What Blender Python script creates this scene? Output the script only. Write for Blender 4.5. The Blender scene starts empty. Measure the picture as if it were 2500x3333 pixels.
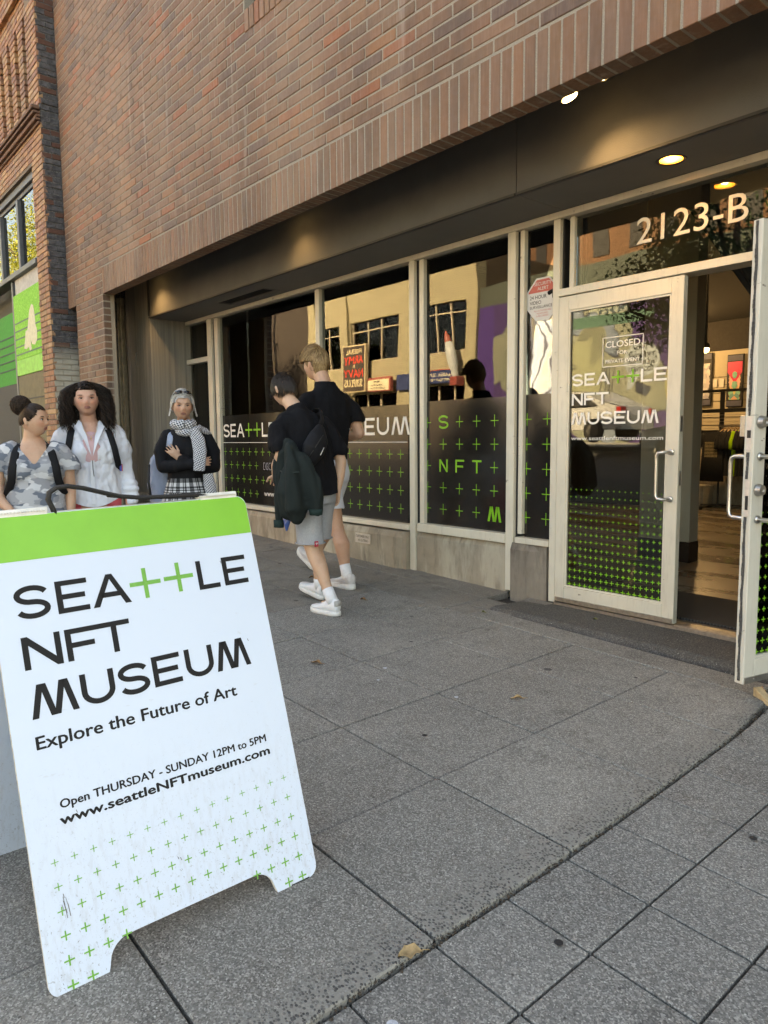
import bpy, bmesh, math, random
import numpy as np
from mathutils import Vector, Matrix, noise as mnoise
random.seed(7)
PI = math.pi
scene = bpy.context.scene
COL = scene.collection

# ------------------------------------------------------------------ camera
cam_d = bpy.data.cameras.new('camera')
cam = bpy.data.objects.new('camera', cam_d); COL.objects.link(cam)
RW = np.array([[0.64681019, 0.07217554, -0.75922808], [0.76260581, -0.07204863, 0.64283853], [-0.00830413, -0.99478625, -0.10164328]])
m = Matrix.Identity(4)
for i in range(3):
    m[i][0] = RW[i][0]; m[i][1] = -RW[i][1]; m[i][2] = -RW[i][2]
cam.matrix_world = m
cam_d.sensor_fit = 'VERTICAL'; cam_d.sensor_height = 36.0
cam_d.lens = 36.0 * 2330.0 / 3333.0
cam_d.clip_end = 600; cam_d.clip_start = 0.02
scene.camera = cam

# ------------------------------------------------------------------ sky, sun, exposure
SUN_EL, SUN_ROT = math.radians(31), math.radians(8)     # sun stands behind the museum building
w = bpy.data.worlds.new('World'); scene.world = w; w.use_nodes = True
nt = w.node_tree; bg = nt.nodes['Background']
sky = nt.nodes.new('ShaderNodeTexSky'); sky.sky_type = 'NISHITA'; sky.sun_disc = False
sky.sun_elevation = SUN_EL; sky.sun_rotation = SUN_ROT; sky.dust_density = 2.2; sky.air_density = 1.0
nt.links.new(sky.outputs[0], bg.inputs[0]); bg.inputs[1].default_value = 0.068
sun_d = bpy.data.lights.new('sun', 'SUN'); sun_d.energy = 5.0; sun_d.angle = math.radians(0.5); sun_d.color = (1.0, 0.85, 0.65)
sun = bpy.data.objects.new('sun', sun_d); COL.objects.link(sun)
# direction towards the sun (rotation 0 = +Y, positive towards +X)
sd = Vector((math.sin(SUN_ROT)*math.cos(SUN_EL), math.cos(SUN_ROT)*math.cos(SUN_EL), math.sin(SUN_EL)))
sun.rotation_euler = sd.to_track_quat('Z', 'Y').to_euler(); sun.location = (0, 20, 20)
vs = scene.view_settings
scene.display_settings.display_device = 'sRGB'
vs.view_transform = 'Standard'; vs.look = 'None'; vs.gamma = 1.0; vs.use_curve_mapping = False
vs.exposure = 3.82
vs.use_white_balance = True; vs.white_balance_temperature = 9700; vs.white_balance_tint = 10
cy = scene.cycles
cy.use_denoising = True; cy.max_bounces = 8; cy.diffuse_bounces = 4; cy.glossy_bounces = 4
cy.transparent_max_bounces = 24; cy.transmission_bounces = 4; cy.sample_clamp_indirect = 6.0
cy.caustics_reflective = False; cy.caustics_refractive = False
cy.use_adaptive_sampling = True; cy.adaptive_threshold = 0.02

# ------------------------------------------------------------------ node helpers
def srgb(r, g, b):
    f = lambda c: ((c/255)/12.92 if c/255 <= .04045 else ((c/255+.055)/1.055)**2.4)
    return (f(r), f(g), f(b), 1)
def c4(c): return tuple(c) if len(c) == 4 else (*c, 1)
class NT:
    def __init__(s, name):
        s.m = bpy.data.materials.new(name); s.m.use_nodes = True
        s.t = s.m.node_tree; s.b = s.t.nodes['Principled BSDF']; s.out = s.t.nodes['Material Output']
    def n(s, typ, **kw):
        nd = s.t.nodes.new('ShaderNode' + typ)
        for k, v in kw.items(): setattr(nd, k, v)
        return nd
    def L(s, a, b): s.t.links.new(a, b)
    def pos(s):
        if not hasattr(s, '_p'): s._p = s.n('NewGeometry').outputs['Position']
        return s._p
    def objco(s): return s.n('TexCoord').outputs['Object']
    def uv(s): return s.n('TexCoord').outputs['UV']
    def scale(s, vec, sc, loc=(0, 0, 0), rot=(0, 0, 0)):
        mp = s.n('Mapping'); mp.inputs['Scale'].default_value = sc; mp.inputs['Location'].default_value = loc
        mp.inputs['Rotation'].default_value = rot; s.L(vec, mp.inputs['Vector']); return mp.outputs[0]
    def noise(s, vec, scale=5, detail=3, rough=.5, out='Fac'):
        nd = s.n('TexNoise'); nd.inputs['Scale'].default_value = scale; nd.inputs['Detail'].default_value = detail
        nd.inputs['Roughness'].default_value = rough; s.L(vec, nd.inputs['Vector']); return nd.outputs[out]
    def voro(s, vec, scale=5, out='Distance', feature='F1', rnd=1.0):
        nd = s.n('TexVoronoi', feature=feature); nd.inputs['Scale'].default_value = scale
        nd.inputs['Randomness'].default_value = rnd; s.L(vec, nd.inputs['Vector']); return nd.outputs[out]
    def ramp(s, fac, stops, interp='LINEAR'):
        r = s.n('ValToRGB'); cr = r.color_ramp; cr.interpolation = interp
        while len(cr.elements) > 1: cr.elements.remove(cr.elements[-1])
        cr.elements[0].position = stops[0][0]; cr.elements[0].color = c4(stops[0][1])
        for p, c in stops[1:]:
            e = cr.elements.new(p); e.color = c4(c)
        s.L(fac, r.inputs[0]); return r.outputs[0]
    def step(s, fac, a, b): return s.ramp(fac, [(a, (0, 0, 0)), (b, (1, 1, 1))])
    def mix(s, fac, a, b, mode='MIX'):
        x = s.n('Mix', data_type='RGBA', blend_type=mode)
        for i, v in ((0, fac), (6, a), (7, b)):
            if isinstance(v, (int, float)): x.inputs[i].default_value = v
            elif isinstance(v, tuple): x.inputs[i].default_value = c4(v)
            else: s.L(v, x.inputs[i])
        return x.outputs[2]
    def math(s, op, a, b=0.0, c=None):
        x = s.n('Math', operation=op)
        for i, v in enumerate((a, b) if c is None else (a, b, c)):
            if isinstance(v, (int, float)): x.inputs[i].default_value = v
            else: s.L(v, x.inputs[i])
        return x.outputs[0]
    def sep(s, vec):
        x = s.n('SeparateXYZ'); s.L(vec, x.inputs[0]); return x.outputs
    def bump(s, h, strength=.3, dist=.01):
        b = s.n('Bump'); b.inputs['Strength'].default_value = strength; b.inputs['Distance'].default_value = dist
        s.L(h, b.inputs['Height'])
        if s.b.inputs['Normal'].is_linked: s.L(s.b.inputs['Normal'].links[0].from_socket, b.inputs['Normal'])
        s.L(b.outputs[0], s.b.inputs['Normal'])
    def col(s, v):
        if isinstance(v, tuple): s.b.inputs['Base Color'].default_value = c4(v)
        else: s.L(v, s.b.inputs['Base Color'])
    def rough(s, v):
        if isinstance(v, (int, float)): s.b.inputs['Roughness'].default_value = v
        else: s.L(v, s.b.inputs['Roughness'])
    def spec(s, v): s.b.inputs['Specular IOR Level'].default_value = v
    def metal(s, v): s.b.inputs['Metallic'].default_value = v

MATS = {}
def simple(name, col, rough=.6, metal=0, var=.15, nscale=20, bump=.0, bscale=60, spec=.5, coat=0):
    if name in MATS: return MATS[name]
    t = NT(name); p = t.objco()
    n = t.noise(p, nscale, 4, .6)
    c = c4(col)[:3]
    dk = tuple(x*(1-var) for x in c); lt = tuple(min(1, x*(1+var)) for x in c)
    t.col(t.ramp(n, [(.3, dk), (.7, lt)])); t.rough(rough); t.metal(metal); t.spec(spec)
    if coat: t.b.inputs['Coat Weight'].default_value = coat
    if bump: t.bump(t.noise(p, bscale, 4, .6), bump, .004)
    MATS[name] = t.m; return t.m

# ------------------------------------------------------------------ mesh helpers
class MB:
    def __init__(s): s.v = []; s.f = []; s.mi = []; s.uv = None
    def add(s, vs, fs, mi=0):
        o = len(s.v); s.v += [tuple(map(float, v)) for v in vs]; s.f += [tuple(i+o for i in f) for f in fs]; s.mi += [mi]*len(fs); return s
    def box(s, x0, x1, y0, y1, z0, z1, mi=0):
        vs = [(x0,y0,z0),(x1,y0,z0),(x1,y1,z0),(x0,y1,z0),(x0,y0,z1),(x1,y0,z1),(x1,y1,z1),(x0,y1,z1)]
        return s.add(vs, [(0,3,2,1),(4,5,6,7),(0,1,5,4),(1,2,6,5),(2,3,7,6),(3,0,4,7)], mi)
    def cbox(s, x0, x1, y0, y1, z0, z1, c=.004, mi=0):     # chamfered box (24 verts)
        V = []; idx = {}
        X = (x0, x1); Y = (y0, y1); Z = (z0, z1)
        def g(i, j, k, ax):
            key = (i, j, k, ax)
            if key not in idx:
                p = [X[i], Y[j], Z[k]]; sg = [1-2*i, 1-2*j, 1-2*k]
                for a in range(3):
                    if a != ax: p[a] += sg[a]*c
                idx[key] = len(V); V.append(tuple(p))
            return idx[key]
        F = []
        for i in (0,1):
            q = [g(i,0,0,0), g(i,1,0,0), g(i,1,1,0), g(i,0,1,0)]; F.append(q if i else q[::-1])
            q = [g(0,i,0,1), g(1,i,0,1), g(1,i,1,1), g(0,i,1,1)]; F.append(q[::-1] if i else q)
            q = [g(0,0,i,2), g(1,0,i,2), g(1,1,i,2), g(0,1,i,2)]; F.append(q if i else q[::-1])
        for a in (0,1):
            for b in (0,1):
                F.append([g(0,a,b,1), g(1,a,b,1), g(1,a,b,2), g(0,a,b,2)] if (a+b) % 2 == 1 else [g(0,a,b,2), g(1,a,b,2), g(1,a,b,1), g(0,a,b,1)])
                F.append([g(a,0,b,2), g(a,1,b,2), g(a,1,b,0), g(a,0,b,0)] if (a+b) % 2 == 1 else [g(a,0,b,0), g(a,1,b,0), g(a,1,b,2), g(a,0,b,2)])
                F.append([g(a,b,0,0), g(a,b,1,0), g(a,b,1,1), g(a,b,0,1)] if (a+b) % 2 == 1 else [g(a,b,0,1), g(a,b,1,1), g(a,b,1,0), g(a,b,0,0)])
                for k in (0,1):
                    pass
        for i in (0,1):
            for j in (0,1):
                for k in (0,1):
                    t = [g(i,j,k,0), g(i,j,k,1), g(i,j,k,2)]; F.append(t if (i+j+k) % 2 == 1 else t[::-1])
        return s.add(V, F, mi)
    def tube(s, pts, rad, seg=10, side=None, caps=True, mi=0, round_ends=0):
        v, f = tube(pts, rad, seg, side, caps, round_ends); return s.add(v, f, mi)
    def ell(s, c, r, R=None, nu=16, nv=10, mi=0):
        v, f = ellipsoid(c, r, R, nu, nv); return s.add(v, f, mi)
    def prism(s, poly, o, u, v, n, d0, d1, mi=0):          # polygon in (u,v) extruded along n
        o, u, v, n = map(np.array, (o, u, v, n)); k = len(poly)
        A = [o+u*a+v*b+n*d0 for a, b in poly]; B = [o+u*a+v*b+n*d1 for a, b in poly]
        F = [tuple(range(k))[::-1], tuple(range(k, 2*k))] + [(i, (i+1) % k, (i+1) % k+k, i+k) for i in range(k)]
        return s.add(A+B, F, mi)
    def build(s, name, mat, parent=None, smooth=False, label=None, fixn=True, origin=None):
        me = bpy.data.meshes.new(name)
        o = np.array(origin if origin is not None else (root_loc(parent) if parent else (0, 0, 0)), float)
        V = (np.array(s.v, float).reshape(-1, 3)-o)
        me.from_pydata(V.tolist(), [], s.f)
        mats = mat if isinstance(mat, (list, tuple)) else [mat]
        for mm in mats: me.materials.append(mm)
        if len(mats) > 1: me.polygons.foreach_set('material_index', s.mi)
        if s.uv is not None:
            ul = me.uv_layers.new(name='UVMap')
            li = np.zeros(len(me.loops), dtype=np.int32); me.loops.foreach_get('vertex_index', li)
            ul.data.foreach_set('uv', np.array(s.uv, float)[li].ravel())
        if smooth: me.polygons.foreach_set('use_smooth', [True]*len(me.polygons))
        me.update()
        if fixn:
            bm = bmesh.new(); bm.from_mesh(me); bmesh.ops.recalc_face_normals(bm, faces=bm.faces); bm.to_mesh(me); bm.free()
        ob = bpy.data.objects.new(name, me); COL.objects.link(ob)
        if parent is not None: ob.parent = parent
        if origin is not None:
            ob.location = Vector(origin)-Vector(root_loc(parent)) if parent else origin
        if label: ob['label'] = label
        return ob
def root_loc(o):
    L = Vector((0, 0, 0))
    while o is not None: L = L+o.location; o = o.parent
    return tuple(L)
def frames(pts, side):
    P = [np.array(p, float) for p in pts]; n = len(P); T = []
    for i in range(n):
        a = P[max(0, i-1)]; b = P[min(n-1, i+1)]; d = b-a; L = np.linalg.norm(d); T.append(d/L if L > 1e-9 else np.array((0, 0, 1.)))
    s = np.array(side, float) if side is not None else (np.array((1., 0, 0)) if abs(T[0][0]) < .9 else np.array((0, 1., 0)))
    out = []
    for i in range(n):
        s = s-T[i]*np.dot(s, T[i]); L = np.linalg.norm(s)
        s = s/L if L > 1e-6 else np.array((0, 1., 0))
        out.append((P[i], T[i], s, np.cross(T[i], s)))
    return out
def tube(pts, rad, seg=10, side=None, caps=True, round_ends=0):
    pts = [np.array(p, float) for p in pts]
    if isinstance(rad, (int, float)): rad = [rad]*len(pts)
    rad = [r if isinstance(r, (tuple, list)) else (r, r) for r in rad]
    if round_ends:
        k = round_ends
        d0 = pts[0]-pts[1]; d0 /= np.linalg.norm(d0); d1 = pts[-1]-pts[-2]; d1 /= np.linalg.norm(d1)
        r0 = rad[0]; r1 = rad[-1]; a = []; b = []
        for i in range(k):
            t = (i+1)/(k+.35)*PI/2
            a.append((pts[0]+d0*min(r0)*math.sin(t), (r0[0]*math.cos(t), r0[1]*math.cos(t))))
            b.append((pts[-1]+d1*min(r1)*math.sin(t), (r1[0]*math.cos(t), r1[1]*math.cos(t))))
        pts = [x[0] for x in a[::-1]]+pts+[x[0] for x in b]; rad = [x[1] for x in a[::-1]]+rad+[x[1] for x in b]
    V = []; F = []
    for (p, t, s, u), r in zip(frames(pts, side), rad):
        for k in range(seg):
            a = 2*PI*k/seg; V.append(p+s*(math.cos(a)*r[0])+u*(math.sin(a)*r[1]))
    n = len(pts)
    for i in range(n-1):
        for k in range(seg):
            F.append((i*seg+k, i*seg+(k+1) % seg, (i+1)*seg+(k+1) % seg, (i+1)*seg+k))
    if caps: F.append(tuple(range(seg))[::-1]); F.append(tuple(range((n-1)*seg, n*seg)))
    return V, F
def ellipsoid(c, r, R=None, nu=16, nv=10):
    V = []; F = []; r = (r, r, r) if isinstance(r, (int, float)) else r
    c = np.array(c, float); R = np.eye(3) if R is None else np.array(R)
    for j in range(nv+1):
        th = PI*j/nv
        for i in range(nu):
            ph = 2*PI*i/nu; V.append(c+R@np.array((math.sin(th)*math.cos(ph)*r[0], math.sin(th)*math.sin(ph)*r[1], math.cos(th)*r[2])))
    for j in range(nv):
        for i in range(nu):
            F.append((j*nu+i, (j+1)*nu+i, (j+1)*nu+(i+1) % nu, j*nu+(i+1) % nu))
    return V, F
def lathe_prof(mb, c, axis, prof, seg=20, mi=0):           # prof: (distance along axis, radius)
    a = np.array(axis, float); a /= np.linalg.norm(a)
    pts = [np.array(c)+a*d for d, r in prof]
    V = []; F = []
    s = np.array((1., 0, 0)) if abs(a[0]) < .9 else np.array((0, 1., 0)); s = s-a*np.dot(a, s); s /= np.linalg.norm(s); u = np.cross(a, s)
    for p, (d, r) in zip(pts, prof):
        for k in range(seg): V.append(p+s*math.cos(2*PI*k/seg)*r+u*math.sin(2*PI*k/seg)*r)
    for i in range(len(prof)-1):
        for k in range(seg): F.append((i*seg+k, i*seg+(k+1) % seg, (i+1)*seg+(k+1) % seg, (i+1)*seg+k))
    F.append(tuple(range(seg))[::-1]); F.append(tuple(range((len(prof)-1)*seg, len(prof)*seg)))
    mb.add(V, F, mi)
def tag(o, label=None, cat=None, group=None, kind=None):
    if label: o['label'] = label
    if cat: o['category'] = cat
    if group: o['group'] = group
    if kind: o['kind'] = kind
    return o
def thing(name, loc, label, cat, group=None, rotz=0):
    o = bpy.data.objects.new(name, None); COL.objects.link(o); o.location = loc; o.rotation_euler = (0, 0, rotz)
    o.empty_display_size = .1
    return tag(o, label, cat, group)
def inst(name, mesh, loc, parent, rot=None, scale=None):
    ob = bpy.data.objects.new(name, mesh); COL.objects.link(ob); ob.parent = parent
    ob.location = Vector(loc)-Vector(root_loc(parent))
    if rot: ob.rotation_euler = rot
    if scale: ob.scale = scale
    return ob
def copy_tree(o, parent=None):
    c = o.copy(); COL.objects.link(c); c.parent = parent
    for ch in list(o.children): copy_tree(ch, c)
    return c
def project(p):
    c = RW.T@np.array(p, float)
    if c[2] < .05: return None
    return 1250+2330*c[0]/c[2], 1666.5+2330*c[1]/c[2], c[2]
def inview(p, mar=60):
    q = project(p)
    return q is not None and -mar < q[0] < 2500+mar and -mar < q[1] < 3333+mar
def gz(x, y):                                             # pavement height
    return -1.354-.027*x+.02*y

# ------------------------------------------------------------------ flat lettering
def text_polys(txt, bold=0.0):
    cu = bpy.data.curves.new('lettering', 'FONT'); cu.body = txt; cu.resolution_u = 3; cu.offset = bold; cu.fill_mode = 'FRONT'
    ob = bpy.data.objects.new('lettering', cu); COL.objects.link(ob)
    bpy.context.view_layer.update()
    me = ob.evaluated_get(bpy.context.evaluated_depsgraph_get()).to_mesh()
    V = np.array([v.co[:] for v in me.vertices]) if len(me.vertices) else np.zeros((0, 3)); F = [tuple(p.vertices) for p in me.polygons]
    ob.evaluated_get(bpy.context.evaluated_depsgraph_get()).to_mesh_clear()
    bpy.data.objects.remove(ob); bpy.data.curves.remove(cu)
    return V, F
class Face:                                               # a flat surface: origin, right, up, outward
    def __init__(s, o, u, v, n): s.o, s.u, s.v, s.n = [np.array(q, float) for q in (o, u, v, n)]
    def P(s, a, b, e=.001): return s.o+s.u*a+s.v*b+s.n*e
def text_on(mb, fc, txt, x0, x1, y0, cap, bold=0.0, e=.0012, slant=0):
    V, F = text_polys(txt)
    if not len(V): return
    if bold > 0:                                          # heavier weight: the same glyphs side by side
        d = bold*cap*1.1
        for k, (sx_, sy_) in enumerate(((-d, 0), (d, 0), (0, d*.7), (0, -d*.7))): text_on(mb, fc, txt, x0+sx_, x1+sx_, y0+sy_, cap, 0, e-.00004*(k+1))
    w = V[:, 0].max()-V[:, 0].min(); sx = (x1-x0)/w; sy = cap/.729
    mnx = V[:, 0].min()
    mb.add([fc.P(x0+(v[0]-mnx)*sx+slant*v[1]*sy, y0+v[1]*sy, e) for v in V], F)
def quadline(mb, fc, a, b, t, e=.0012, ext=0):
    a = np.array(a, float); b = np.array(b, float); d = b-a; d /= np.linalg.norm(d); q = np.array((-d[1], d[0]))*t/2
    a = a-d*ext; b = b+d*ext
    mb.add([fc.P(*(a-q), e), fc.P(*(b-q), e), fc.P(*(b+q), e), fc.P(*(a+q), e)], [(0, 1, 2, 3)])
def ribbon(mb, fc, pts, t, tv=None, e=.0012):
    P = [np.array(p, float) for p in pts]; n = len(P); V = []
    tv = tv or t
    for i in range(n):
        d = P[min(n-1, i+1)]-P[max(0, i-1)]; d /= np.linalg.norm(d); q = np.array((-d[1]*t/2, d[0]*tv/2))
        V += [fc.P(*(P[i]-q), e), fc.P(*(P[i]+q), e)]
    mb.add(V, [(2*i, 2*i+2, 2*i+3, 2*i+1) for i in range(n-1)])
def poly2(mb, fc, pts, e=.0012): mb.add([fc.P(a, b, e) for a, b in pts], [tuple(range(len(pts)))])
def wide_letter(mb, fc, ch, x, y, w, h, t, e=.0012):
    tv = t*.92
    R = lambda a, b, c, d: poly2(mb, fc, [(x+a, y+b), (x+c, y+b), (x+c, y+d), (x+a, y+d)], e)
    if ch == 'E':
        R(0, 0, t, h); R(t, h-tv, w, h); R(t, 0, w, tv); R(t, h*.5-tv/2, w*.9, h*.5+tv/2)
    elif ch == 'L': R(0, 0, t, h); R(t, 0, w, tv)
    elif ch == 'F': R(0, 0, t, h); R(t, h-tv, w, h); R(t, h*.48-tv/2, w*.88, h*.48+tv/2)
    elif ch == 'T': R(w/2-t/2, 0, w/2+t/2, h-tv); R(0, h-tv, w, h)
    elif ch == 'N':
        R(0, 0, t, h); R(w-t, 0, w, h); poly2(mb, fc, [(x+t, y+h), (x+t, y+h-t*1.5), (x+w-t, y), (x+w-t, y+t*1.5)], e)
    elif ch == 'A':
        poly2(mb, fc, [(x, y), (x+t*1.15, y), (x+w/2+t*.05, y+h-tv*.9), (x+w/2-t*.05, y+h), (x+w/2-t*.55, y+h)], e)
        poly2(mb, fc, [(x+w, y), (x+w-t*1.15, y), (x+w/2-t*.05, y+h-tv*.9), (x+w/2-t*.05, y+h), (x+w/2+t*.55, y+h)], e)
        R(w*.24, h*.27, w*.76, h*.27+tv)
    elif ch == 'M':
        for a, b, c, d in ((0, 0, .2, 1), (.26, 1, .46, 0), (.54, 0, .74, 1), (.80, 1, 1, 0)):
            k = t*.52
            xa = x+a*(w-t)+t/2; xb = x+c*(w-t)+t/2
            poly2(mb, fc, [(xa-k, y+b*h), (xa+k, y+b*h), (xb+k, y+d*h), (xb-k, y+d*h)], e)
    elif ch == 'U':
        r = w/2-t/2; pts = [(x+t/2, y+h)]
        pts += [(x+w/2-r*math.cos(a), y+h*.42-(h*.42-tv/2)*math.sin(a)) for a in np.linspace(0, PI, 15)] + [(x+w-t/2, y+h)]
        ribbon(mb, fc, pts, t, tv, e)
    elif ch == 'S':
        rx = w/2-t/2; ry = (h-tv)/4; c = x+w/2; pts = []
        for a in np.linspace(math.radians(18), PI, 12): pts.append((c+rx*math.cos(a), y+h-tv/2-ry+ry*math.sin(a)))
        for a in np.linspace(PI, PI*1.5, 7)[1:]: pts.append((c+rx*math.cos(a), y+h-tv/2-ry+ry*math.sin(a)))
        for a in np.linspace(PI/2, 0, 7)[1:]: pts.append((c+rx*math.cos(a), y+tv/2+ry+ry*math.sin(a)))
        for a in np.linspace(0, -PI*.9, 12)[1:]: pts.append((c+rx*math.cos(a), y+tv/2+ry+ry*math.sin(a)))
        ribbon(mb, fc, pts, t, tv, e)
def cross(mb, fc, x, y, r, t, e=.0012, r2=None):
    r2 = r2 or r
    mb.add([fc.P(*q, e) for q in ((x-r, y-t/2), (x-t/2, y-t/2), (x-t/2, y-r2), (x+t/2, y-r2), (x+t/2, y-t/2), (x+r, y-t/2),
            (x+r, y+t/2), (x+t/2, y+t/2), (x+t/2, y+r2), (x-t/2, y+r2), (x-t/2, y+t/2), (x-r, y+t/2))],
           [(0, 1, 10, 11), (1, 4, 7, 10), (2, 3, 4, 1), (4, 5, 6, 7), (7, 8, 9, 10)])
# =================================================================== materials
def brick_mat(name, island, palette, rough=.68, streak=1.0, dirt=None, jointy=None):
    t = NT(name); p = t.pos()
    if island: r = t.n('NewGeometry').outputs['Random Per Island']
    else: r = t.n('ObjectInfo').outputs['Random']
    k = len(palette); c = t.ramp(r, [(i/k, col) for i, col in enumerate(palette)], 'CONSTANT')
    r2 = t.math('FRACT', t.math('MULTIPLY', r, 37.7))
    c = t.mix(t.math('MULTIPLY', r2, .30), c, (.10, .062, .046))
    st = t.noise(t.scale(p, (60, 60, 5)), 1.0, 4, .65)
    c = t.mix(t.math('MULTIPLY', t.step(st, .46, .70), .26*streak), c, (.38, .235, .16))
    g = t.noise(p, 220, 3, .6); c = t.mix(t.math('MULTIPLY', t.step(g, .52, .66), .35), c, (.13, .095, .075))
    big = t.noise(t.scale(p, (1.1, 1.1, .5)), 1.0, 3, .5)
    c = t.mix(t.math('MULTIPLY', t.step(big, .50, .66), .22), c, (.40, .27, .18))
    soot = t.noise(t.scale(p, (2.3, 2.3, .7)), 1.0, 4, .65); c = t.mix(t.math('MULTIPLY', t.step(soot, .50, .68), .50), c, (.085, .060, .045))
    run = t.noise(t.scale(p, (9, 9, .55)), 1.0, 4, .6); c = t.mix(t.math('MULTIPLY', t.step(run, .60, .72), .40), c, (.52, .44, .38))
    if dirt: c = dirt(t, c, p, r)
    t.col(c); t.rough(t.ramp(t.noise(p, 30, 3), [(.3, (rough-.14,)*3), (.7, (rough+.18,)*3)])); t.spec(.38)
    t.bump(t.noise(p, 240, 4, .65), .35, .0015); t.bump(t.noise(t.scale(p, (30, 30, 4)), 1, 3), .25, .003)
    return t.m
PAL = [(0.215, 0.110, 0.063), (0.264, 0.129, 0.069), (0.187, 0.107, 0.071), (0.234, 0.124, 0.074), (0.289, 0.133, 0.063), (0.218, 0.124, 0.076),
       (0.167, 0.100, 0.074), (0.258, 0.129, 0.076), (0.312, 0.107, 0.048), (0.198, 0.111, 0.067), (0.241, 0.136, 0.086), (0.144, 0.092, 0.072), (0.269, 0.146, 0.089), (0.226, 0.120, 0.066)]
m_brick_o = brick_mat('brown brick', False, PAL); m_brick_s = brick_mat('brown soldier brick', False, [PAL[i] for i in (0, 1, 3, 5, 7, 9, 10, 13)])
m_brick_i = brick_mat('brown brick field', True, PAL)
def mortar_mat(name, c0, c1, bump=.6):
    t = NT(name); p = t.pos()
    n = t.noise(p, 260, 3, .7); b = t.noise(p, 9, 3)
    c = t.ramp(n, [(.3, tuple(x*.55 for x in c0)), (.55, c0), (.7, c1)])
    t.col(t.mix(t.math('MULTIPLY', b, .3), c, (.2, .17, .14))); t.rough(.95); t.bump(n, bump, .003); return t.m
m_mortar = mortar_mat('sandy mortar', (.37, .325, .26), (.54, .48, .39))

def concrete_mat(name, base, stain=(.10, .085, .07), stain_amt=.5, cream=0):
    t = NT(name); p = t.pos()
    a = t.noise(p, 2.2, 5, .65); b = t.noise(t.scale(p, (9, 9, 2.2)), 1, 5, .7); g = t.noise(p, 180, 3, .7)
    c = t.ramp(a, [(.3, tuple(x*.72 for x in base)), (.7, tuple(min(1, x*1.22) for x in base))])
    c = t.mix(t.math('MULTIPLY', t.step(b, .5, .72), stain_amt), c, stain)
    c = t.mix(t.math('MULTIPLY', t.step(g, .58, .7), .3), c, (.12, .11, .1))
    if cream:
        h = t.sep(p)[2]; m_ = t.math('MULTIPLY', t.step(t.noise(t.scale(p, (5, 5, 1.4)), 1, 4, .7), .48, .6), cream)
        c = t.mix(m_, c, (.50, .44, .34))
    pores = t.voro(p, 60); c = t.mix(t.ramp(pores, [(.04, (.75, .75, .75)), (.09, (0, 0, 0))]), c, (.07, .06, .05)) if cream else c
    t.col(c); t.rough(.9); t.bump(g, .3, .002); t.bump(a, .3, .01); return t.m
m_bulk = concrete_mat('weathered bulkhead concrete', (.33, .275, .205), (.12, .095, .07), .75, .6)
m_bulk2 = concrete_mat('dirty bulkhead concrete', (.21, .175, .14), (.07, .055, .045), .75, .15)

def boardform_mat():
    t = NT('board-marked concrete'); p = t.pos()
    x = t.n('VectorMath', operation='DOT_PRODUCT'); t.L(p, x.inputs[0]); x.inputs[1].default_value = (1, 1, 0)
    cx_ = t.n('CombineXYZ'); t.L(x.outputs['Value'], cx_.inputs[0]); t.L(t.sep(p)[2], cx_.inputs[2])
    v = cx_.outputs[0]
    s1 = t.noise(t.scale(v, (26, 1, .35)), 1, 4, .7); s2 = t.noise(t.scale(v, (150, 1, 2.0)), 1, 4, .7); s3 = t.noise(t.scale(v, (6, 1, 1.1)), 1, 3)
    c = t.ramp(s1, [(.3, (.17, .155, .135)), (.5, (.29, .265, .225)), (.72, (.40, .365, .30))])
    c = t.mix(t.math('MULTIPLY', s2, .55), c, (.13, .12, .105)); c = t.mix(t.math('MULTIPLY', t.step(s3, .5, .7), .5), c, (.15, .14, .14))
    t.col(c); t.rough(.85); t.bump(s1, .5, .012); t.bump(s2, .4, .004); return t.m
m_board = boardform_mat()

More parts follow.
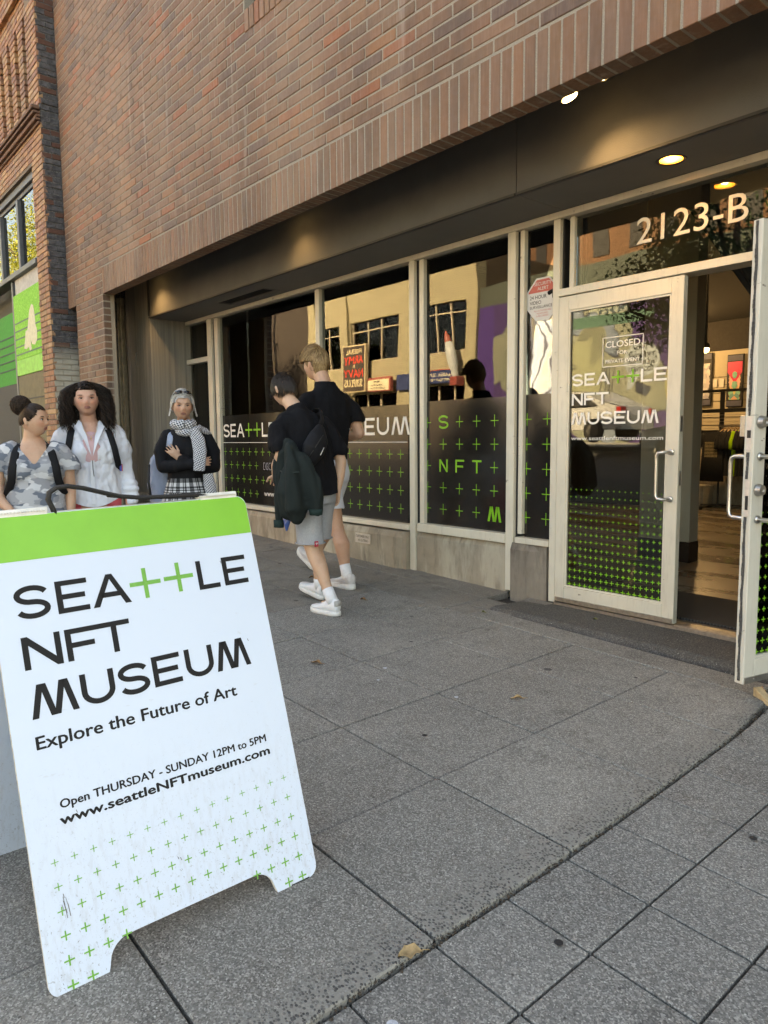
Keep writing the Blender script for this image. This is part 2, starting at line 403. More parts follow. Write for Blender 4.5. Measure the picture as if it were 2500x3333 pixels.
def paving_mat(name, base, pebble_edge=False, agg=1.0):
    t = NT(name); p = t.pos(); r = t.n('ObjectInfo').outputs['Random']
    big = t.noise(p, 1.6, 4, .6); mid = t.noise(p, 6.5, 4, .65)
    c = t.ramp(big, [(.30, tuple(x*.66 for x in base)), (.68, tuple(x*1.22 for x in base))])
    c = t.mix(t.math('MULTIPLY', r, .45), c, tuple(x*.70 for x in base))
    # dirt patches
    c = t.mix(t.math('MULTIPLY', t.step(mid, .52, .70), .55), c, (.095, .078, .062)); c = t.mix(t.math('MULTIPLY', t.step(t.noise(p, 2.7, 5, .7), .60, .70), .35), c, (.12, .085, .06))
    # exposed fine aggregate: every grain its own tone
    g = t.n('TexVoronoi'); g.inputs['Scale'].default_value = 240; t.L(p, g.inputs['Vector'])
    gr = t.sep(g.outputs['Color'])[0]
    c = t.mix(.50*agg, c, t.ramp(gr, [(0, (.035, .036, .038)), (.25, (.11, .11, .11)), (.55, (.22, .215, .20)), (.80, (.36, .345, .32)), (.95, (.60, .58, .53))]))
    nn = t.noise(p, 900, 2, .5); c = t.mix(.25, c, t.ramp(nn, [(.35, (.02, .02, .02)), (.65, (.5, .48, .45))]), 'OVERLAY')
    fl = t.voro(p, 34); c = t.mix(t.ramp(fl, [(.05, (.9, .9, .9)), (.085, (0, 0, 0))]), c, (.62, .60, .54)); fd = t.voro(t.scale(p, (1, 1, 1), loc=(3, 1, 0)), 21); c = t.mix(t.ramp(fd, [(.06, (.8, .8, .8)), (.10, (0, 0, 0))]), c, (.05, .045, .04))
    gum = t.voro(p, 3.1); gn = t.noise(p, 40, 2)
    gm = t.ramp(t.math('ADD', gum, t.math('MULTIPLY', gn, .02)), [(.066, (.85, .85, .85)), (.080, (0, 0, 0))])
    c = t.mix(gm, c, (.045, .042, .042))
    if pebble_edge:
        xyz = t.sep(p)
        e = t.math('SUBTRACT', -1.235, xyz[0])                       # distance from the seam
        e = t.math('ADD', e, t.math('MULTIPLY', t.math('SUBTRACT', t.noise(p, 14, 3), .5), .16))
        mk = t.ramp(e, [(.06, (1, 1, 1)), (.15, (0, 0, 0))])
        vor = t.n('TexVoronoi'); vor.inputs['Scale'].default_value = 105; t.L(t.scale(p, (1, 1.25, 1)), vor.inputs['Vector'])
        vc = t.sep(vor.outputs['Color'])[1]
        peb = t.ramp(vc, [(0, (.045, .045, .047)), (.3, (.085, .083, .08)), (.55, (.16, .15, .135)), (.8, (.30, .285, .26))], 'CONSTANT')
        inside = t.ramp(vor.outputs['Distance'], [(.40, (1, 1, 1)), (.50, (0, 0, 0))])
        peb = t.mix(inside, (.26, .245, .215), peb)
        c = t.mix(t.math('MULTIPLY', mk, .82), c, peb)
        h = t.math('MULTIPLY', mk, inside); t.bump(h, .8, .004)
    t.col(c); t.rough(.86); t.spec(.35)
    t.bump(gr, .35, .0016); t.bump(mid, .1, .01)
    return t.m
m_pave = paving_mat('exposed aggregate paving', (.300, .275, .235), True)
m_pave_b = paving_mat('exposed aggregate paving by kerb', (.245, .232, .208), False)
m_pave_s = paving_mat('smooth dirty paving by wall', (.275, .250, .215), False, .5)
m_joint = simple('dark joint dirt', (.038, .032, .027), .95, bump=.6, bscale=300)
m_asphalt = paving_mat('worn asphalt ramp', (.075, .068, .062), False, .45)

def cream_mat(name, base, wear=.8, glossy=.42):
    t = NT(name); p = t.pos()
    n = t.noise(p, 3.5, 4); c = t.ramp(n, [(.3, tuple(x*.88 for x in base)), (.7, base)])
    ch = t.noise(t.scale(p, (16, 16, 40)), 1, 4, .6); ch2 = t.noise(p, 5, 2)
    mk = t.math('MULTIPLY', t.step(ch, .665, .685), t.step(ch2, .52, .60)); c = t.mix(t.math('MULTIPLY', mk, wear), c, (.10, .075, .055))
    sm = t.noise(t.scale(p, (40, 40, 6)), 1, 4, .7); c = t.mix(t.math('MULTIPLY', t.step(sm, .52, .75), .30), c, (.36, .30, .23))
    h = t.sep(p)[2]; low = t.ramp(t.math('ADD', h, t.math('MULTIPLY', sm, .25)), [(-1.02+0.0, (0, 0, 0)), (0, (0, 0, 0))]) if False else None
    t.col(c); t.rough(glossy); t.bump(t.noise(p, 90, 3), .10, .002); return t.m
m_cream = cream_mat('chipped cream frame paint', (.70, .64, .52))
m_white_leaf = cream_mat('white door paint', (.66, .62, .53), .9)
m_fascia = simple('grey stucco fascia', (.115, .110, .102), .85, var=.12, nscale=3, bump=.5, bscale=190)
m_soffit = simple('grey painted soffit', (.135, .130, .122), .7, var=.06, nscale=4, bump=.06, bscale=60)
m_trim = simple('dark trim line', (.022, .021, .02), .6)
m_black = simple('black', (.012, .012, .012), .6, var=0)
m_gasket = simple('black rubber gasket', (.015, .015, .015), .55, var=.1)
m_steel = simple('brushed steel', (.58, .57, .55), .28, 1, var=.08, nscale=60)
m_steel_d = simple('dull worn steel', (.42, .40, .37), .42, 1, var=.2, nscale=40)
m_steel_p = simple('lock face plate', (.62, .55, .50), .45, .3, var=.1, nscale=40)

def glass_mat(name, ior=1.62, tint=(1, 1, 1), rough=0.0, alpha=.0):
    mt = bpy.data.materials.new(name); mt.use_nodes = True; t = mt.node_tree; t.nodes.remove(t.nodes['Principled BSDF'])
    o = t.nodes['Material Output']; tr = t.nodes.new('ShaderNodeBsdfTransparent'); tr.inputs[0].default_value = (*tint, 1)
    gl = t.nodes.new('ShaderNodeBsdfGlossy'); gl.inputs['Roughness'].default_value = rough; gl.inputs[0].default_value = (.97, .98, .97, 1)
    fr = t.nodes.new('ShaderNodeFresnel'); fr.inputs[0].default_value = ior; mx = t.nodes.new('ShaderNodeMixShader')
    geo = t.nodes.new('ShaderNodeNewGeometry'); n = t.nodes.new('ShaderNodeTexNoise'); n.inputs['Scale'].default_value = 1.4; n.inputs['Detail'].default_value = 1
    b = t.nodes.new('ShaderNodeBump'); b.inputs['Strength'].default_value = .035; b.inputs['Distance'].default_value = .05
    t.links.new(geo.outputs['Position'], n.inputs['Vector']); t.links.new(n.outputs[0], b.inputs['Height'])
    t.links.new(b.outputs[0], gl.inputs['Normal'])
    t.links.new(fr.outputs[0], mx.inputs[0]); t.links.new(tr.outputs[0], mx.inputs[1]); t.links.new(gl.outputs[0], mx.inputs[2])
    t.links.new(mx.outputs[0], o.inputs[0]); return mt
m_glass = glass_mat('window glass', 1.60, (.86, .88, .86))
m_glass_d = glass_mat('door glass', 1.50, (.78, .80, .78))
m_glass_far = glass_mat('far window glass', 1.7, (.5, .52, .5))
t = NT('matt black window film'); p = t.pos(); t.col((.013, .012, .011)); t.rough(.16); t.spec(.62); t.bump(t.noise(p, 2.2, 2), .03, .02); m_film = t.m
m_lime = simple('lime vinyl', srgb(112, 176, 38), .45, var=.05)
m_whitev = simple('white vinyl', (.80, .76, .70), .45, var=.03)
m_redv = simple('red print', srgb(214, 60, 58), .5, var=.05)
m_darkv = simple('dark print', (.010, .010, .011), .6, var=0, spec=.25)
m_ceil_black = simple('black interior ceiling', (.012, .012, .012), .9)

# =================================================================== ground
def slab(mb, x0, x1, y0, y1, dz=0.0, th=.05, c=.004, edge=None, mi=0):
    """one paving slab lying on the sloping pavement; optional edge(y)->x for its right side"""
    b = MB(); b.cbox(x0, x1, y0, y1, 0, th, c)
    V = []
    for v in b.v:
        x, y, z = v
        if edge and x > (x0+x1)/2: x = edge(y)+(x-x1)
        V.append((x, y, gz(x, y)-th+z+dz))
    mb.add(V, b.f, mi)
mb = MB(); n = 40
X0, X1 = -75, 40
def ground_h(x, y):
    g = gz(x, max(-1.4, min(y, 4.3)))
    if y < -1.5: g = gz(x, -1.4)-.13+max(0, min(1, (-1.5-y)/13))*.95
    return g
xs = np.linspace(X0, X1, 24); ys = [14, 4.3, 3, 1, -1.35, -1.5, -1.52, -4, -8, -11.6, -11.62]
# soil bed under paving (setting)
for (ya, yb, za, zb, nm, mt) in ((-1.2, 4.6, -.052, -.052, 'ground', m_joint),):
    mb = MB(); V = []; F = []
    for i, x in enumerate(xs):
        for y in (ya, yb): V.append((x, y, gz(x, y)+za))
    for i in range(len(xs)-1): F.append((2*i, 2*i+2, 2*i+3, 2*i+1))
    mb.add(V, F); tag(mb.build(nm, mt), kind='structure')
t = NT('street asphalt'); p = t.pos(); c = t.ramp(t.noise(p, 300, 3, .7), [(.3, (.03, .03, .032)), (.7, (.085, .083, .08))]); t.col(t.mix(t.math('MULTIPLY', t.noise(p, .6, 4), .4), c, (.10, .098, .09))); t.rough(.9); t.bump(t.noise(p, 200, 3), .4, .004); m_road = t.m
mb = MB(); V = []; ys = [-1.36, -4, -7, -9.5, -11.6]
for x in xs:
    for y in ys: V.append((x, y, ground_h(x, y-.15)))
k = len(ys)
mb.add(V, [(i*k+j, i*k+j+1, (i+1)*k+j+1, (i+1)*k+j) for i in range(len(xs)-1) for j in range(k-1)])
tag(mb.build('road', m_road), kind='structure')
mb = MB()
for i in range(len(xs)-1):
    a, b = xs[i], xs[i+1]
    for (x0, x1) in ((a, b),):
        V = [(x0, -1.38, gz(x0, -1.3)-.3), (x1, -1.38, gz(x1, -1.3)-.3), (x1, -1.2, gz(x1, -1.3)-.3), (x0, -1.2, gz(x0, -1.3)-.3),
             (x0, -1.38, gz(x0, -1.3)), (x1, -1.38, gz(x1, -1.3)), (x1, -1.2, gz(x1, -1.2)), (x0, -1.2, gz(x0, -1.2))]
        mb.add(V, [(0,3,2,1),(4,5,6,7),(0,1,5,4),(2,3,7,6)])
m_kerb = concrete_mat('kerb concrete', (.3, .29, .27))
tag(mb.build('kerb', m_kerb), kind='structure')
mb = MB(); V = []
for x in xs:
    for (y, dz) in ((-11.6, -.02), (-11.6, .12), (-16.5, .16)): V.append((x, y, ground_h(x, -11.6)+dz))
mb.add(V, [(i*3+j, i*3+j+1, (i+1)*3+j+1, (i+1)*3+j) for i in range(len(xs)-1) for j in range(2)])
tag(mb.build('far_pavement', m_kerb), kind='structure')
mb = MB()
for y in (-5.6, -5.85):
    for i in range(len(xs)-1):
        a, b = xs[i], xs[i+1]; mb.add([(a, y-.06, ground_h(a, y)+.006), (b, y-.06, ground_h(b, y)+.006), (b, y+.06, ground_h(b, y)+.006), (a, y+.06, ground_h(a, y)+.006)], [(0, 1, 2, 3)])
tag(mb.build('road_marking', simple('yellow road paint', (.55, .38, .06), .7)), kind='structure')

# paving: two fields that meet at a seam running towards the building
def seam(y):
    xs_ = [-1.24, -1.24, -1.236, -1.250, -1.270, -1.300, -1.385, -1.47]; ys_ = [-1, 1.2, 1.8, 2.37, 2.99, 3.42, 3.62, 3.8]
    return float(np.interp(y, ys_, xs_))
pave = thing('pavement', (-4, 1.5, -1.2), None, None); pave['kind'] = 'structure'
G = .0046
ry = random.Random(3)
yj = [-1.2, .03, .62, 1.215, 1.803, 2.392, 2.992, 3.51]
xj = [-1.24]+[-1.833-.597*i for i in range(18)]
for i in range(len(xj)-1):
    x1, x0 = xj[i], xj[i+1]
    for j in range(len(yj)-1):
        if j == 0 and x0 < -4: continue
        mb = MB(); first = (i == 0)
        # where paving is smoother (further along the wall) use the other finish
        slab(mb, x0+G, x1-G, yj[j]+G, yj[j+1]-G, ry.uniform(-.0015, .0015)+(.006 if first else 0), edge=(lambda y: seam(y)-.004) if first else None)
        mb.build('paving_slab', m_pave if x1 > -3.7 else m_pave_s, pave)
for i in range(9):                                        # small squares on the near side of the seam
    x0 = -1.24+.2805*i; x1 = x0+.2805
    for j in range(-4, 9):
        y0 = 1.208+.2805*j; y1 = y0+.2805
        mb = MB(); b = MB(); b.cbox(x0+.0035, x1-.0035, y0+.0035, y1-.0035, 0, .05, .003)
        V = []
        for v in b.v:
            x, y, z = v
            if i == 0 and x < (x0+x1)/2: x = seam(y)+.004+(x-x0)
            V.append((x, y, gz(x, y)-.05+z-.005))
        mb.add(V, b.f); mb.build('small_paving_slab', m_pave_b, pave)
# wall strip and entrance apron
mb = MB(); slab(mb, -3.50, -3.285, 3.72, 3.945, 0); mb.build('wall_strip_slab', m_pave_s, pave)
mb = MB(); slab(mb, -3.28, -1.40, 3.517, 3.712, .002); mb.build('apron_slab', m_pave, pave)
mb = MB(); slab(mb, -3.495, -3.285, 3.517, 3.712, 0); mb.build('apron_slab', m_pave_s, pave)
for k in range(7):
    a = -3.505-.9*k
    for (y0, y1) in ((3.517, 3.945), (3.953, 4.22)):
        mb = MB(); slab(mb, a-.9+G, a-G, y0, y1, ry.uniform(-.002, .002)); mb.build('wall_strip_slab', m_pave_s, pave)
mb = MB(); slab(mb, -1.385, 1.2, 3.45, 3.712, -.004); mb.build('apron_slab', m_pave, pave)
mb = MB(); slab(mb, -3.28, -3.08, 3.72, 4.2, 0); mb.build('wall_strip_slab', m_pave_s, pave)
# asphalt ramp rising to the threshold
mb = MB(); V = []; F = []; nx = 30
for i in range(nx+1):
    x = -3.26+4.4*i/nx; e = 3.73+.09*max(0, (x+3.26))/1.6+.012*mnoise.noise(Vector((x*5, 0, 0))); e = min(e, 3.86)
    for (y, z) in ((e-.012, gz(x, e)-.04), (e, gz(x, e)+.014), (e+.05, gz(x, e)+.022), (4.30, -1.195)):
        V.append((x, y, z+.004*mnoise.noise(Vector((x*4, y*4, 1)))))
for i in range(nx):
    for j in range(3): F.append((i*4+j, i*4+j+1, i*4+4+j+1, i*4+4+j))
mb.add(V, F); mb.build('entrance_ramp', m_asphalt, pave, smooth=True)
# litter of grit in the seam
mb = MB(); rr = random.Random(5)
for k in range(420):
    y = rr.uniform(.2, 3.6); x = seam(y)+rr.gauss(0, .008); r = rr.uniform(.0015, .005)
    mb.ell((x, y, gz(x, y)-.003), (r*rr.uniform(.6, 1.6), r, r*.6), None, 5, 3)
tag(mb.build('grit', simple('brown grit', (.06, .045, .032), .95, var=.5, nscale=90)), 'dark leaf grit packed into the curved paving seam', 'grit', kind='stuff')
# =================================================================== museum building
B = thing('museum_building', (-5.0, 4.2, -1.2), 'brown brick museum building with soldier course lintel over a cream framed shopfront', 'building')
YB = 3.1; CO = .0790; BL = .3070; ZL = 1.738               # brick face, course height, brick module, lintel bottom
OPX0, OPX1, OPZ = -5.335, -3.75, 3.395                     # upper window opening
ZT = 6.3
m = m_mortar
bm_ = MB()
bm_.box(-10.09, OPX0, YB+.0045, 3.24, ZL+.02, ZT); bm_.box(OPX0, OPX1, YB+.0045, 3.24, ZL+.02, OPZ-.16); bm_.box(OPX1, 3.0, YB+.0045, 3.24, ZL+.02, ZT)
bm_.box(OPX0, OPX1, YB+.0045, 3.24, OPZ+1.5, ZT); bm_.box(-9.78+.007, -8.789-.007, YB+.0045, 3.235, -1.12, ZL+.019)
bm_.build('mortar_backing', m_mortar, B)
# masonry mass behind and above
mb = MB(); mb.box(-10.09, 3, 3.242, 14.8, 2.35, 8.2); mb.box(-10.10, 3, 3.105, 3.241, ZT, 8.2); mb.box(-10.09, -9.0, 4.34, 14.8, -1.3, 2.35); mb.box(2.6, 3, 4.3, 14.8, -1.3, 2.35)
t = NT('distant brick field'); p = t.pos(); bt = t.n('TexBrick'); t.L(t.scale(p, (1, 1, 1), rot=(PI/2, 0, 0)), bt.inputs['Vector']); bt.inputs['Scale'].default_value = 1; bt.inputs['Brick Width'].default_value = .307; bt.inputs['Row Height'].default_value = .079
bt.inputs['Color1'].default_value = (.27, .18, .13, 1); bt.inputs['Color2'].default_value = (.2, .14, .11, 1); bt.inputs['Mortar'].default_value = (.4, .36, .3, 1); bt.inputs['Mortar Size'].default_value = .008; t.col(bt.outputs[0]); t.rough(.9); m_field = t.m
mb.build('upper_wall', m_field, B)
random.seed(11)
def brick_mesh(nm, lx, ly, lz, mat, seed):
    r = random.Random(seed); mb = MB(); mb.cbox(-lx/2, lx/2, 0, ly, -lz/2, lz/2, .0035)
    mb.v = [(x+r.uniform(-.0012, .0012), y+r.uniform(-.0010, .0010), z+r.uniform(-.0010, .0010)) for x, y, z in mb.v]
    o = mb.build(nm, mat); me = o.data; bpy.data.objects.remove(o); return me
JT = .0125
str_m = [brick_mesh('brick', BL-JT, .09, CO-JT, m_brick_o, s) for s in range(4)]
# list of all stretchers
bricks = []
r = random.Random(5)
z = ZL+4*CO+CO/2; row = 0
zc = []
zz = ZL+4*CO+CO/2
while zz < ZT: zc.append((zz, row)); zz += CO; row += 1
def spans(zz):
    if OPZ-.16 < zz < OPZ+1.5: return [(-10.09, OPX0), (OPX1, 1.2)]
    return [(-10.09, 1.2)]
for zz, row in zc:
    off = (row % 2)*BL/2+(row % 3 == 2)*.02
    for a, b in spans(zz):
        x = -10.09-off
        while x < b:
            x0, x1 = max(x, a), min(x+BL, b)
            if x1-x0 > .06 and x1 > a: bricks.append((x0, x1, zz))
            x += BL
# bricks left of the lintel soldiers (z between ZL and ZL+4 courses), x from -9.78 to -8.79-.04
for row in range(4):
    zz = ZL+CO/2+row*CO; x = -9.78-(row % 2)*BL/2
    while x < -8.80:
        x0, x1 = max(x, -9.775), min(x+BL, -8.795)
        if x1-x0 > .06: bricks.append((x0, x1, zz))
        x += BL
# pilaster below
row = 1; zz = ZL-CO/2
while zz > -1.14:
    x = -9.78-(row % 2)*BL/2
    while x < -8.80:
        x0, x1 = max(x, -9.78), min(x+BL, -8.789)
        if x1-x0 > .06: bricks.append((x0, x1, zz))
        x += BL
    zz -= CO; row += 1
def size_px(b):
    q = project(((b[0]+b[1])/2, YB, b[2])); 
    if q is None or not inview(((b[0]+b[1])/2, YB, b[2]), 80): return 0
    return (b[1]-b[0])/q[2]
order = sorted(range(len(bricks)), key=lambda i: -size_px(bricks[i]))
big = set(order[:300])
rest = MB()
for i, (x0, x1, zz) in enumerate(bricks):
    full = abs((x1-x0)-BL) < .002
    y = YB+r.uniform(-.0015, .0018); dz = r.uniform(-.0008, .0008)
    if i in big:
        if full: inst('brick', str_m[r.randrange(4)], ((x0+x1)/2, y, zz+dz), B)
        else: inst('brick', str_m[r.randrange(4)], ((x0+x1)/2, y, zz+dz), B, scale=((x1-x0-JT)/(BL-JT), 1, 1))
    else:
        rest.cbox(x0+JT/2, x1-JT/2, y, YB+.09, zz+dz-(CO-JT)/2, zz+dz+(CO-JT)/2, .003)
tag(rest.build('brick', m_brick_i, B, fixn=True), kind='stuff')
# soldier course over the shopfront, its undersides form the lintel soffit
sol = [brick_mesh('soldier_brick', .0775-JT, .135, 4*CO-JT, m_brick_s, 20+s) for s in range(3)]
x = -8.789+.0775/2; k = 0
while x < 1.0:
    inst('soldier_brick', sol[r.randrange(3)], (x, YB+r.uniform(-.0015, .0012), ZL+2*CO-JT/2+.002), B); x += .0775; k += 1
x = -10.09+.0775/2
for k in range(4): inst('soldier_brick', sol[r.randrange(3)], (x+k*.0775, YB+r.uniform(-.001, .001), ZL+2*CO-JT/2), B)
mb = MB(); mb.box(-8.789, 1.0, YB+.0032, 3.232, ZL+.0045, ZL+4*CO); mb.box(-10.09, -9.78, YB+.0032, 3.232, ZL+.0045, ZL+4*CO); mb.build('lintel_mortar', m_mortar, B)
# returns of the pilaster (dark jamb bricks)
ret = brick_mesh('brick', .09, .128, CO-JT, m_brick_o, 50)
# sill of the upper window: rowlocks
sil = brick_mesh('sill_brick', .0775-JT, .16, .165, m_brick_o, 61)
x = OPX0+.0775/2
while x < OPX1: inst('sill_brick', sil, (x, YB-.006, OPZ-.083), B, rot=(-.0, 0, 0)); x += .0775
mb = MB(); mb.box(OPX0, OPX1, 3.235, 3.27, OPZ-.16, OPZ+1.5); mb.build('upper_window', [m_glass_far, m_trim][1], B)
mb = MB(); mb.box(OPX0+.002, OPX0+.05, 3.19, 3.234, OPZ, OPZ+1.5); mb.box(OPX0+.05, OPX1, 3.19, 3.234, OPZ+.001, OPZ+.05); mb.build('upper_window_frame', m_trim, B)

# ---- recess: fascia, soffit, gap ceiling
mb = MB(); mb.box(-8.93, -3.067, 3.72, 3.75, 1.537, 2.35); mb.box(-3.060, 3, 3.72, 3.75, 1.537, 2.35); mb.build('fascia_panel', m_fascia, B)
mb = MB(); mb.box(-8.93, -3.067, 3.705, 3.7195, 1.533, 1.548); mb.box(-3.060, 3, 3.705, 3.7195, 1.533, 1.548); mb.build('fascia_bead', m_trim, B)
# soffit with a round hole for the downlight and a slot for the grille
DLX, DLY, DLR = -2.14, 3.935, .062
def soffit(mb, x0, x1, y0, y1, z): mb.box(x0, x1, y0, y1, z, z+.02)
mb = MB(); Zs = 1.535
soffit(mb, -8.93, -7.48, 3.745, 4.2, Zs); soffit(mb, -7.48, -6.50, 3.745, 3.915, Zs); soffit(mb, -7.48, -6.50, 4.085, 4.2, Zs); soffit(mb, -6.50, -3.052, 3.745, 4.2, Zs)
soffit(mb, -3.046, DLX-.12, 3.745, 4.2, Zs); soffit(mb, DLX+.12, 3, 3.745, 4.2, Zs); soffit(mb, DLX-.12, DLX+.12, 3.745, DLY-.12, Zs); soffit(mb, DLX-.12, DLX+.12, DLY+.12, 4.2, Zs)
V = []; F = []; nn = 32                                     # ring plate around the hole
for i in range(nn):
    a = 2*PI*i/nn; ca, sa = math.cos(a), math.sin(a); q = .12/max(abs(ca), abs(sa))
    V += [(DLX+ca*q, DLY+sa*q, Zs), (DLX+ca*DLR, DLY+sa*DLR, Zs)]
F = [(2*i, 2*i+1, (2*i+3) % (2*nn), (2*i+2) % (2*nn)) for i in range(nn)]
mb.add(V, F); mb.build('soffit_board', m_soffit, B)
mb = MB(); mb.box(-8.93, 3, 3.242, 3.72, 2.30, 2.35); mb.build('gap_ceiling', m_trim, B)
g = MB(); g.box(-7.49, -6.49, 3.905, 4.095, 1.60, 1.61); gr = g.build('soffit_grille', m_black, B)
g = MB()
for i in range(24): g.box(-7.47+.041*i, -7.47+.041*i+.006, 3.915, 4.085, 1.545, 1.56)
for y in (3.95, 3.99, 4.03, 4.07): g.box(-7.48, -6.50, y, y+.004, 1.548, 1.556)
g.build('grille_mesh', m_trim, gr)
g = MB()
for a in ((-7.50, -6.48, 3.895, 3.913), (-7.50, -6.48, 4.087, 4.105)): g.box(a[0], a[1], a[2], a[3], 1.531, 1.5345)
for a in ((-7.50, -7.482), (-6.498, -6.48)): g.box(a[0], a[1], 3.913, 4.087, 1.531, 1.5345)
g.build('grille_rim', m_soffit, gr)

# ---- board-marked concrete column left of the shopfront, and flashing next to the brick jamb
mb = MB(); mb.box(-9.72, -8.935, 3.72, 4.33, -1.15, 2.34); mb.build('board_marked_column', m_board, B)
mb = MB(); mb.box(-8.934, -8.905, 3.70, 3.74, 1.56, 2.3); mb.build('edge_trim', m_trim, B)
mb = MB()
for i, (x, w_, y) in enumerate(((-9.86, .05, 3.60), (-9.80, .035, 3.63), (-9.755, .03, 3.66))): mb.box(x, x+w_, y, y+.02+.01*i, -1.15, 1.9)
mb.box(-10.05, -9.75, 3.74, 3.78, -1.15, 1.9)
mb.build('metal_flashing', simple('old flashing', (.22, .20, .15), .6, var=.3, nscale=12), B)
mb = MB(); mb.box(-9.405, -9.398, 3.705, 3.72, .98, 1.15); mb.box(-9.405, -9.37, 3.705, 3.72, 1.145, 1.15); mb.box(-9.405, -9.37, 3.705, 3.72, .98, .985); mb.build('wall_bracket', m_steel, B)

# ---- bulkheads
def bulkhead(nm, x0, x1, y0, zt, ch, mat):
    mb = MB(); nx = max(2, int((x1-x0)/.12)); V = []; F = []
    rows = [(-1.35, 0), (-1.2, 0), (-1.0, 0), (zt-.05, 0), (zt, .02)]
    for i in range(nx+1):
        x = x0+(x1-x0)*i/nx
        for z, dy in rows:
            e = .0
            if ch and i == nx: e = .05
            V.append((x, y0+dy+e+.003*mnoise.noise(Vector((x*3, z*3, 7))), z+.002*mnoise.noise(Vector((x*6, z, 2)))))
    kk = len(rows)
    for i in range(nx):
        for j in range(kk-1): F.append((i*kk+j, (i+1)*kk+j, (i+1)*kk+j+1, i*kk+j+1))
    mb.add(V, F)
    mb.box(x0, x1, y0+.03, 4.33, -1.35, zt-.001)
    return mb.build(nm, mat, B)
bulkhead('bulkhead', -8.93, -4.62, 4.13, -.815, True, m_bulk)
bulkhead('bulkhead', -4.540, -3.535, 4.215, -.80, False, m_bulk)
bulkhead('bulkhead', -3.465, -3.155, 4.18, -.785, True, m_bulk2)
n_ = MB(); n_.box(-5.285, -5.065, 4.118, 4.127, -.965, -.875); nb = n_.build('paper_notice', simple('aged paper', (.55, .47, .38), .8, var=.08, nscale=30), B)
fc = Face((-5.285, 4.118, -.965), (1, 0, 0), (0, 0, 1), (0, -1, 0)); mb = MB()
text_on(mb, fc, 'CUSTOMERS ONLY', .012, .208, .052, .022); text_on(mb, fc, 'NO LOITERING', .045, .190, .015, .022); mb.build('lettering', m_darkv, nb)
for a in ((0, .002, 0, .09), (.218, .22, 0, .09)): pass

# ---- cream shopfront frame (parts butt end to end)
Yf, Yg = 4.200, 4.262
def bar(nm, x0, x1, z0, z1, y0=Yf, y1=4.33, mat=None, parent=None): 
    mb = MB(); mb.cbox(x0, x1, y0, y1, z0, z1, .003); return mb.build(nm, mat or m_cream, parent or B)
HB, HT = 1.488, 1.533
bar('frame_head', -9.067, 1.5, HB, HT, Yf-.006, 4.33)
muls = [(-9.067, -8.962, -1.12), (-8.345, -8.235, -.80), (-4.612, -4.545, -1.15), (-3.533, -3.460, -1.16), (-3.128, -3.072, -1.18)]
for x0, x1, zb in muls: bar('mullion', x0, x1, zb, HB-.001)
bar('mullion', -6.035, -5.965, -.80, HB-.001, 4.225)
for x0, x1, zb in ((-8.200, -8.112, -.75), (-4.510, -4.455, -.74), (-3.437, -3.398, -.72)):    # inner stops, with a dark gasket line
    bar('glazing_stop', x0, x1, zb, HB-.002, 4.225)
mb = MB()
for x0, x1, zb in ((-8.234, -8.201, -.8), (-4.544, -4.511, -.78), (-3.459, -3.438, -.76), (-3.071, -3.058, -1.15)): mb.box(x0, x1, 4.232, 4.33, zb, HB-.003)
mb.build('gasket', m_gasket, B)
bar('sill', -8.234, -6.036, -.800, -.752, 4.185); bar('sill', -5.964, -4.613, -.800, -.752, 4.185)
bar('sill', -4.509, -3.534, -.798, -.727, 4.19); bar('sill', -3.436, -3.129, -.785, -.742, 4.19)
bar('transom', -8.961, -8.346, .985, 1.045); bar('sill', -8.961, -8.346, -.80, -.752, 4.19)
bar('door_transom', -3.071, -1.203, .962, 1.012, 4.185)
bar('transom_stop', -3.018, -2.980, 1.013, HB-.002, 4.235)
bar('mullion', -1.200, -1.14, -1.16, HB-.001)
bar('mullion', 1.45, 1.5, -1.16, HB-.001)

# ---- panes: each window is a part that holds its pane, film and lettering
def window(x0, x1, z0, z1, mat=None):
    mb = MB(); mb.box(x0, x1, Yg, Yg+.006, z0, z1); return mb.build('window_pane', mat or m_glass, B)
def film(w_, x0, x1, z0, z1, y=4.2585):
    mb = MB(); mb.box(x0, x1, y, y+.0015, z0, z1); return mb.build('window_film', m_film, w_)
wl = window(-8.960, -8.347, 1.047, HB); window(-8.960, -8.347, -.75, .983)
w1 = window(-8.110, -7.4725, -.75, HB); w2 = window(-7.4675, -6.037, -.75, HB); w3 = window(-5.963, -4.614, -.75, HB)
film(w1, -8.105, -7.4725, -.75, .300); film(w2, -7.4675, -6.037, -.75, .300); film(w3, -5.963, -4.69, -.75, .300)
w4 = window(-4.453, -3.536, -.725, HB); film(w4, -4.453, -3.536, -.725, .312)
w5 = window(-3.396, -3.131, -.740, HB); film(w5, -3.396, -3.131, -.74, .314)
w6 = window(-2.979, -1.203, 1.013, HB, m_glass_d)
w7 = window(-1.138, 1.448, -1.1, HB, m_glass_d)
FF = Face((0, 4.2583, 0), (1, 0, 0), (0, 0, 1), (0, -1, 0))
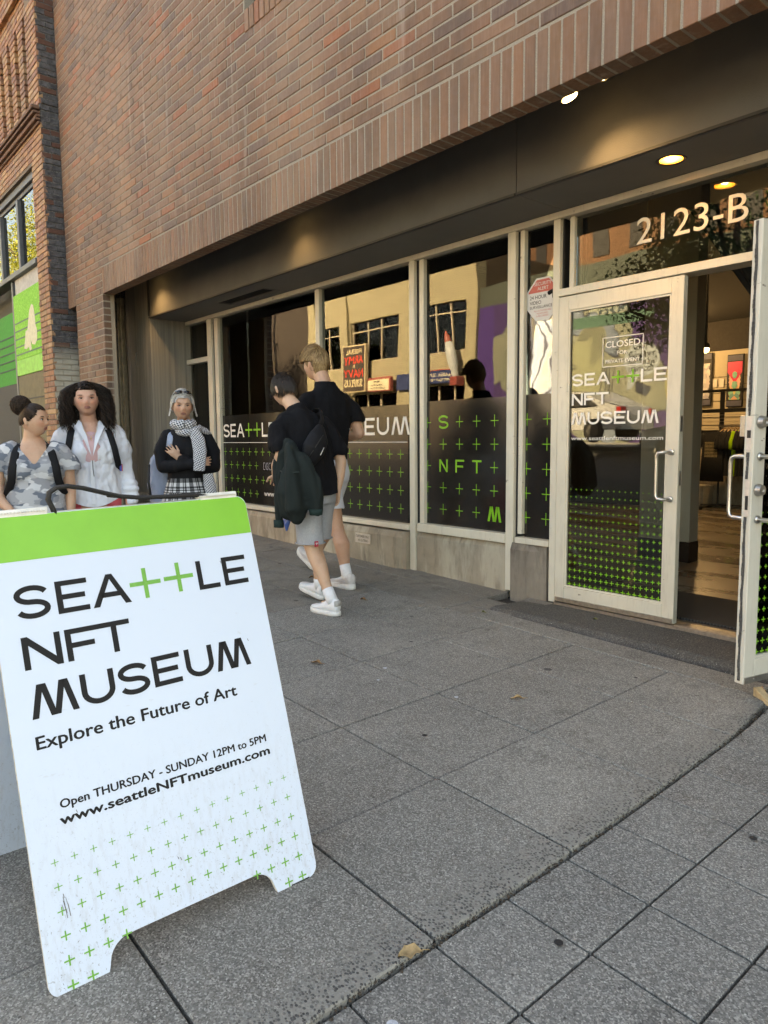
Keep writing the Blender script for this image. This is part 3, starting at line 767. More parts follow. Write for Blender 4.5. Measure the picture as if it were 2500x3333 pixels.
# big name across the first bay
mb = MB(); gl = MB()
def word(mb, gl, fc, items, x, y, h, t, gap, cr=None):
    for ch, w_ in items:
        if ch == '+': cross(gl, fc, x+w_/2, y+h*.52, w_/2*.96, t*.8, r2=h*.5)
        elif ch != ' ': wide_letter(mb, fc, ch, x, y, w_, h, t)
        x += w_+gap
    return x-gap
hh = .160; y0 = .035
word(mb, gl, FF, [('S', .155), ('E', .13), ('A', .18), ('+', .165), ('+', .165), ('L', .125), ('E', .13)], -8.09, y0, hh, .026, .024)
word(mb, gl, FF, [('N', .17), ('F', .15), ('T', .17)], -6.70, y0, hh, .027, .03)
word(mb, gl, FF, [('M', .24), ('U', .17), ('S', .16), ('E', .15), ('U', .17), ('M', .245)], -6.02+.05, y0, hh, .027, .033)
for (a, b) in ((-8.10, -7.474), (-7.466, -6.04), (-5.96, -4.70)): quadline(mb, FF, (a, -.030), (b, -.030), .006)
text_on(mb, FF, 'www.seattlenftmuseum.com', -7.155, -6.04, -.640, .062, .01)
mb.build('lettering', m_whitev, w2)
mb = MB(); text_on(mb, FF, 'DISCOVER THE FUTURE OF ART', -7.155, -6.04, -.340, .085, .012); mb.build('lettering', simple('pale outline print', (.62, .60, .66), .5, var=.02), w2)
mb = MB(); text_on(mb, FF, 'DISCOVER THE FUTURE OF ART', -7.150, -6.045, -.336, .077, -.012, e=.0022); mb.build('lettering', m_film, w2)
for r_i, z in enumerate((-.138, -.298, -.462, -.626)):
    x = -8.06
    while x < -4.70:
        skip = (r_i in (1, 3)) and (-7.22 < x < -5.75)
        if not skip and not (-6.07 < x < -5.93): cross(gl, FF, x, z, .040, .006, r2=.045)
        x += .1485
gl.build('cross_print', m_lime, w3)
# second bay
gl = MB()
for j in range(5):
    for i in range(5):
        x = -4.443+.1865*i; z = .134-.182*j
        if (j, i) == (0, 1): wide_letter(gl, FF, 'S', x-.055, z-.055, .115, .112, .017)
        elif j == 2 and i in (1, 2, 3): wide_letter(gl, FF, 'NFT'[i-1], x-.045, z-.05, .098, .105, .017)
        elif (j, i) == (4, 4): wide_letter(gl, FF, 'M', x-.065, z-.06, .14, .12, .022)
        else: cross(gl, FF, x, z, .040, .006, r2=.046)
gl.build('cross_print', m_lime, w4)
gl = MB()
for j in range(5):
    for i in range(2): cross(gl, FF, -3.400+.030+.182*i-.012, .134-.182*j, .040 if i == 0 else .040, .006, r2=.046)
gl.build('cross_print', m_lime, w5)
# house number on the transom glass
F2 = Face((0, 4.2605, 0), (1, 0, 0), (0, 0, 1), (0, -1, 0))
mb = MB(); text_on(mb, F2, '2123-B', -2.532, -1.846, 1.210, .166, .0); mb.build('lettering', simple('cream vinyl', (.72, .66, .56), .4, var=.04), w6)
# security sticker: octagon
oc = MB(); oi = MB(); ot = MB(); od = MB(); cxs, czs, rx_, rz_ = -3.258+.0, .985, .137, .150
def octp(k): return [(cxs+k*rx_*a, czs+k*rz_*b) for a, b in ((-.42, -1), (.42, -1), (1, -.42), (1, .42), (.42, 1), (-.42, 1), (-1, .42), (-1, -.42))]
poly2(oc, F2, octp(1.0), .001); poly2(oi, F2, octp(.97), .0014)
poly2(ot, F2, [(a, b) for a, b in octp(.94)][0:3]+[(cxs+.94*rx_, czs+.35*rz_), (cxs-.94*rx_, czs+.35*rz_)]+[octp(.94)[7]], .0018)
r1 = MB(); poly2(r1, F2, octp(.92), .0016)
st = MB(); poly2(st, F2, [octp(.92)[0], octp(.92)[1], octp(.92)[2], (cxs+.92*rx_, czs+.33*rz_), (cxs-.92*rx_, czs+.33*rz_), octp(.92)[7]], .0020)
text_on(od, F2, '24 HOUR', cxs-.112, cxs+.035, czs+.005, .028, .01, .0026); text_on(od, F2, 'VIDEO', cxs-.112, cxs-.012, czs-.032, .026, .01, .0026); text_on(od, F2, 'SURVEILLANCE', cxs-.112, cxs+.085, czs-.062, .021, .008, .0026)
lathe_prof(od, F2.P(cxs+.052, czs+.030, .003), (1, 0, .35), [(0, .012), (.004, .015), (.05, .013), (.052, .006)], 10)
od.box(cxs+.085, cxs+.090, 4.2565, 4.2575, czs-.005, czs+.03)
rd = MB()
for k_, (s_, yy) in enumerate((('ALL ACTIVITIES ARE', -.085), ('MONITORED', -.104), ('& RECORDED', -.122))): text_on(rd, F2, s_, cxs-(.075, .048, .052)[k_], cxs+(.075, .048, .052)[k_], czs+yy, .012, .0, .0026)
wt = MB(); text_on(wt, F2, 'SECURITY', cxs-.075, cxs+.075, czs+.098, .024, .01, .0026); text_on(wt, F2, 'ALERT', cxs-.045, cxs+.05, czs+.065, .024, .01, .0026)
m_pink = simple('faded sticker red', (.52, .10, .08), .45, var=.1); m_stw = simple('sticker white', (.62, .60, .57), .45, var=.03)
sk = oc.build('security_sticker', m_stw, w5); oi.build
r1.build('sticker_red', m_pink, w5); st.build('sticker_panel', m_stw, w5)
od.build('lettering', m_darkv, w5); rd.build('lettering', m_pink, w5); wt.build('lettering', m_stw, w5)

# ---- doors
def leaf(hx, hy, ang, closed):
    """door leaf built in its own frame: hinge at origin, width along local -X when closed, outside = -Y"""
    root = bpy.data.objects.new('door', None)
    wd = .893; z0, z1 = -1.165, .955; th = .048
    mat = m_cream if closed else m_white_leaf
    fr = MB()
    sx = 1 if not closed else 1
    L0, L1 = -wd, 0
    sw = .078
    fr.cbox(L0, L0+sw, 0, th, z0, z1, .003); fr.cbox(L1-sw, L1, 0, th, z0, z1, .003)
    fr.cbox(L0+sw+.0005, L1-sw-.0005, 0, th, z1-.095, z1, .003); fr.cbox(L0+sw+.0005, L1-sw-.0005, 0, th, z0, z0+.115, .003)
    return fr, (L0, L1, sw, z0, z1, th, mat)
def make_door(hx, hy, ang, closed):
    fr, (L0, L1, sw, z0, z1, th, mat) = leaf(hx, hy, ang, closed)
    if closed: fr.v = [(-x-.893, y, z) for x, y, z in fr.v]   # mirrored: hinge left
    bx = -.893 if closed else 0
    def put(mbx, name, mt, par, smooth=False):
        c, s = math.cos(ang), math.sin(ang)
        mbx.v = [(hx+x*c-y*s, hy+x*s+y*c, z) for x, y, z in mbx.v]
        return mbx.build(name, mt, par, smooth)
    D = put(fr, 'door', mat, B)
    W = .893
    g = MB(); g.box(-W+sw, -sw, .020, .026, z0+.115, z1-.095); put(g, 'glass', m_glass_d, D)
    # glazing bead
    gb = MB()
    for a in ((-W+sw, -W+sw+.012), (-sw-.012, -sw)): gb.box(a[0], a[1], .006, .019, z0+.128, z1-.108)
    for a in ((z0+.1155, z0+.1275), (z1-.1075, z1-.0955)): gb.box(-W+sw, -sw, .006, .019, a[0], a[1])
    put(gb, 'glazing_bead', mat, D)
    # kick sweep
    k = MB(); k.box(-W+.004, -.004, -.006, -.001, z0+.004, z0+.032)
    for i in range(6): lathe_prof(k, (-W+.07+i*.15, -.006, z0+.019), (0, -1, 0), [(0, .004), (.002, .003)], 8)
    put(k, 'door_sweep', m_steel_d, D)
    fcx = Face((-W, .0195, 0), (1, 0, 0), (0, 0, 1), (0, -1, 0))
    gx = MB()
    nrow, ncol = 14, 17
    for j in range(nrow):
        f = j/(nrow-1); r_ = .0070+.0085*f; tt = .0022+.0042*f; zz_ = -.359-.0514*j
        for i in range(ncol): cross(gx, fcx, .112+(.669/(ncol-1))*i, zz_, r_, tt)
    put(gx, 'cross_print', m_lime, D)
    if closed:
        wt = MB(); gl = MB()
        o = Face((0-0, .0195, 0), (1, 0, 0), (0, 0, 1), (0, -1, 0)); xx = -.893+.105
        word(wt, gl, o, [('S', .088), ('E', .08), ('A', .105), ('+', .094), ('+', .094), ('L', .078), ('E', .085)], xx, .345, .082, .015, .0105)
        word(wt, gl, o, [('N', .088), ('F', .083), ('T', .094)], xx, .216, .080, .015, .010)
        word(wt, gl, o, [('M', .118), ('U', .09), ('S', .09), ('E', .083), ('U', .09), ('M', .118)], xx, .085, .083, .015, .0105)
        text_on(wt, o, 'www.seattlenftmuseum.com', xx-.0, xx+.675, -.020, .028)
        a, b, c_, d = xx+.235, xx+.522, .458, .645
        for q in (((a, c_), (b, c_)), ((b, c_), (b, d)), ((b, d), (a, d)), ((a, d), (a, c_))): quadline(wt, o, q[0], q[1], .005, ext=.0025)
        text_on(wt, o, 'CLOSED', a+.02, b-.02, .580, .042, .012); text_on(wt, o, 'FOR', a+.105, b-.11, .532, .024, .008); text_on(wt, o, 'PRIVATE EVENT', a+.02, b-.02, .480, .024, .008)
        put(wt, 'lettering', m_whitev, D); put(gl, 'cross_print', m_lime, D)
        cl = MB(); cl.cbox(-.893+.225, -.893+.50, .028, .07, .80, .862, .004); put(cl, 'door_closer', m_cream, D)
    # pull handles (tube with returns) and locks
    hxl = -W+.045 if not closed else -.045
    def handle(side):
        mbh = MB(); y1 = -.001 if side < 0 else th+.001; d = -1 if side < 0 else 1
        zt_, zb_ = -.095, -.385
        off = .095
        inx = .06*(1 if not closed else -1)
        pts = [(hxl, y1, zt_), (hxl, y1+d*.03, zt_), (hxl+inx*.25, y1+d*.062, zt_), (hxl+inx*.8, y1+d*.068, zt_-.004), (hxl+inx, y1+d*.068, zt_-.022), (hxl+inx, y1+d*.068, zt_-.05),
               (hxl+inx, y1+d*.068, zb_+.05), (hxl+inx, y1+d*.068, zb_+.022), (hxl+inx*.8, y1+d*.068, zb_+.004), (hxl+inx*.25, y1+d*.062, zb_), (hxl, y1+d*.03, zb_), (hxl, y1, zb_)]
        if not closed:
            pts = [(hxl, y1, zt_), (hxl, y1+d*.075, zt_), (hxl, y1+d*.092, zt_-.008), (hxl, y1+d*.098, zt_-.03), (hxl, y1+d*.098, zb_+.03), (hxl, y1+d*.092, zb_+.008), (hxl, y1+d*.075, zb_), (hxl, y1, zb_)]
        mbh.tube(pts, .0105, 12)
        for zq in (zt_, zb_): lathe_prof(mbh, (hxl, y1, zq), (0, d, 0), [(0, .019), (.007, .019), (.010, .014)], 16)
        put(mbh, 'handle', m_steel, D, True)
    handle(-1); handle(1)
    if not closed:
        lk = MB()
        for zq in (.062, -.248): lathe_prof(lk, (hxl-.004, -.001, zq), (0, -1, 0), [(0, .029), (.006, .0295), (.014, .026), (.026, .0225), (.027, .012), (.023, .008)], 18)
        put(lk, 'lock_cylinder', m_steel_d, D)
        pl = MB(); pl.cbox(-W-.003, -W-.0005, .012, .036, -.070, .085, .001); pl.cbox(-W-.003, -W-.0005, .010, .032, -.37, -.20, .001); put(pl, 'lock_face_plate', m_steel_p, D)
        pk = MB(); pk.box(-W-.0045, -W-.003, .014, .032, -.01, .025); pk.box(-W-.0045, -W-.003, .014, .028, -.34, -.275); put(pk, 'latch', m_black, D)
        gsk = MB()
        for (a, b) in ((-1.15, -.372), (-.198, -.075), (.09, .95)):
            q = a; V = []; 
            while q < b:
                q2 = min(b, q+.02); gsk.box(-W-.0045, -W-.0005, .020+.002*math.sin(q*23), .031+.002*math.sin(q*57), q, q2-.0005); q = q2
        put(gsk, 'weatherstrip', simple('worn pile weatherstrip', (.075, .072, .068), .95, var=.7, nscale=120, bump=.8, bscale=400), D)
        sb = MB(); sb.cbox(-W+.004, -W+.075, th+.001, th+.028, -.005, .095, .003); put(sb, 'rim_latch_box', m_steel_d, D)
        lb = MB(); lb.box(-W+.008, -W+.045, th+.0285, th+.030, .0, .09); put(lb, 'latch_label', m_stw, D)
    else:
        pl = MB(); pl.cbox(-.001, .002, .008, .036, .03, .125, .0005); pl.box(.002, .004, .012, .03, -.30, -.21); put(pl, 'strike_plate', m_steel_d, D)
    return D
make_door(-2.172, 4.190, 0, True)
oa = math.atan2(4.235-3.405, -1.262+1.452)   # direction from free edge to hinge
make_door(-1.205, 4.262, math.atan2(4.225-3.400, -1.258+1.447), False)
# threshold and wedge
mb = MB(); mb.box(-3.07, -1.2, 4.19, 4.33, -1.20, -1.172)
for i in range(7): mb.box(-2.17, -1.205, 4.20+.016*i, 4.208+.016*i, -1.1719, -1.168)
mb.build('threshold', m_steel_d, B)
wd = MB(); wd.add([(-1.40, 3.50, gz(-1.4, 3.5)), (-1.30, 3.43, gz(-1.3, 3.4)), (-1.28, 3.47, gz(-1.3, 3.4)), (-1.38, 3.54, gz(-1.4, 3.5)), (-1.40, 3.50, gz(-1.4, 3.5)+.045), (-1.38, 3.54, gz(-1.4, 3.5)+.045), (-1.295, 3.435, gz(-1.3, 3.4)+.010), (-1.285, 3.465, gz(-1.3, 3.4)+.010)],
      [(0, 1, 2, 3), (4, 6, 7, 5), (0, 1, 6, 4), (3, 2, 7, 5), (1, 2, 7, 6), (0, 3, 5, 4)])
tag(wd.build('door_wedge', simple('pale wood', (.50, .36, .20), .7, var=.25, nscale=40)), 'pale wooden door wedge on the pavement under the open door', 'wedge')
# =================================================================== interior
t = NT('polished concrete floor'); p = t.pos(); a = t.noise(t.scale(p, (.7, 2.6, 1)), 1.0, 5, .65); t.col(t.ramp(a, [(.25, (.10, .08, .06)), (.55, (.19, .155, .115)), (.8, (.27, .22, .17))])); t.rough(t.ramp(a, [(.3, (.18,)*3), (.7, (.38,)*3)])); m_floor = t.m
m_wall_i = simple('warm plaster wall', (.48, .43, .34), .8, var=.05, nscale=3)
m_wall_d = simple('dark interior wall', (.035, .032, .030), .85)
mb = MB(); mb.box(-9.0, 2.6, 4.33, 14.8, -1.30, -1.172); mb.build('interior_floor', m_floor, B)
mb = MB(); mb.box(-9.0, 2.6, 4.34, 14.8, 2.30, 2.345); mb.box(-9.0, 2.6, 4.335, 4.37, 1.54, 2.30); mb.build('interior_ceiling', m_ceil_black, B)
mb = MB(); mb.box(-8.99, -8.95, 4.34, 14.7, -1.17, 2.29); mb.box(2.55, 2.59, 4.34, 14.7, -1.17, 2.29); mb.build('interior_side_wall', m_wall_d, B)
mb = MB(); mb.box(-8.94, 2.5, 14.62, 14.7, -1.17, 1.70); bw = mb.build('interior_back_wall', m_wall_i, B)
mb = MB()
for i in range(14): mb.box(-8.9, 2.5, 14.605, 14.619, -.9+.16*i, -.9+.16*i+.006)
mb.build('wall_groove', m_trim, bw)
mb = MB(); mb.box(-8.94, 2.5, 14.62, 14.7, 1.701, 2.29); mb.build('dark_wall_band', m_wall_d, B)
m_colp = simple('cream painted column', (.46, .40, .30), .7, var=.05, nscale=3)
mb = MB(); mb.cbox(-3.70, -3.19, 6.40, 6.57, -.98, 2.29, .004); mb.build('interior_column', m_colp, B)
mb = MB(); mb.box(-3.705, -3.185, 6.392, 6.578, -1.169, -.981); mb.build('column_base', simple('dark brown rubber base', (.035, .022, .016), .45), B)
mb = MB(); mb.box(-3.29, -3.262, 4.42, 4.9, -1.16, 2.2)
mb.v = []; mb.f = []; mb.mi = []
mb.cbox(-8.9, -6.35, 11.2, 11.3, -1.17, 2.28, .004); mb.build('added_dark_backdrop', m_wall_d, B)  # added dark sheet standing in for the unlit room behind the door glass
mb = MB(); mb.cbox(-8.9, -8.62, 4.5, 4.9, -1.17, 2.28, .004); mb.build('interior_column', m_colp, B)
# low concrete wall, steps platform
mb = MB(); mb.box(-8.9, 2.5, 12.0, 12.15, -1.169, -.58); mb.box(-8.9, 2.5, 12.151, 14.6, -1.168, -.62); mb.build('platform_wall', m_bulk, B)
def rail():
    R_ = thing('guard_railing', (-5.5, 12.2, -.58), 'black guard railing with thin cables on the low concrete wall inside the doorway', 'railing')
    mb = MB()
    for z, h in ((.75, .022), (.42, .03), (.07, .03)): mb.box(-8.8, 2.4, 12.05, 12.09, z-h, z+h)
    mb.build('rail', m_black, R_)
    for x in (-7.9, -6.72, -5.54, -4.36, -3.2, -2.0, -.8):
        mb = MB(); mb.box(x-.035, x+.035, 12.091, 12.12, -.58, .75); mb.build('post', m_black, R_)
    mb = MB()
    for i in range(9): mb.tube([(-8.8, 12.07, -.48+.055*i*1.0), (2.4, 12.07, -.48+.055*i)], .004, 5)
    for i in range(5): mb.tube([(-8.8, 12.07, .13+.055*i), (2.4, 12.07, .13+.055*i)], .003, 5)
    mb.build('cable', m_steel_d, R_)
rail()
def art(x0, x1, z0, z1, lab, pal, seed):
    A = thing('art_print', ((x0+x1)/2, 14.6, (z0+z1)/2), lab, 'art print')
    mb = MB(); mb.cbox(x0, x1, 14.56, 14.60, z0, z1, .004); mb.build('canvas', m_black, A)
    t = NT('printed figure '+str(seed)); p = t.pos()
    xyz = t.sep(p); xm = (x0+x1)/2; ax = t.math('ABSOLUTE', t.math('SUBTRACT', xyz[0], xm))
    cb = t.n('CombineXYZ'); t.L(ax, cb.inputs[0]); t.L(xyz[2], cb.inputs[2])
    v = t.n('TexVoronoi'); v.inputs['Scale'].default_value = 13; t.L(cb.outputs[0], v.inputs['Vector'])
    c = t.ramp(t.sep(v.outputs['Color'])[0], [(i/len(pal), q) for i, q in enumerate(pal)], 'CONSTANT')
    sh = t.math('ADD', t.math('MULTIPLY', ax, 5.5), t.math('MULTIPLY', t.noise(cb.outputs[0], 9, 2), .8)); c = t.mix(t.step(sh, .95, 1.0), c, (.012, .012, .014))
    t.col(c); t.rough(.5); mt = t.m
    w = x1-x0; mb = MB(); mb.box(x0+.05*w, x1-.05*w, 14.552, 14.559, z0+(z1-z0)*.14, z0+(z1-z0)*.80); mb.build('print', mt, A)
    if seed == 1:
        mb = MB(); mb.box(x0+.06*w, x1-.06*w, 14.545, 14.551, z0+(z1-z0)*.66, z0+(z1-z0)*.86)
        mb.add([(x0+.06*w, 14.55, z0+(z1-z0)*.66), (x1-.06*w, 14.55, z0+(z1-z0)*.66), (xm, 14.55, z0+(z1-z0)*.45)], [(0, 1, 2)]); mb.build('print', simple('magenta print', (.62, .02, .10), .5), A)
        mb = MB(); mb.ell((xm, 14.546, z0+(z1-z0)*.42), (.05, .004, .075)); mb.ell((xm, 14.547, z0+(z1-z0)*.62), (.045, .003, .08)); mb.build('print', simple('teal print', (.16, .42, .33), .5), A)
    mb = MB(); mb.box(x0+.04*w, x1-.04*w, 14.545, 14.552, z0+.02, z0+(z1-z0)*.12); mb.box(x0+.04*w, x1-.04*w, 14.545, 14.552, z0+(z1-z0)*.88, z1-.02); mb.build('print_border', simple('slate blue print', (.07, .075, .12), .6), A)
art(-6.60, -6.28, .57, 1.60, 'tall dark art print with a magenta and teal figure on the far yellow wall', [(.20, .48, .38), (.6, .35, .25), (.66, .5, .2), (.12, .3, .3), (.7, .4, .35)], 1)
art(-7.20, -6.90, .61, 1.68, 'tall pale grey art print half hidden behind the interior column', [(.4, .4, .45), (.5, .5, .52), (.3, .3, .38), (.45, .42, .45)], 2)
for x, l in ((-6.76, 'larger white caption card beside the magenta art print'), (-6.895, 'small white caption card between the two art prints')):
    mb = MB(); mb.box(x, x+.09, 14.595, 14.604, .98, 1.14); tag(mb.build('caption_card', m_stw), l, 'caption card')
mb = MB(); mb.box(-6.70, -6.62, 13.2, 13.25, -.6, 1.60); mb.build('interior_post', m_black, B)
# garment rack with shirts
RK = thing('garment_rack', (-5.0, 11.3, -1.17), 'black rolling garment rack behind the open doorway', 'rack')
mb = MB(); mb.tube([(-5.19, 11.3, -1.08), (-5.19, 11.3, .15)], .016, 8); mb.tube([(-4.1, 11.3, -1.08), (-4.1, 11.3, .15)], .016, 8); mb.build('upright', m_black, RK)
mb = MB(); mb.tube([(-5.22, 11.3, .15), (-4.05, 11.3, .15)], .014, 8); mb.build('hanging_bar', m_steel, RK)
mb = MB(); mb.tube([(-5.19, 11.3, -1.08), (-4.1, 11.3, -1.08)], .015, 8)
for x in (-5.19, -4.1): mb.tube([(x-.18, 11.12, -1.08), (x+.12, 11.48, -1.08)], .015, 8)
mb.build('base', m_black, RK)
for (x, y) in ((-5.37, 11.12), (-5.07, 11.48), (-4.28, 11.12), (-3.98, 11.48)):
    mb = MB(); lathe_prof(mb, (x-.012, y, -1.13), (1, 0, 0), [(0, .034), (.024, .034)], 12); mb.build('castor', m_black, RK)
def shirt(k, x, col, lab):
    T = MB()
    sec = [(.02, .055, .012), (.05, .17, .03), (.12, .215, .045), (.30, .21, .05), (.72, .22, .055)]
    # garment hangs edge-on along the bar: its width runs in Y, seen obliquely
    V = []; F = []; n = 16
    for d, hw, hd in sec:
        for i in range(n):
            a = 2*PI*i/n; V.append((x+hd*math.sin(a)*(1+.25*math.sin(5*a+k)), 11.3+hw*math.cos(a), .11-d))
    for j in range(len(sec)-1):
        for i in range(n): F.append((j*n+i, j*n+(i+1) % n, (j+1)*n+(i+1) % n, (j+1)*n+i))
    T.add(V, F)
    for s in (-1, 1): T.tube([(x, 11.3+s*.17, .05), (x, 11.3+s*.25, -.10), (x+.01, 11.3+s*.28, -.20)], [(.03, .06), (.035, .06), (.03, .055)], 8)
    o = T.build('hanging_shirt', col, None, True); tag(o, lab, 'shirt', 'shirts hanging on the garment rack' if k > 1 else None)
    h = MB(); h.tube([(x, 11.3, .175), (x, 11.305, .12)], .004, 5); h.tube([(x, 11.12, .06), (x, 11.3, .125), (x, 11.48, .06)], .008, 5); h.build('hanger', simple('wooden hanger', (.42, .22, .07), .5), o, origin=(0, 0, 0))
m_shirt = simple('black cotton', (.012, .012, .013), .9)
for k in range(8):
    x = -5.12+.055*k
    lab = ['first plain black t-shirt at the door end of the rack', 'plain black t-shirt second from the door end of the rack', 'plain black t-shirt third along the rack bar', 'black t-shirt just before the lime green one', 'lime green t-shirt among the black ones on the rack', 'black t-shirt just behind the lime green one', 'black t-shirt two behind the lime green one', 'last black t-shirt at the far end of the row'][k]
    shirt(k, x, simple('lime cotton', (.30, .55, .03), .9) if k == 4 else m_shirt, lab)
fs = Face((-5.168, 11.17, -.35), (.25, -.97, 0), (0, 0, 1), (-1, 0, 0)); mb = MB()
for j in range(11):
    for i in range(10): mb.box(-5.30+.02*i, -5.285+.02*i, 11.035, 11.037, -.10-.022*j, -.092-.022*j)
tag(mb.build('shirt_print', simple('pale print dots', (.5, .42, .25), .7)), 'block of small pale print marks on a black t-shirt', 'shirt print')
tq = MB(); tq.tube([(-5.20, 11.08, .06), (-5.20, 11.08, -.70)], [(.15, .03), (.19, .05)], 14, side=(1, 0, 0)); 
for s in (-1, 1): tq.tube([(-5.20+s*.13, 11.08, .02), (-5.20+s*.22, 11.08, -.16)], [(.05, .03), (.055, .03)], 8, side=(1, 0, 0))
tag(tq.build('hanging_shirt', m_shirt, None, True), 'black t-shirt facing the door with a block of pale print on its back', 'shirt')
cb = MB(); cb.cbox(-6.25, -5.57, 11.6, 11.95, -1.16, -.83, .006); cab = cb.build('storage_cube', simple('pale grey laminate', (.42, .38, .30), .6), None); tag(cab, 'pale low storage cube against the low wall inside', 'cube')
l_ = MB(); l_.cbox(-6.26, -5.56, 11.59, 11.955, -.829, -.808, .003); l_.build('lid', simple('cream laminate', (.6, .54, .42), .5), cab)
# mat at the door
t = NT('ribbed black door mat'); p = t.pos(); wv = t.n('TexWave'); wv.inputs['Scale'].default_value = 22; wv.inputs['Distortion'].default_value = 0
t.L(t.scale(p, (1, 1, 1), rot=(0, 0, .8)), wv.inputs['Vector']); t.col(t.ramp(wv.outputs[0], [(.3, (.012, .012, .012)), (.6, (.06, .058, .055))])); t.rough(.9); t.bump(wv.outputs[0], .6, .006)
mb = MB(); mb.cbox(-2.9, -1.25, 4.36, 5.10, -1.171, -1.155, .003); tag(mb.build('door_mat', t.m), 'dark ribbed mat on the floor just inside the open door', 'mat')
# curtains behind the glass
m_curt = simple('black curtain', (.016, .014, .013), .95, var=.3, nscale=9)
def curtain(x0, x1, y, z0, z1, lab, tie=None):
    mb = MB(); n = int((x1-x0)/.02); V = []; F = []
    zs = np.linspace(z1, z0, 9)
    for i in range(n+1):
        for j, z in enumerate(zs):
            u = i/n; x = x0+(x1-x0)*u
            if tie: k = (j/8)**1.0; x = x+(tie-x)*k*.85
            V.append((x, y+.035*math.sin(u*(x1-x0)*38+.7*math.sin(u*9))*(1-.1*j/8), z))
    for i in range(n):
        for j in range(8): F.append((i*9+j, (i+1)*9+j, (i+1)*9+j+1, i*9+j+1))
    mb.add(V, F); tag(mb.build('curtain', m_curt, None, True), lab, 'curtain')
curtain(-7.45, -6.0, 4.55, -1.1, 1.9, 'dark curtain behind the wide pane between the two joints')
curtain(-5.95, -5.1, 4.55, 1.0, 2.0, 'short black curtain at the top of the pane behind the fair haired man')
curtain(-2.45, -1.25, 4.75, .25, 1.5, 'black curtain tied aside above the open doorway', tie=-1.45)
curtain(-8.75, -8.40, 4.5, -1.1, 1.7, 'narrow black curtain in the slim left window')
mb = MB(); mb.box(-8.9, -3.0, 4.40, 4.42, .95, 1.53); 
tag(mb.build('blackout_pelmet', m_curt), 'black pelmet board along the top of the shop windows', 'pelmet')
# ---- lit lamps
def emat(name, col, s):
    mt = bpy.data.materials.new(name); mt.use_nodes = True; t = mt.node_tree; t.nodes.remove(t.nodes['Principled BSDF']); e = t.nodes.new('ShaderNodeEmission')
    e.inputs[0].default_value = (*col, 1); e.inputs[1].default_value = s; t.links.new(e.outputs[0], t.nodes['Material Output'].inputs[0]); return mt
WARM = (1.0, .68, .36)
m_bulb = emat('lit warm bulb', (1, .72, .34), 2.2)
def lamp_light(loc, energy, typ='SPOT', col=WARM, size=1.2, blend=.8, rad=.03, rot=None, parent=None):
    d = bpy.data.lights.new('lamp_light', typ); d.energy = energy; d.color = col; d.shadow_soft_size = rad
    if typ == 'SPOT': d.spot_size = size; d.spot_blend = blend
    o = bpy.data.objects.new('lamp_light', d); COL.objects.link(o)
    if parent: o.parent = parent; o.location = Vector(loc)-Vector(root_loc(parent))
    else: o.location = loc
    if rot: o.rotation_euler = rot
    return o
m_can = simple('amber ribbed reflector', (.62, .36, .10), .4, .3, var=.1, bump=.0)
D_ = thing('recessed_downlight', (DLX, DLY, 1.535), 'lit round recessed downlight in the grey soffit above the door', 'downlight')
mb = MB(); V = []; F = []; n = 28
prof = [(.066, 0.0), (.060, .003)]+[(.060-.0012*i-(.0012 if i % 2 else 0), .006+.0052*i) for i in range(14)]
for r_, h in prof:
    for i in range(n): V.append((DLX+r_*math.cos(2*PI*i/n), DLY+r_*math.sin(2*PI*i/n), 1.536+h))
for j in range(len(prof)-1):
    for i in range(n): F.append((j*n+i, j*n+(i+1) % n, (j+1)*n+(i+1) % n, (j+1)*n+i))
mb.add(V, F); mb.build('reflector', m_can, D_, True)
mb = MB(); lathe_prof(mb, (DLX, DLY, 1.596), (0, 0, 1), [(0, .020), (.004, .032), (.012, .036)], 20); mb.build('bulb', m_bulb, D_)
mb = MB(); V = []; F = []
for r_, h in ((.070, -.001), (.078, -.004), (.084, 0.0), (.070, .001)):
    for i in range(n): V.append((DLX+r_*math.cos(2*PI*i/n), DLY+r_*math.sin(2*PI*i/n), 1.535+h))
for j in range(3):
    for i in range(n): F.append((j*n+i, j*n+(i+1) % n, (j+1)*n+(i+1) % n, (j+1)*n+i))
mb.add(V, F); mb.build('trim_ring', simple('dark bronze', (.06, .055, .05), .4, .6), D_)
lamp_light((DLX, DLY, 1.575), .7, 'POINT', rad=.03, parent=D_)
def spot(x, y, z, lab, e, aim=(0, .35, -1), grp=None, shade=False):
    S = thing('spotlight', (x, y, z), lab, 'spotlight', grp)
    ax = Vector(aim).normalized()
    mb = MB(); lathe_prof(mb, (x, y, z), tuple(-ax), [(0, .050), (.004, .052), (.045, .045), (.10, .022), (.13, .02)], 18); mb.build('housing', m_trim, S)
    mb = MB(); lathe_prof(mb, (x+ax[0]*.004, y+ax[1]*.004, z+ax[2]*.004), tuple(ax), [(0, .044), (.004, .040), (.009, .02)], 18); mb.build('bulb', m_bulb, S)
    mb = MB(); mb.tube([(x-ax[0]*.12, y-ax[1]*.12, z-ax[2]*.12), (x-ax[0]*.12, y-ax[1]*.12, 2.30)], .008, 8); mb.build('stem', m_trim, S)
    if e: 
        q = (-Vector(ax)).to_track_quat('Z', 'Y')
        lamp_light((x+ax[0]*.03, y+ax[1]*.03, z+ax[2]*.03), e, 'SPOT', size=2.0, blend=1.0, rot=q.to_euler(), parent=S)
    return S
spot(-2.47, 3.44, 1.845, 'lit spotlight hanging just below the brick lintel near the door', 2.6, (.35, .26, -1))
spot(-2.26, 3.44, 1.90, 'second spotlight tipped outwards beside the lit one at the lintel', 0, (-.2, -.95, -.25))
spot(-5.5, 3.44, 1.93, 'spotlight hidden up behind the middle of the lintel', 1.1, (.1, .32, -1))
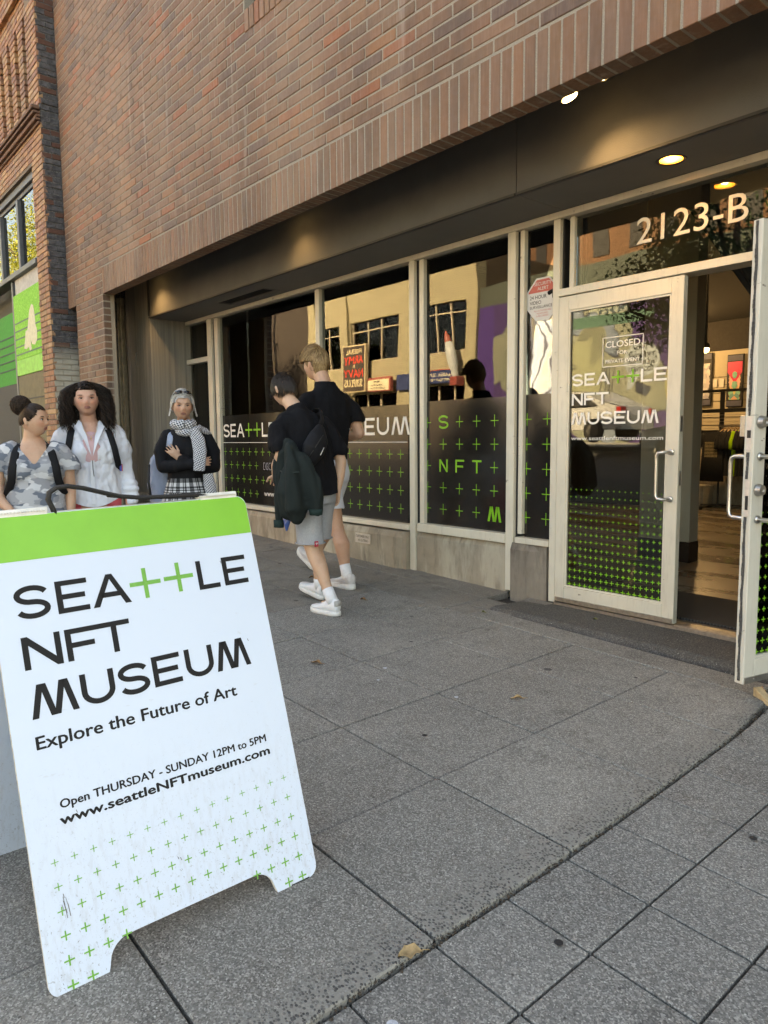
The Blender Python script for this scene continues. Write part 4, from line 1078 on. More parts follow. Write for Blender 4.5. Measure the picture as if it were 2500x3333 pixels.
spot(-8.6, 3.44, 1.95, 'spotlight behind the left end of the lintel above the concrete column', 2.2, (.15, .30, -1))
spot(.6, 3.44, 1.93, 'spotlight behind the right end of the lintel past the door', 2.6, (0, .3, -1))
def ceil_lamp(x, y, z, e, lab, grp=None):
    S = thing('ceiling_lamp', (x, y, z), lab, 'ceiling lamp', grp)
    mb = MB(); mb.ell((x, y, z), .045, None, 14, 10); mb.build('bulb', m_bulb, S)
    mb = MB(); lathe_prof(mb, (x, y, z+.02), (0, 0, 1), [(0, .06), (.05, .05), (.08, .02), (max(.1, 2.29-z-.02), .008)], 14); mb.build('holder', m_black, S)
    if e: lamp_light((x, y, z-.07), e, 'POINT', rad=.05, parent=S)
ceil_lamp(-4.84, 10.0, 1.20, 5, 'small lit bulb glowing at the edge of the interior column')
ceil_lamp(-4.0, 13.2, 1.9, 9, 'lit ceiling lamp over the platform at the back of the shop')
ceil_lamp(-7.4, 13.2, 1.9, 13, 'lit ceiling lamp at the far left back corner of the shop')
ceil_lamp(-5.10, 5.9, 1.76, 1.0, 'round lit lamp seen through the glass above the second bay')
ceil_lamp(-3.45, 8.3, 2.10, 2, 'bright round ceiling lamp behind the glass beside the house number')
# ---- leaf litter on the paving (lanceolate dry leaves)
m_leafd = simple('dry brown leaf', (.28, .15, .06), .8, var=.3, nscale=60); m_leafd2 = simple('tan curled leaf', (.40, .27, .13), .8, var=.3, nscale=60); m_leafg = simple('dull green leaf', (.15, .16, .06), .8, var=.3, nscale=60)
rl = random.Random(9)
def dry_leaf(x, y, L, W, a, mat, lab, z=None):
    mb = MB(); n = 8; V = []; F = []; z = gz(x, y)+.004 if z is None else z
    for i in range(n+1):
        u = i/n; L_k = .8; w_ = W*.8*math.sin(PI*min(1, u*1.02))**.8*(1+.25*math.sin(u*17+x*9))/2; h = .012*math.sin(PI*u)+.004*math.sin(u*9+y)
        for s in (-1, 0, 1):
            lx, ly = (u-.5)*L*.8, s*w_; V.append((x+lx*math.cos(a)-ly*math.sin(a), y+lx*math.sin(a)+ly*math.cos(a), z+h*(.4 if s == 0 else 1)+(.003 if s else 0)))
    for i in range(n):
        for s in (0, 1): F.append((i*3+s, i*3+s+1, (i+1)*3+s+1, (i+1)*3+s))
    mb.add(V, F); mb.tube([(x+L*.36*math.cos(a), y+L*.36*math.sin(a), z+.006), (x+L*.6*math.cos(a), y+L*.6*math.sin(a), z+.002)], .0012, 4)
    tag(mb.build('fallen_leaf', mat, None, True), lab, 'leaf')
for x, y, L, W, a, mt, lab in ((-3.16, 2.18, .085, .035, .5, m_leafd, 'brown fallen leaf on the slab right of the sign board'), (-2.12, 2.62, .085, .026, .9, m_leafd2, 'narrow tan leaf in the middle of the pavement'),
    (-2.62, 4.03, .09, .03, 0.2, m_leafg, 'pale greenish leaf on the apron below the closed door'), (-1.94, 4.08, .11, .04, -.1, m_leafd2, 'large tan leaf on the dark apron in front of the doorway'),
    (-1.245, 1.13, .085, .055, 1.2, m_leafd2, 'crumpled tan leaf beside the curved seam near the bottom'), (-1.62, 4.02, .06, .02, .4, m_leafd, 'small brown leaf near the foot of the open door'),
    (-4.05, 3.22, .075, .03, .2, m_leafd, 'dark leaf on the slab by the walking man'), (-1.76, 3.98, .05, .02, 1.4, m_leafd2, 'tiny tan leaf on the apron beside the brown one'), (-3.23, 3.62, .05, .012, .2, m_leafg, 'thin green twig leaf at the end of the wall strip'),
    (-1.40, 3.60, .03, .02, .3, simple('orange leaf scrap', (.55, .22, .08), .8), 'orange leaf scrap on the joint under the open door'), (-4.9, 3.35, .07, .03, .8, m_leafd, 'brown leaf on the paving between the men and the wall')):
    dry_leaf(x, y, L, W, a, mt, lab)
def blob(x, y, r, mat, lab, nm='gum_spot', k=0):
    mb = MB(); n = 18; V = [(x, y, gz(x, y)+.0035)]+[(x+r*math.cos(2*PI*i/n)*(1+.25*mnoise.noise(Vector((i, k, 3)))), y+r*math.sin(2*PI*i/n)*(1+.25*mnoise.noise(Vector((k, i, 5)))), gz(x, y)+.0022) for i in range(n)]
    mb.add(V, [(0, i+1, (i+1) % n+1) for i in range(n)]); tag(mb.build(nm, mat), lab, 'stain' if 'drop' in nm else 'gum')
m_gum = simple('black trodden gum', (.018, .017, .018), .75, var=.3, nscale=200); m_drop = simple('white dropping', (.48, .50, .54), .9, var=.3, nscale=200)
for k, (x, y, r_, lab) in enumerate(((-1.68, 2.18, .011, 'small black gum spot right of the sign board in mid pavement'), (-1.42, 1.68, .017, 'large black gum spot below the pebble band'), (-1.41, .98, .018, 'black gum spot near the bottom beside the sign foot'),
        (-1.32, 3.28, .013, 'black gum spot close to the curved seam at the right'), (-2.13, 2.02, .012, 'grey gum spot on the slab in front of the sign'), (-3.10, 2.83, .011, 'dark gum spot on the slab behind the sign edge'), (-1.03, 1.45, .012, 'gum spot on the small squares'), (-1.9, 3.3, .009, 'gum spot near the entrance apron'), (-2.5, 1.45, .016, 'dark gum spot on the slab beside the right edge of the sign'), (-3.5, 3.2, .012, 'gum spot between the men and the entrance apron'), (-2.95, 3.35, .010, 'gum spot near the corner of the dark apron'), (-.9, 2.3, .012, 'gum spot on the small squares below the open door'))): blob(x, y, r_, m_gum, lab, 'gum_spot', k)
for k, (x, y, r_, lab) in enumerate(((-1.12, .96, .014, 'white splash on the small squares at the bottom'), (-1.52, .99, .010, 'white speck left of the black gum near the sign foot'), (-2.86, 2.42, .012, 'white splash on a joint right of the sign'), (-2.33, 2.42, .010, 'white speck near the crossing joints in mid pavement'), (-1.62, 1.30, .009, 'white speck on the big slab before the pebble band'), (-2.75, 2.28, .008, 'small white speck beside the joint')
        )): blob(x, y, r_, m_drop, lab, 'bird_dropping', k+20)
# =================================================================== sandwich board sign
BLc = np.array((-1.685, .397, -1.299))
u0 = np.array((.0397, .99903, .0)); u0 /= np.linalg.norm(u0)
v0 = np.array((-.2995, -.0064, .954)); v0 -= u0*np.dot(u0, v0); v0 /= np.linalg.norm(v0)
roll = .026; uS = u0*math.cos(roll)+v0*math.sin(roll); vS = -u0*math.sin(roll)+v0*math.cos(roll); nS = np.cross(uS, vS); nS = nS if nS[0] > 0 else -nS
SW, SH = .742, 1.160
S_ = thing('sandwich_board', (-2.02, .80, -1.29), 'white sandwich board with a lime green top band and black museum lettering', 'sandwich board')
t = NT('white painted board'); p = t.pos()
sm = t.noise(p, 7, 5, .7); st = t.noise(t.scale(p, (60, 60, 5)), 1, 5, .7); h = t.sep(p)[2]
low = t.ramp(t.math('ADD', h, t.math('MULTIPLY', sm, .5)), [(0.0, (0, 0, 0)), (1, (0, 0, 0))])
lowm = t.n('MapRange'); t.L(h, lowm.inputs[0]); lowm.inputs[1].default_value = -.75; lowm.inputs[2].default_value = -1.3; lowm.inputs[3].default_value = 0; lowm.inputs[4].default_value = 1
c = t.mix(t.math('MULTIPLY', t.math('MULTIPLY', t.step(st, .5, .72), lowm.outputs[0]), .40), (.60, .68, .80), (.34, .31, .28))
sp = t.noise(p, 120, 3, .8); c = t.mix(t.math('MULTIPLY', t.math('MULTIPLY', t.step(sp, .60, .68), lowm.outputs[0]), .65), c, (.20, .19, .18))
sc = t.noise(t.scale(p, (3, 14, 60)), 1, 4, .7); c = t.mix(t.math('MULTIPLY', t.step(sc, .68, .74), .25), c, (.42, .40, .38))
t.col(c); t.rough(.38); t.bump(sm, .03, .02); m_board_w = t.m
m_lime_b = simple('lime green painted band', srgb(118, 190, 50), .38, var=.06, nscale=7)
m_ply = simple('raw plywood edge', (.48, .38, .26), .8, var=.35, nscale=80)
def outline(w, h, r, foot, cut):
    P = []
    def arc(cx, cy, r, a0, a1, n=7): return [(cx+r*math.cos(a), cy+r*math.sin(a)) for a in np.linspace(a0, a1, n)]
    P += arc(r, r, r, PI, PI*1.5); P += [(foot, 0), (foot+.006, .018)]
    P += [(foot+.007+.055*(1-math.cos(a)), .018+.052*math.sin(a)) for a in np.linspace(.15, PI/2, 7)]
    P += [(w-foot-.007-.055*(1-math.cos(a)), .018+.052*math.sin(a)) for a in np.linspace(PI/2, .15, 7)]
    P += [(w-foot-.006, .018), (w-foot, 0)]
    P += arc(w-r, r, r, PI*1.5, PI*2); P += arc(w-r, h-r, r, 0, PI/2); P += arc(r, h-r, r, PI/2, PI)
    return P
def panel(fc, name, band, parent, letter):
    P = outline(SW, SH, .032, .135, .07)
    mb = MB(); mb.prism(P, fc.o, fc.u, fc.v, fc.n, -.013, 0, 0)
    k = len(P)
    mb.mi = [0, 0]+[1]*k
    pn = mb.build(name, [m_board_w, m_white_edge], parent)
    return pn
m_white_edge = simple('white board edge', (.66, .62, .54), .6, var=.2, nscale=60)
fS = Face(BLc, uS, vS, nS)
pn = panel(fS, 'front_panel', True, S_, True)
bd = MB(); gt = 1.040
arc = [(SW-.032+.032*math.cos(a), SH-.032+.032*math.sin(a)) for a in np.linspace(0, PI/2, 7)]+[(.032+.032*math.cos(a), SH-.032+.032*math.sin(a)) for a in np.linspace(PI/2, PI, 7)]
poly2(bd, fS, [(.0015, gt), (SW-.0015, gt)]+[(a-.001 if a > .3 else a+.001, b-.0015) for a, b in arc], .0008); bd.build('green_band', m_lime_b, pn)
tx = MB(); gx = MB(); T_ = .0148
for ch, x, w_ in (('S', .050, .084), ('E', .150, .080), ('A', .238, .103), ('L', .541, .067), ('E', .623, .078)): wide_letter(tx, fS, ch, x, .888, w_, .086, T_, .0008)
cross(gx, fS, .386, .934, .044, .0118, .0008, r2=.0425); cross(gx, fS, .484, .936, .044, .0118, .0008, r2=.0425)
for ch, x, w_ in (('N', .052, .092), ('F', .155, .082), ('T', .237, .086)): wide_letter(tx, fS, ch, x, .762, w_, .083, T_, .0008)
for ch, x, w_ in (('M', .052, .112), ('U', .174, .086), ('S', .270, .083), ('E', .364, .080), ('U', .459, .084), ('M', .550, .108)): wide_letter(tx, fS, ch, x, .640+(.004 if x > .35 else 0), w_, .083, T_, .0008)
text_on(tx, fS, 'Explore the Future of Art', .052, .595, .566, .033, .030, .0008)
text_on(tx, fS, 'Open THURSDAY - SUNDAY 12PM to 5PM', .084, .658, .414, .0215, .035, .0008)
text_on(tx, fS, 'www.seattleNFTmuseum.com', .079, .662, .376, .0235, .055, .0008)
tx.build('lettering', m_darkv, pn)
m_lime_d = simple('dull green print', srgb(98, 168, 62), .45, var=.12, nscale=90)
def in_panel(a, b, r):
    if a < .004+r*.2 or a > SW-.004: return False
    if .135-r*.4 < a < SW-.135+r*.4 and b < .074: 
        x = min(a-.135, SW-.135-a)
        if b < .02 or x > .06 or b < .018+.052*math.sin(math.acos(max(-1, min(1, 1-x/.055)))): return False
    return True
for j in range(6):
    f = j/5; r_ = .0085+.0045*f; tt = .0018+.0024*f
    for i in range(17):
        a = .007+.0456*i; b = .296-.0565*j
        if in_panel(a, b, r_) and a+r_ < SW-.001 and a-r_ > .0: cross(gx, fS, a, b, r_, tt, .0008)
gx.build('cross_print', m_lime_d, pn)
# smudges (black scuff) are flat marks on the paint
sc_ = MB()
rs = random.Random(2)
for k in range(9):
    a = .055+rs.uniform(-.006, .006)+.0012*k; b = .215-.003*k+rs.uniform(-.006, .006); quadline(sc_, fS, (a, b), (a+rs.uniform(.001, .004), b-rs.uniform(.008, .03)), rs.uniform(.0006, .0018), .0010)
for k in range(90):
    a = rs.uniform(.02, .70); b = abs(rs.gauss(0, .07))+.01
    if in_panel(a, b, .005): quadline(sc_, fS, (a, b), (a+rs.uniform(-.004, .004), b+rs.uniform(.001, .006)), rs.uniform(.0005, .0011), .0010)
for (a, b) in ((.345, .20), (.352, .195), (.118, .40), (.62, .965), (.66, .72)): quadline(sc_, fS, (a, b), (a+.002, b-.008), .0016, .0010)
sc_.build('scuff_mark', simple('grey scuff', (.16, .15, .15), .7), pn)
# rear panel mirrors the front one about the hinge line
ap = BLc+vS*SH
vB = np.array((.2995+.0, -.0064, .954)); vB -= u0*np.dot(u0, vB); vB /= np.linalg.norm(vB)
nB = np.cross(vB, uS); nB = nB if nB[0] < 0 else -nB
oB = ap+np.array((-.030, 0, .0))-vB*SH
fB = Face(oB+uS*SW, -uS, vB, nB)
rp = panel(fB, 'rear_panel', False, S_, False)
bd = MB(); poly2(bd, fB, [(.0015, gt), (SW-.0015, gt), (SW-.0015, SH-.03), (SW-.03, SH-.0015), (.03, SH-.0015), (.0015, SH-.03)], .0008); bd.build('green_band', m_lime_b, rp)
# hinge straps folded over the top, top rails, cord handle, rubber feet
def topP(a, dx=0, dz=0): return ap+uS*a+np.array((dx, 0, dz))
hs = MB()
for a in (.075, .655):
    for i in range(1):
        V = []; F = []; n = 9; wv = .17 if a < .5 else .12
        for s in (-wv/2, wv/2):
            for k in range(n):
                th = PI*k/(n-1); V.append(topP(a+s, -.017+.020*math.cos(th), -.010+.022*math.sin(th)))
        for k in range(n-1): F.append((k, k+1, n+k+1, n+k))
        hs.add(V, F)
        hs.tube([topP(a-wv/2-.004, -.017, .004), topP(a+wv/2+.004, -.017, .004)], .011, 10)
        for q in range(24): hs.tube([topP(a-wv/2+wv*q/24, -.030, .008), topP(a-wv/2+wv*q/24, .003, .008)], .0022, 4)
hs.build('hinge_strap', simple('white hinge plastic', (.74, .70, .62), .55), S_)
tr = MB()
tr.prism([(0, 0), (SW-.03, 0), (SW-.03, .018), (0, .018)], ap+uS*.015-np.array((.022, 0, .030)), uS, (0, 0, 1), (1, 0, 0), -.006, .006); tr.build('top_rail', m_board_w, S_)
st = MB(); st_pts = []
for s, a, z, x in ((0, .185, -.012, -.012), (0, .178, .010, -.012), (0, .168, .034, -.012), (0, .172, .052, -.013), (0, .190, .064, -.014), (0, .22, .066, -.015), (0, .26, .058, -.016), (0, .31, .042, -.017), (0, .36, .027, -.018), (0, .42, .018, -.018), (0, .50, .015, -.018), (0, .58, .013, -.018), (0, .64, .003, -.018)):
    st_pts.append(topP(a, x, z))
fr_ = frames(st_pts, (1, 0, 0)); P2 = []
st.tube(st_pts, [(.0150, .0065)]*len(st_pts), 10, side=(1, .0, 0), caps=True)
st.tube([topP(.33, -.03, .030), topP(.40, -.032, .018), topP(.5, -.03, .012), topP(.60, -.03, .010)], [(.010, .004)]*4, 8, side=(1, 0, 0))
so = st.build('strap_handle', simple('black webbing strap', (.018, .017, .016), .75, var=.4, nscale=300, bump=.5, bscale=500), S_, True)
ft = MB()
for fc_ in (fS, fB):
    for a in (.03, SW-.09):
        V = [fc_.P(a, -.004, -.014), fc_.P(a+.06, -.004, -.014), fc_.P(a+.06, -.004, .001), fc_.P(a, -.004, .001)]
        W_ = [fc_.P(a, .010, -.015), fc_.P(a+.06, .010, -.015), fc_.P(a+.06, .003, .0008), fc_.P(a, .003, .0008)]
        ft.add(V+W_, [(0, 1, 2, 3), (4, 7, 6, 5), (0, 4, 5, 1), (1, 5, 6, 2), (2, 6, 7, 3), (3, 7, 4, 0)])
ft.build('rubber_foot', m_gasket, S_)

# =================================================================== neighbouring building to the left
Nb = thing('brick_neighbour', (-12, 4, -1.0), 'old red brick building next door with pointed arches and lime green shopfront boards', 'building')
NX, NY = -10.115, 2.88
def soot(t, c, p, r):
    h = t.sep(p)[2]; n = t.noise(p, 5, 4); k = t.n('MapRange'); t.L(h, k.inputs[0]); k.inputs[1].default_value = 1.05; k.inputs[2].default_value = 1.30
    dark = t.mix(t.step(t.noise(p, 16, 4, .7), .35, .65), (.035, .034, .038), (.12, .115, .12))
    dark = t.mix(t.math('GREATER_THAN', t.math('FRACT', t.math('MULTIPLY', r, 91.3)), .80), dark, (.11, .05, .035))
    pale = t.mix(t.step(n, .4, .65), (.36, .32, .25), (.44, .41, .34))
    return t.mix(k.outputs[0], pale, dark)
m_soot_o = brick_mat('sooty side brick', False, PAL, dirt=soot); m_soot_i = brick_mat('sooty side brick field', True, PAL, dirt=soot)
t = NT('sooty mortar'); p = t.pos(); h = t.sep(p)[2]; k = t.n('MapRange'); t.L(h, k.inputs[0]); k.inputs[1].default_value = 1.05; k.inputs[2].default_value = 1.3
t.col(t.mix(k.outputs[0], (.34, .31, .25), t.ramp(t.noise(p, 60, 3), [(.3, (.03, .03, .03)), (.7, (.20, .19, .18))]))); t.rough(.95); t.bump(t.noise(p, 120, 3), .8, .006); m_soot_m = t.m
PALN = [(.36, .15, .075), (.42, .20, .09), (.30, .12, .07), (.46, .24, .11), (.38, .17, .08), (.26, .11, .07), (.48, .28, .14)]
def tapestry(t, c, p, r):
    w_ = t.noise(t.scale(p, (110, 110, 12)), 1, 3, .6); c = t.mix(t.math('MULTIPLY', t.step(w_, .5, .7), .45), c, (.50, .34, .20)); t.bump(w_, .8, .006); return c
m_nb_o = brick_mat('tapestry brick', False, PALN, dirt=tapestry); m_nb_i = brick_mat('tapestry brick field', True, PALN, dirt=tapestry)
m_nmortar = mortar_mat('brown mortar', (.20, .15, .11), (.30, .24, .18))
# side wall
mb = MB(); mb.box(-16, NX-.006, NY+.10, 3.0, -1.2, 0); mb = MB()
mb.box(NX-.12, NX-.008, NY+.012, 14, -1.2, 7.0); mb.build('side_wall_backing', m_soot_m, Nb)
rn = random.Random(21); side_m = [None]*4
def side_brick(s, ly, lz, dpt, mat, nm):
    r_ = random.Random(s); mb = MB(); mb.cbox(-dpt, 0, -ly/2, ly/2, -lz/2, lz/2, .006)
    mb.v = [(x+r_.uniform(-.004, .004), y+r_.uniform(-.004, .004), z+r_.uniform(-.003, .003)) for x, y, z in mb.v]
    o = mb.build(nm, mat); me = o.data; bpy.data.objects.remove(o); return me
sb_ = [side_brick(70+s, .195, .062, .09, m_soot_o, 'side_brick') for s in range(4)]
z = -1.12; row = 0; cnt = 0; rest = MB()
while z < 6.3:
    y = NY+.02 if row % 2 else NY-.085
    while y < 3.35:
        y0, y1 = max(y, NY), min(y+.205, 3.7)
        if y1-y0 > .05:
            if y0 < 3.25 and (z > .2) and cnt < 298:
                inst('side_brick', sb_[rn.randrange(4)], (NX+rn.uniform(-.004, .006), (y0+y1)/2, z), Nb, scale=(1, (y1-y0-.01)/.195, 1)); cnt += 1
            else: rest.cbox(NX-.09, NX+rn.uniform(-.004, .006), y0+.005, y1-.005, z-.031, z+.031, .006)
        y += .205
    z += .0725; row += 1
tag(rest.build('side_brick', m_soot_i, Nb, fixn=True), kind='stuff')
# front: pier, panels, arches
fb = [brick_mesh('front_brick', .205, .05, .060, m_nb_o, 80+s) for s in range(3)]
cand = []
def course(x0, x1, z, y, row, dp=.05):
    x = x0-(row % 2)*.1075
    while x < x1:
        a, b = max(x, x0), min(x+.215, x1)
        if b-a > .03: cand.append((a, b, z, y, dp))
        x += .215
row = 0; z = -1.12
while z < 6.6:
    if z < 2.36: course(-10.605, NX, z, NY, row)
    elif z < 3.68: course(-10.605, NX, z, NY, row)
    elif z < 4.05: course(-15.6, NX, z, NY, row)
    elif 4.27 < z < 5.62:
        course(-10.58, NX, z, NY, row)
        for k in range(9):                                    # slender arched bays: piers between
            xr = -10.66-.405*k-.0; course(xr-.0-.25, xr-.0, z, NY+.0, row)  if False else None
    row += 1; z += .0725
    if z > 5.6 and z < 5.62: pass
# arch field: panel with pointed niches
def niche(xc, w, z0, z1):
    pts = [(xc-w/2, z0)]; n = 6
    for i in range(n+1):
        a = i/n; pts.append((xc-w/2+w/2*(1-math.cos(a*PI/2)), z1-.30+.30*math.sin(a*PI/2)))
    for i in range(n-1, -1, -1):
        a = i/n; pts.append((xc+w/2-w/2*(1-math.cos(a*PI/2)), z1-.30+.30*math.sin(a*PI/2)))
    pts.append((xc+w/2, z0)); return pts
nich = [(-10.735-.405*k) for k in range(12)]
z = 4.30; row = 0
while z < 5.85:
    # bricks between niches
    for k in range(len(nich)+1):
        def half(xc):
            if z < 5.25: return .085
            return .085*max(0, 1-((z-5.25)/.30)**2)**.5 if z < 5.55 else 0
        xr = NX-.46 if k == 0 else nich[k-1]-half(0)
        xl = nich[k]+half(0) if k < len(nich) else -15.6
        if xr-xl > .03: course(xl, xr, z, NY+.03, row, .09)
    row += 1; z += .0725
z = 5.88
while z < 6.10: course(-15.6, NX, z, NY-.03, row, .08); z += .0725; row += 1
def spx(c):
    q = ((c[0]+c[1])/2, c[3], c[2])
    return 0 if not inview(q, 10) else 1/project(q)[2]
od_ = sorted(range(len(cand)), key=lambda i: -spx(cand[i])); bigN = set(od_[:298]); rest = MB()
for i, (a, b, z, y, dp) in enumerate(cand):
    yy = y+rn.uniform(-.002, .002)
    if i in bigN: inst('front_brick', fb[rn.randrange(3)], ((a+b)/2, yy, z), Nb, scale=((b-a-.010)/.205, 1, 1))
    else: rest.cbox(a+.005, b-.005, yy, yy+dp, z-.030, z+.030, .004)
tag(rest.build('front_brick', m_nb_i, Nb), kind='stuff')
mb = MB(); mb.box(-10.60, NX-.02, NY+.008, NY+.12, -1.2, 2.40); mb.box(-10.60, NX-.02, NY+.008, NY+.12, 2.40, 3.66); mb.box(-15.6, NX-.02, NY+.008, NY+.10, 3.66, 4.27)
mb.box(-15.6, NX-.02, NY+.125, NY+.20, 4.27, 6.1); mb.box(-15.6, NX-.02, NY+.20, 13, 3.7, 6.2); mb.build('front_wall_backing', m_nmortar, Nb)
mb = MB(); mb.box(-10.57, NX-.02, NY+.009, NY+.12, 4.27, 5.85); mb.build('front_wall_backing', m_nmortar, Nb)
m_ledge = simple('dark moulded brick ledge', (.16, .085, .055), .85, var=.3, nscale=20, bump=.4, bscale=60)
mb = MB()
for i, (y, z, h) in enumerate(((.10, 4.225, .045), (.085, 4.165, .03), (.05, 4.125, .03), (.065, 4.085, .03), (.03, 4.045, .03))): mb.cbox(-15.6, NX+.012, NY-y, NY-.001, z-h/2, z+h/2, .006)
mb.build('string_course', m_ledge, Nb)
mb = MB()
for i, (y, z0, z1) in enumerate(((.06, 6.11, 6.20), (.10, 6.20, 6.26), (.16, 6.26, 6.33))): mb.cbox(-15.6, NX+.02, NY-y, 3.4, z0, z1, .006)
mb.build('cornice', simple('dark stone cornice', (.13, .10, .08), .8), Nb)
# upper window with mullion, seen obliquely
m_wf = simple('dark grey window frame', (.10, .105, .11), .5, var=.1)
mb = MB()
mb.cbox(-15.6, -10.61, NY+.05, NY+.16, 3.56, 3.66, .006); mb.cbox(-15.6, -10.61, NY+.09, NY+.16, 3.50, 3.56, .006)
for x in (-10.66, -11.70, -12.75, -13.8): mb.cbox(x-.05, x+.05, NY+.06, NY+.16, 2.50, 3.50, .006)
mb.cbox(-15.6, -10.61, NY-.02, NY+.16, 2.40, 2.47, .006); mb.cbox(-15.6, -10.61, NY+.03, NY+.16, 2.47, 2.52, .006)
mb.build('upper_window_frame', m_wf, Nb)
for i in range(4):
    mb = MB(); x = -10.71-1.045*i; mb.box(x-.94, x, NY+.11, NY+.116, 2.521, 3.499); mb.build('window_pane', m_glass_n if False else m_glass_far, Nb)
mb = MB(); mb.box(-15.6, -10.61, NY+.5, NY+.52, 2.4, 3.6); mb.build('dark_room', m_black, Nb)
# shopfront boards
t = NT('lime painted chipboard'); p = t.pos(); f = t.noise(t.scale(p, (22, 22, 34)), 1, 5, .75); t.col(t.ramp(f, [(.3, srgb(96, 170, 40)), (.6, srgb(140, 208, 78)), (.75, srgb(180, 226, 130))])); t.rough(.8); t.bump(f, .5, .006); m_osb = t.m
m_osbp = simple('pale lime painted board', srgb(150, 210, 100), .8, var=.15, nscale=14, bump=.3)
mb = MB(); mb.cbox(-12.02, -10.61, NY+.02, NY+.05, 1.22, 2.17, .003); ob_ = mb.build('green_board', m_osb, Nb)
mb = MB(); mb.cbox(-12.02, -10.61, NY+.02, NY+.05, .99, 1.218, .003); mb.build('green_board', m_osbp, Nb)
mb = MB(); mb.cbox(-12.06, -10.61, NY+.03, NY+.06, -1.1, .985, .003); mb.build('brown_board', simple('brown painted board', (.19, .155, .085), .85, var=.15, nscale=9, bump=.3), Nb)
mb = MB(); mb.box(-12.0, -10.64, NY+.026, NY+.0295, .62, .64); mb.build('board_crack', m_black, Nb)
mb = MB(); mb.cbox(-11.95, -10.61, NY+.04, NY+.07, 2.175, 2.395, .003); mb.build('pale_fascia_board', simple('streaked pale grey panel', (.46, .44, .40), .7, var=.2, nscale=14), Nb)
mb = MB(); mb.cbox(-12.10, -12.025, NY+.02, NY+.09, -1.1, 2.39, .003); mb.build('dark_post', m_wf, Nb)
mb = MB(); fN = Face((0, NY+.0195, 0), (1, 0, 0), (0, 0, 1), (0, -1, 0))
for z in (1.755, 1.64, 1.525, 1.41, 1.295): quadline(mb, fN, (-12.01, z), (-10.62, z+.002), .022, .001)
mb.build('grey_stripe', simple('grey green stripe', (.14, .20, .13), .8), ob_)
mb = MB(); nozz = [(-11.55, 1.36), (-11.47, 1.50), (-11.43, 1.60), (-11.33, 1.60), (-11.26, 1.72), (-11.18, 1.86), (-11.06, 1.93), (-10.97, 1.90), (-10.92, 1.76), (-10.90, 1.62), (-10.84, 1.55), (-10.86, 1.42), (-10.98, 1.36), (-11.12, 1.38), (-11.20, 1.46), (-11.16, 1.32), (-11.25, 1.30), (-11.30, 1.36), (-11.38, 1.35), (-11.42, 1.34)]
mb.add([fN.P(a, b, .002) for a, b in nozz], [tuple(range(len(nozz)))]); mb.build('painted_cap', simple('cream painted shape', (.66, .62, .42), .7), ob_)
m_dg = simple('strong green painted panel', srgb(30, 140, 40), .75, var=.15, nscale=20)
mb = MB(); mb.box(-15.6, -12.12, NY+.12, NY+.14, .92, 2.02); gp = mb.build('green_panel', m_dg, Nb)
mb = MB()
for z in (1.66, 1.535, 1.41, 1.285, 1.15): mb.box(-15.6, -12.12, NY+.115, NY+.1195, z-.012, z+.012)
mb.build('grey_stripe', simple('dark stripe', (.05, .09, .06), .8), gp)
mb = MB(); mb.box(-15.6, -12.12, NY+.12, NY+.14, -1.1, .918); mb.build('dark_panel', simple('charcoal panel', (.03, .032, .035), .7), Nb)
mb = MB(); mb.box(-15.6, -12.12, NY+.3, NY+.32, 2.02, 2.39); mb.build('dark_soffit', m_black, Nb)

# =================================================================== pipe fitting beside the column
Pp = thing('pipe_valve', (-9.15, 3.6, -1.1), 'old grey metal standpipe valve on the wall below the column', 'valve')
m_old = simple('weathered brass', (.22, .20, .17), .55, .6, var=.4, nscale=30)
mb = MB(); lathe_prof(mb, (-9.35, 3.52, -.70), (1, -.2, 0), [(0, .045), (.03, .075), (.06, .08), (.09, .06), (.14, .05), (.20, .055), (.26, .05), (.30, .07), (.33, .07), (.34, .03)], 16); mb.tube([(-9.18, 3.5, -.70), (-9.18, 3.62, -.70), (-9.18, 3.72, -.72)], .04, 10); mb.build('valve_body', m_old, Pp)
mb = MB(); mb.tube([(-9.17, 3.48, -.66), (-9.17, 3.46, -.58)], .014, 8); lathe_prof(mb, (-9.17, 3.46, -.575), (0, 0, 1), [(0, .045), (.012, .045)], 12); mb.build('valve_handle', m_trim, Pp)
mb = MB(); mb.tube([(-9.22, 3.5, -.74), (-9.22, 3.5, -1.12)], .045, 12); mb.build('standpipe', simple('rusty pipe', (.13, .085, .055), .8, .2, var=.4, nscale=20), Pp)

# =================================================================== opposite side of the street (seen in the glass and lighting the shade)
YO = -15.46
def obrick(name, c1, c2, mort, sc=.075):
    t = NT(name); p = t.pos(); v = t.scale(p, (1, 1, 1), rot=(PI/2, 0, 0)); bt = t.n('TexBrick'); t.L(v, bt.inputs['Vector']); bt.inputs['Scale'].default_value = 1
    bt.inputs['Brick Width'].default_value = .24; bt.inputs['Row Height'].default_value = .09; bt.inputs['Mortar Size'].default_value = .009; bt.inputs['Color1'].default_value = c4(c1); bt.inputs['Color2'].default_value = c4(c2); bt.inputs['Mortar'].default_value = c4(mort)
    t.col(t.mix(t.math('MULTIPLY', t.noise(p, 1.2, 4), .25), bt.outputs[0], tuple(x*.6 for x in c1))); t.rough(.9); t.bump(bt.outputs['Fac'], -.5, .02); return t
m_ob = obrick('cream painted brick', (.40, .365, .24), (.33, .30, .20), (.17, .155, .11)).m
O = thing('surplus_store', (-28, YO, -.2), 'cream painted two storey brick store across the street, seen reflected in the shop windows', 'building')
ZO = 8.3
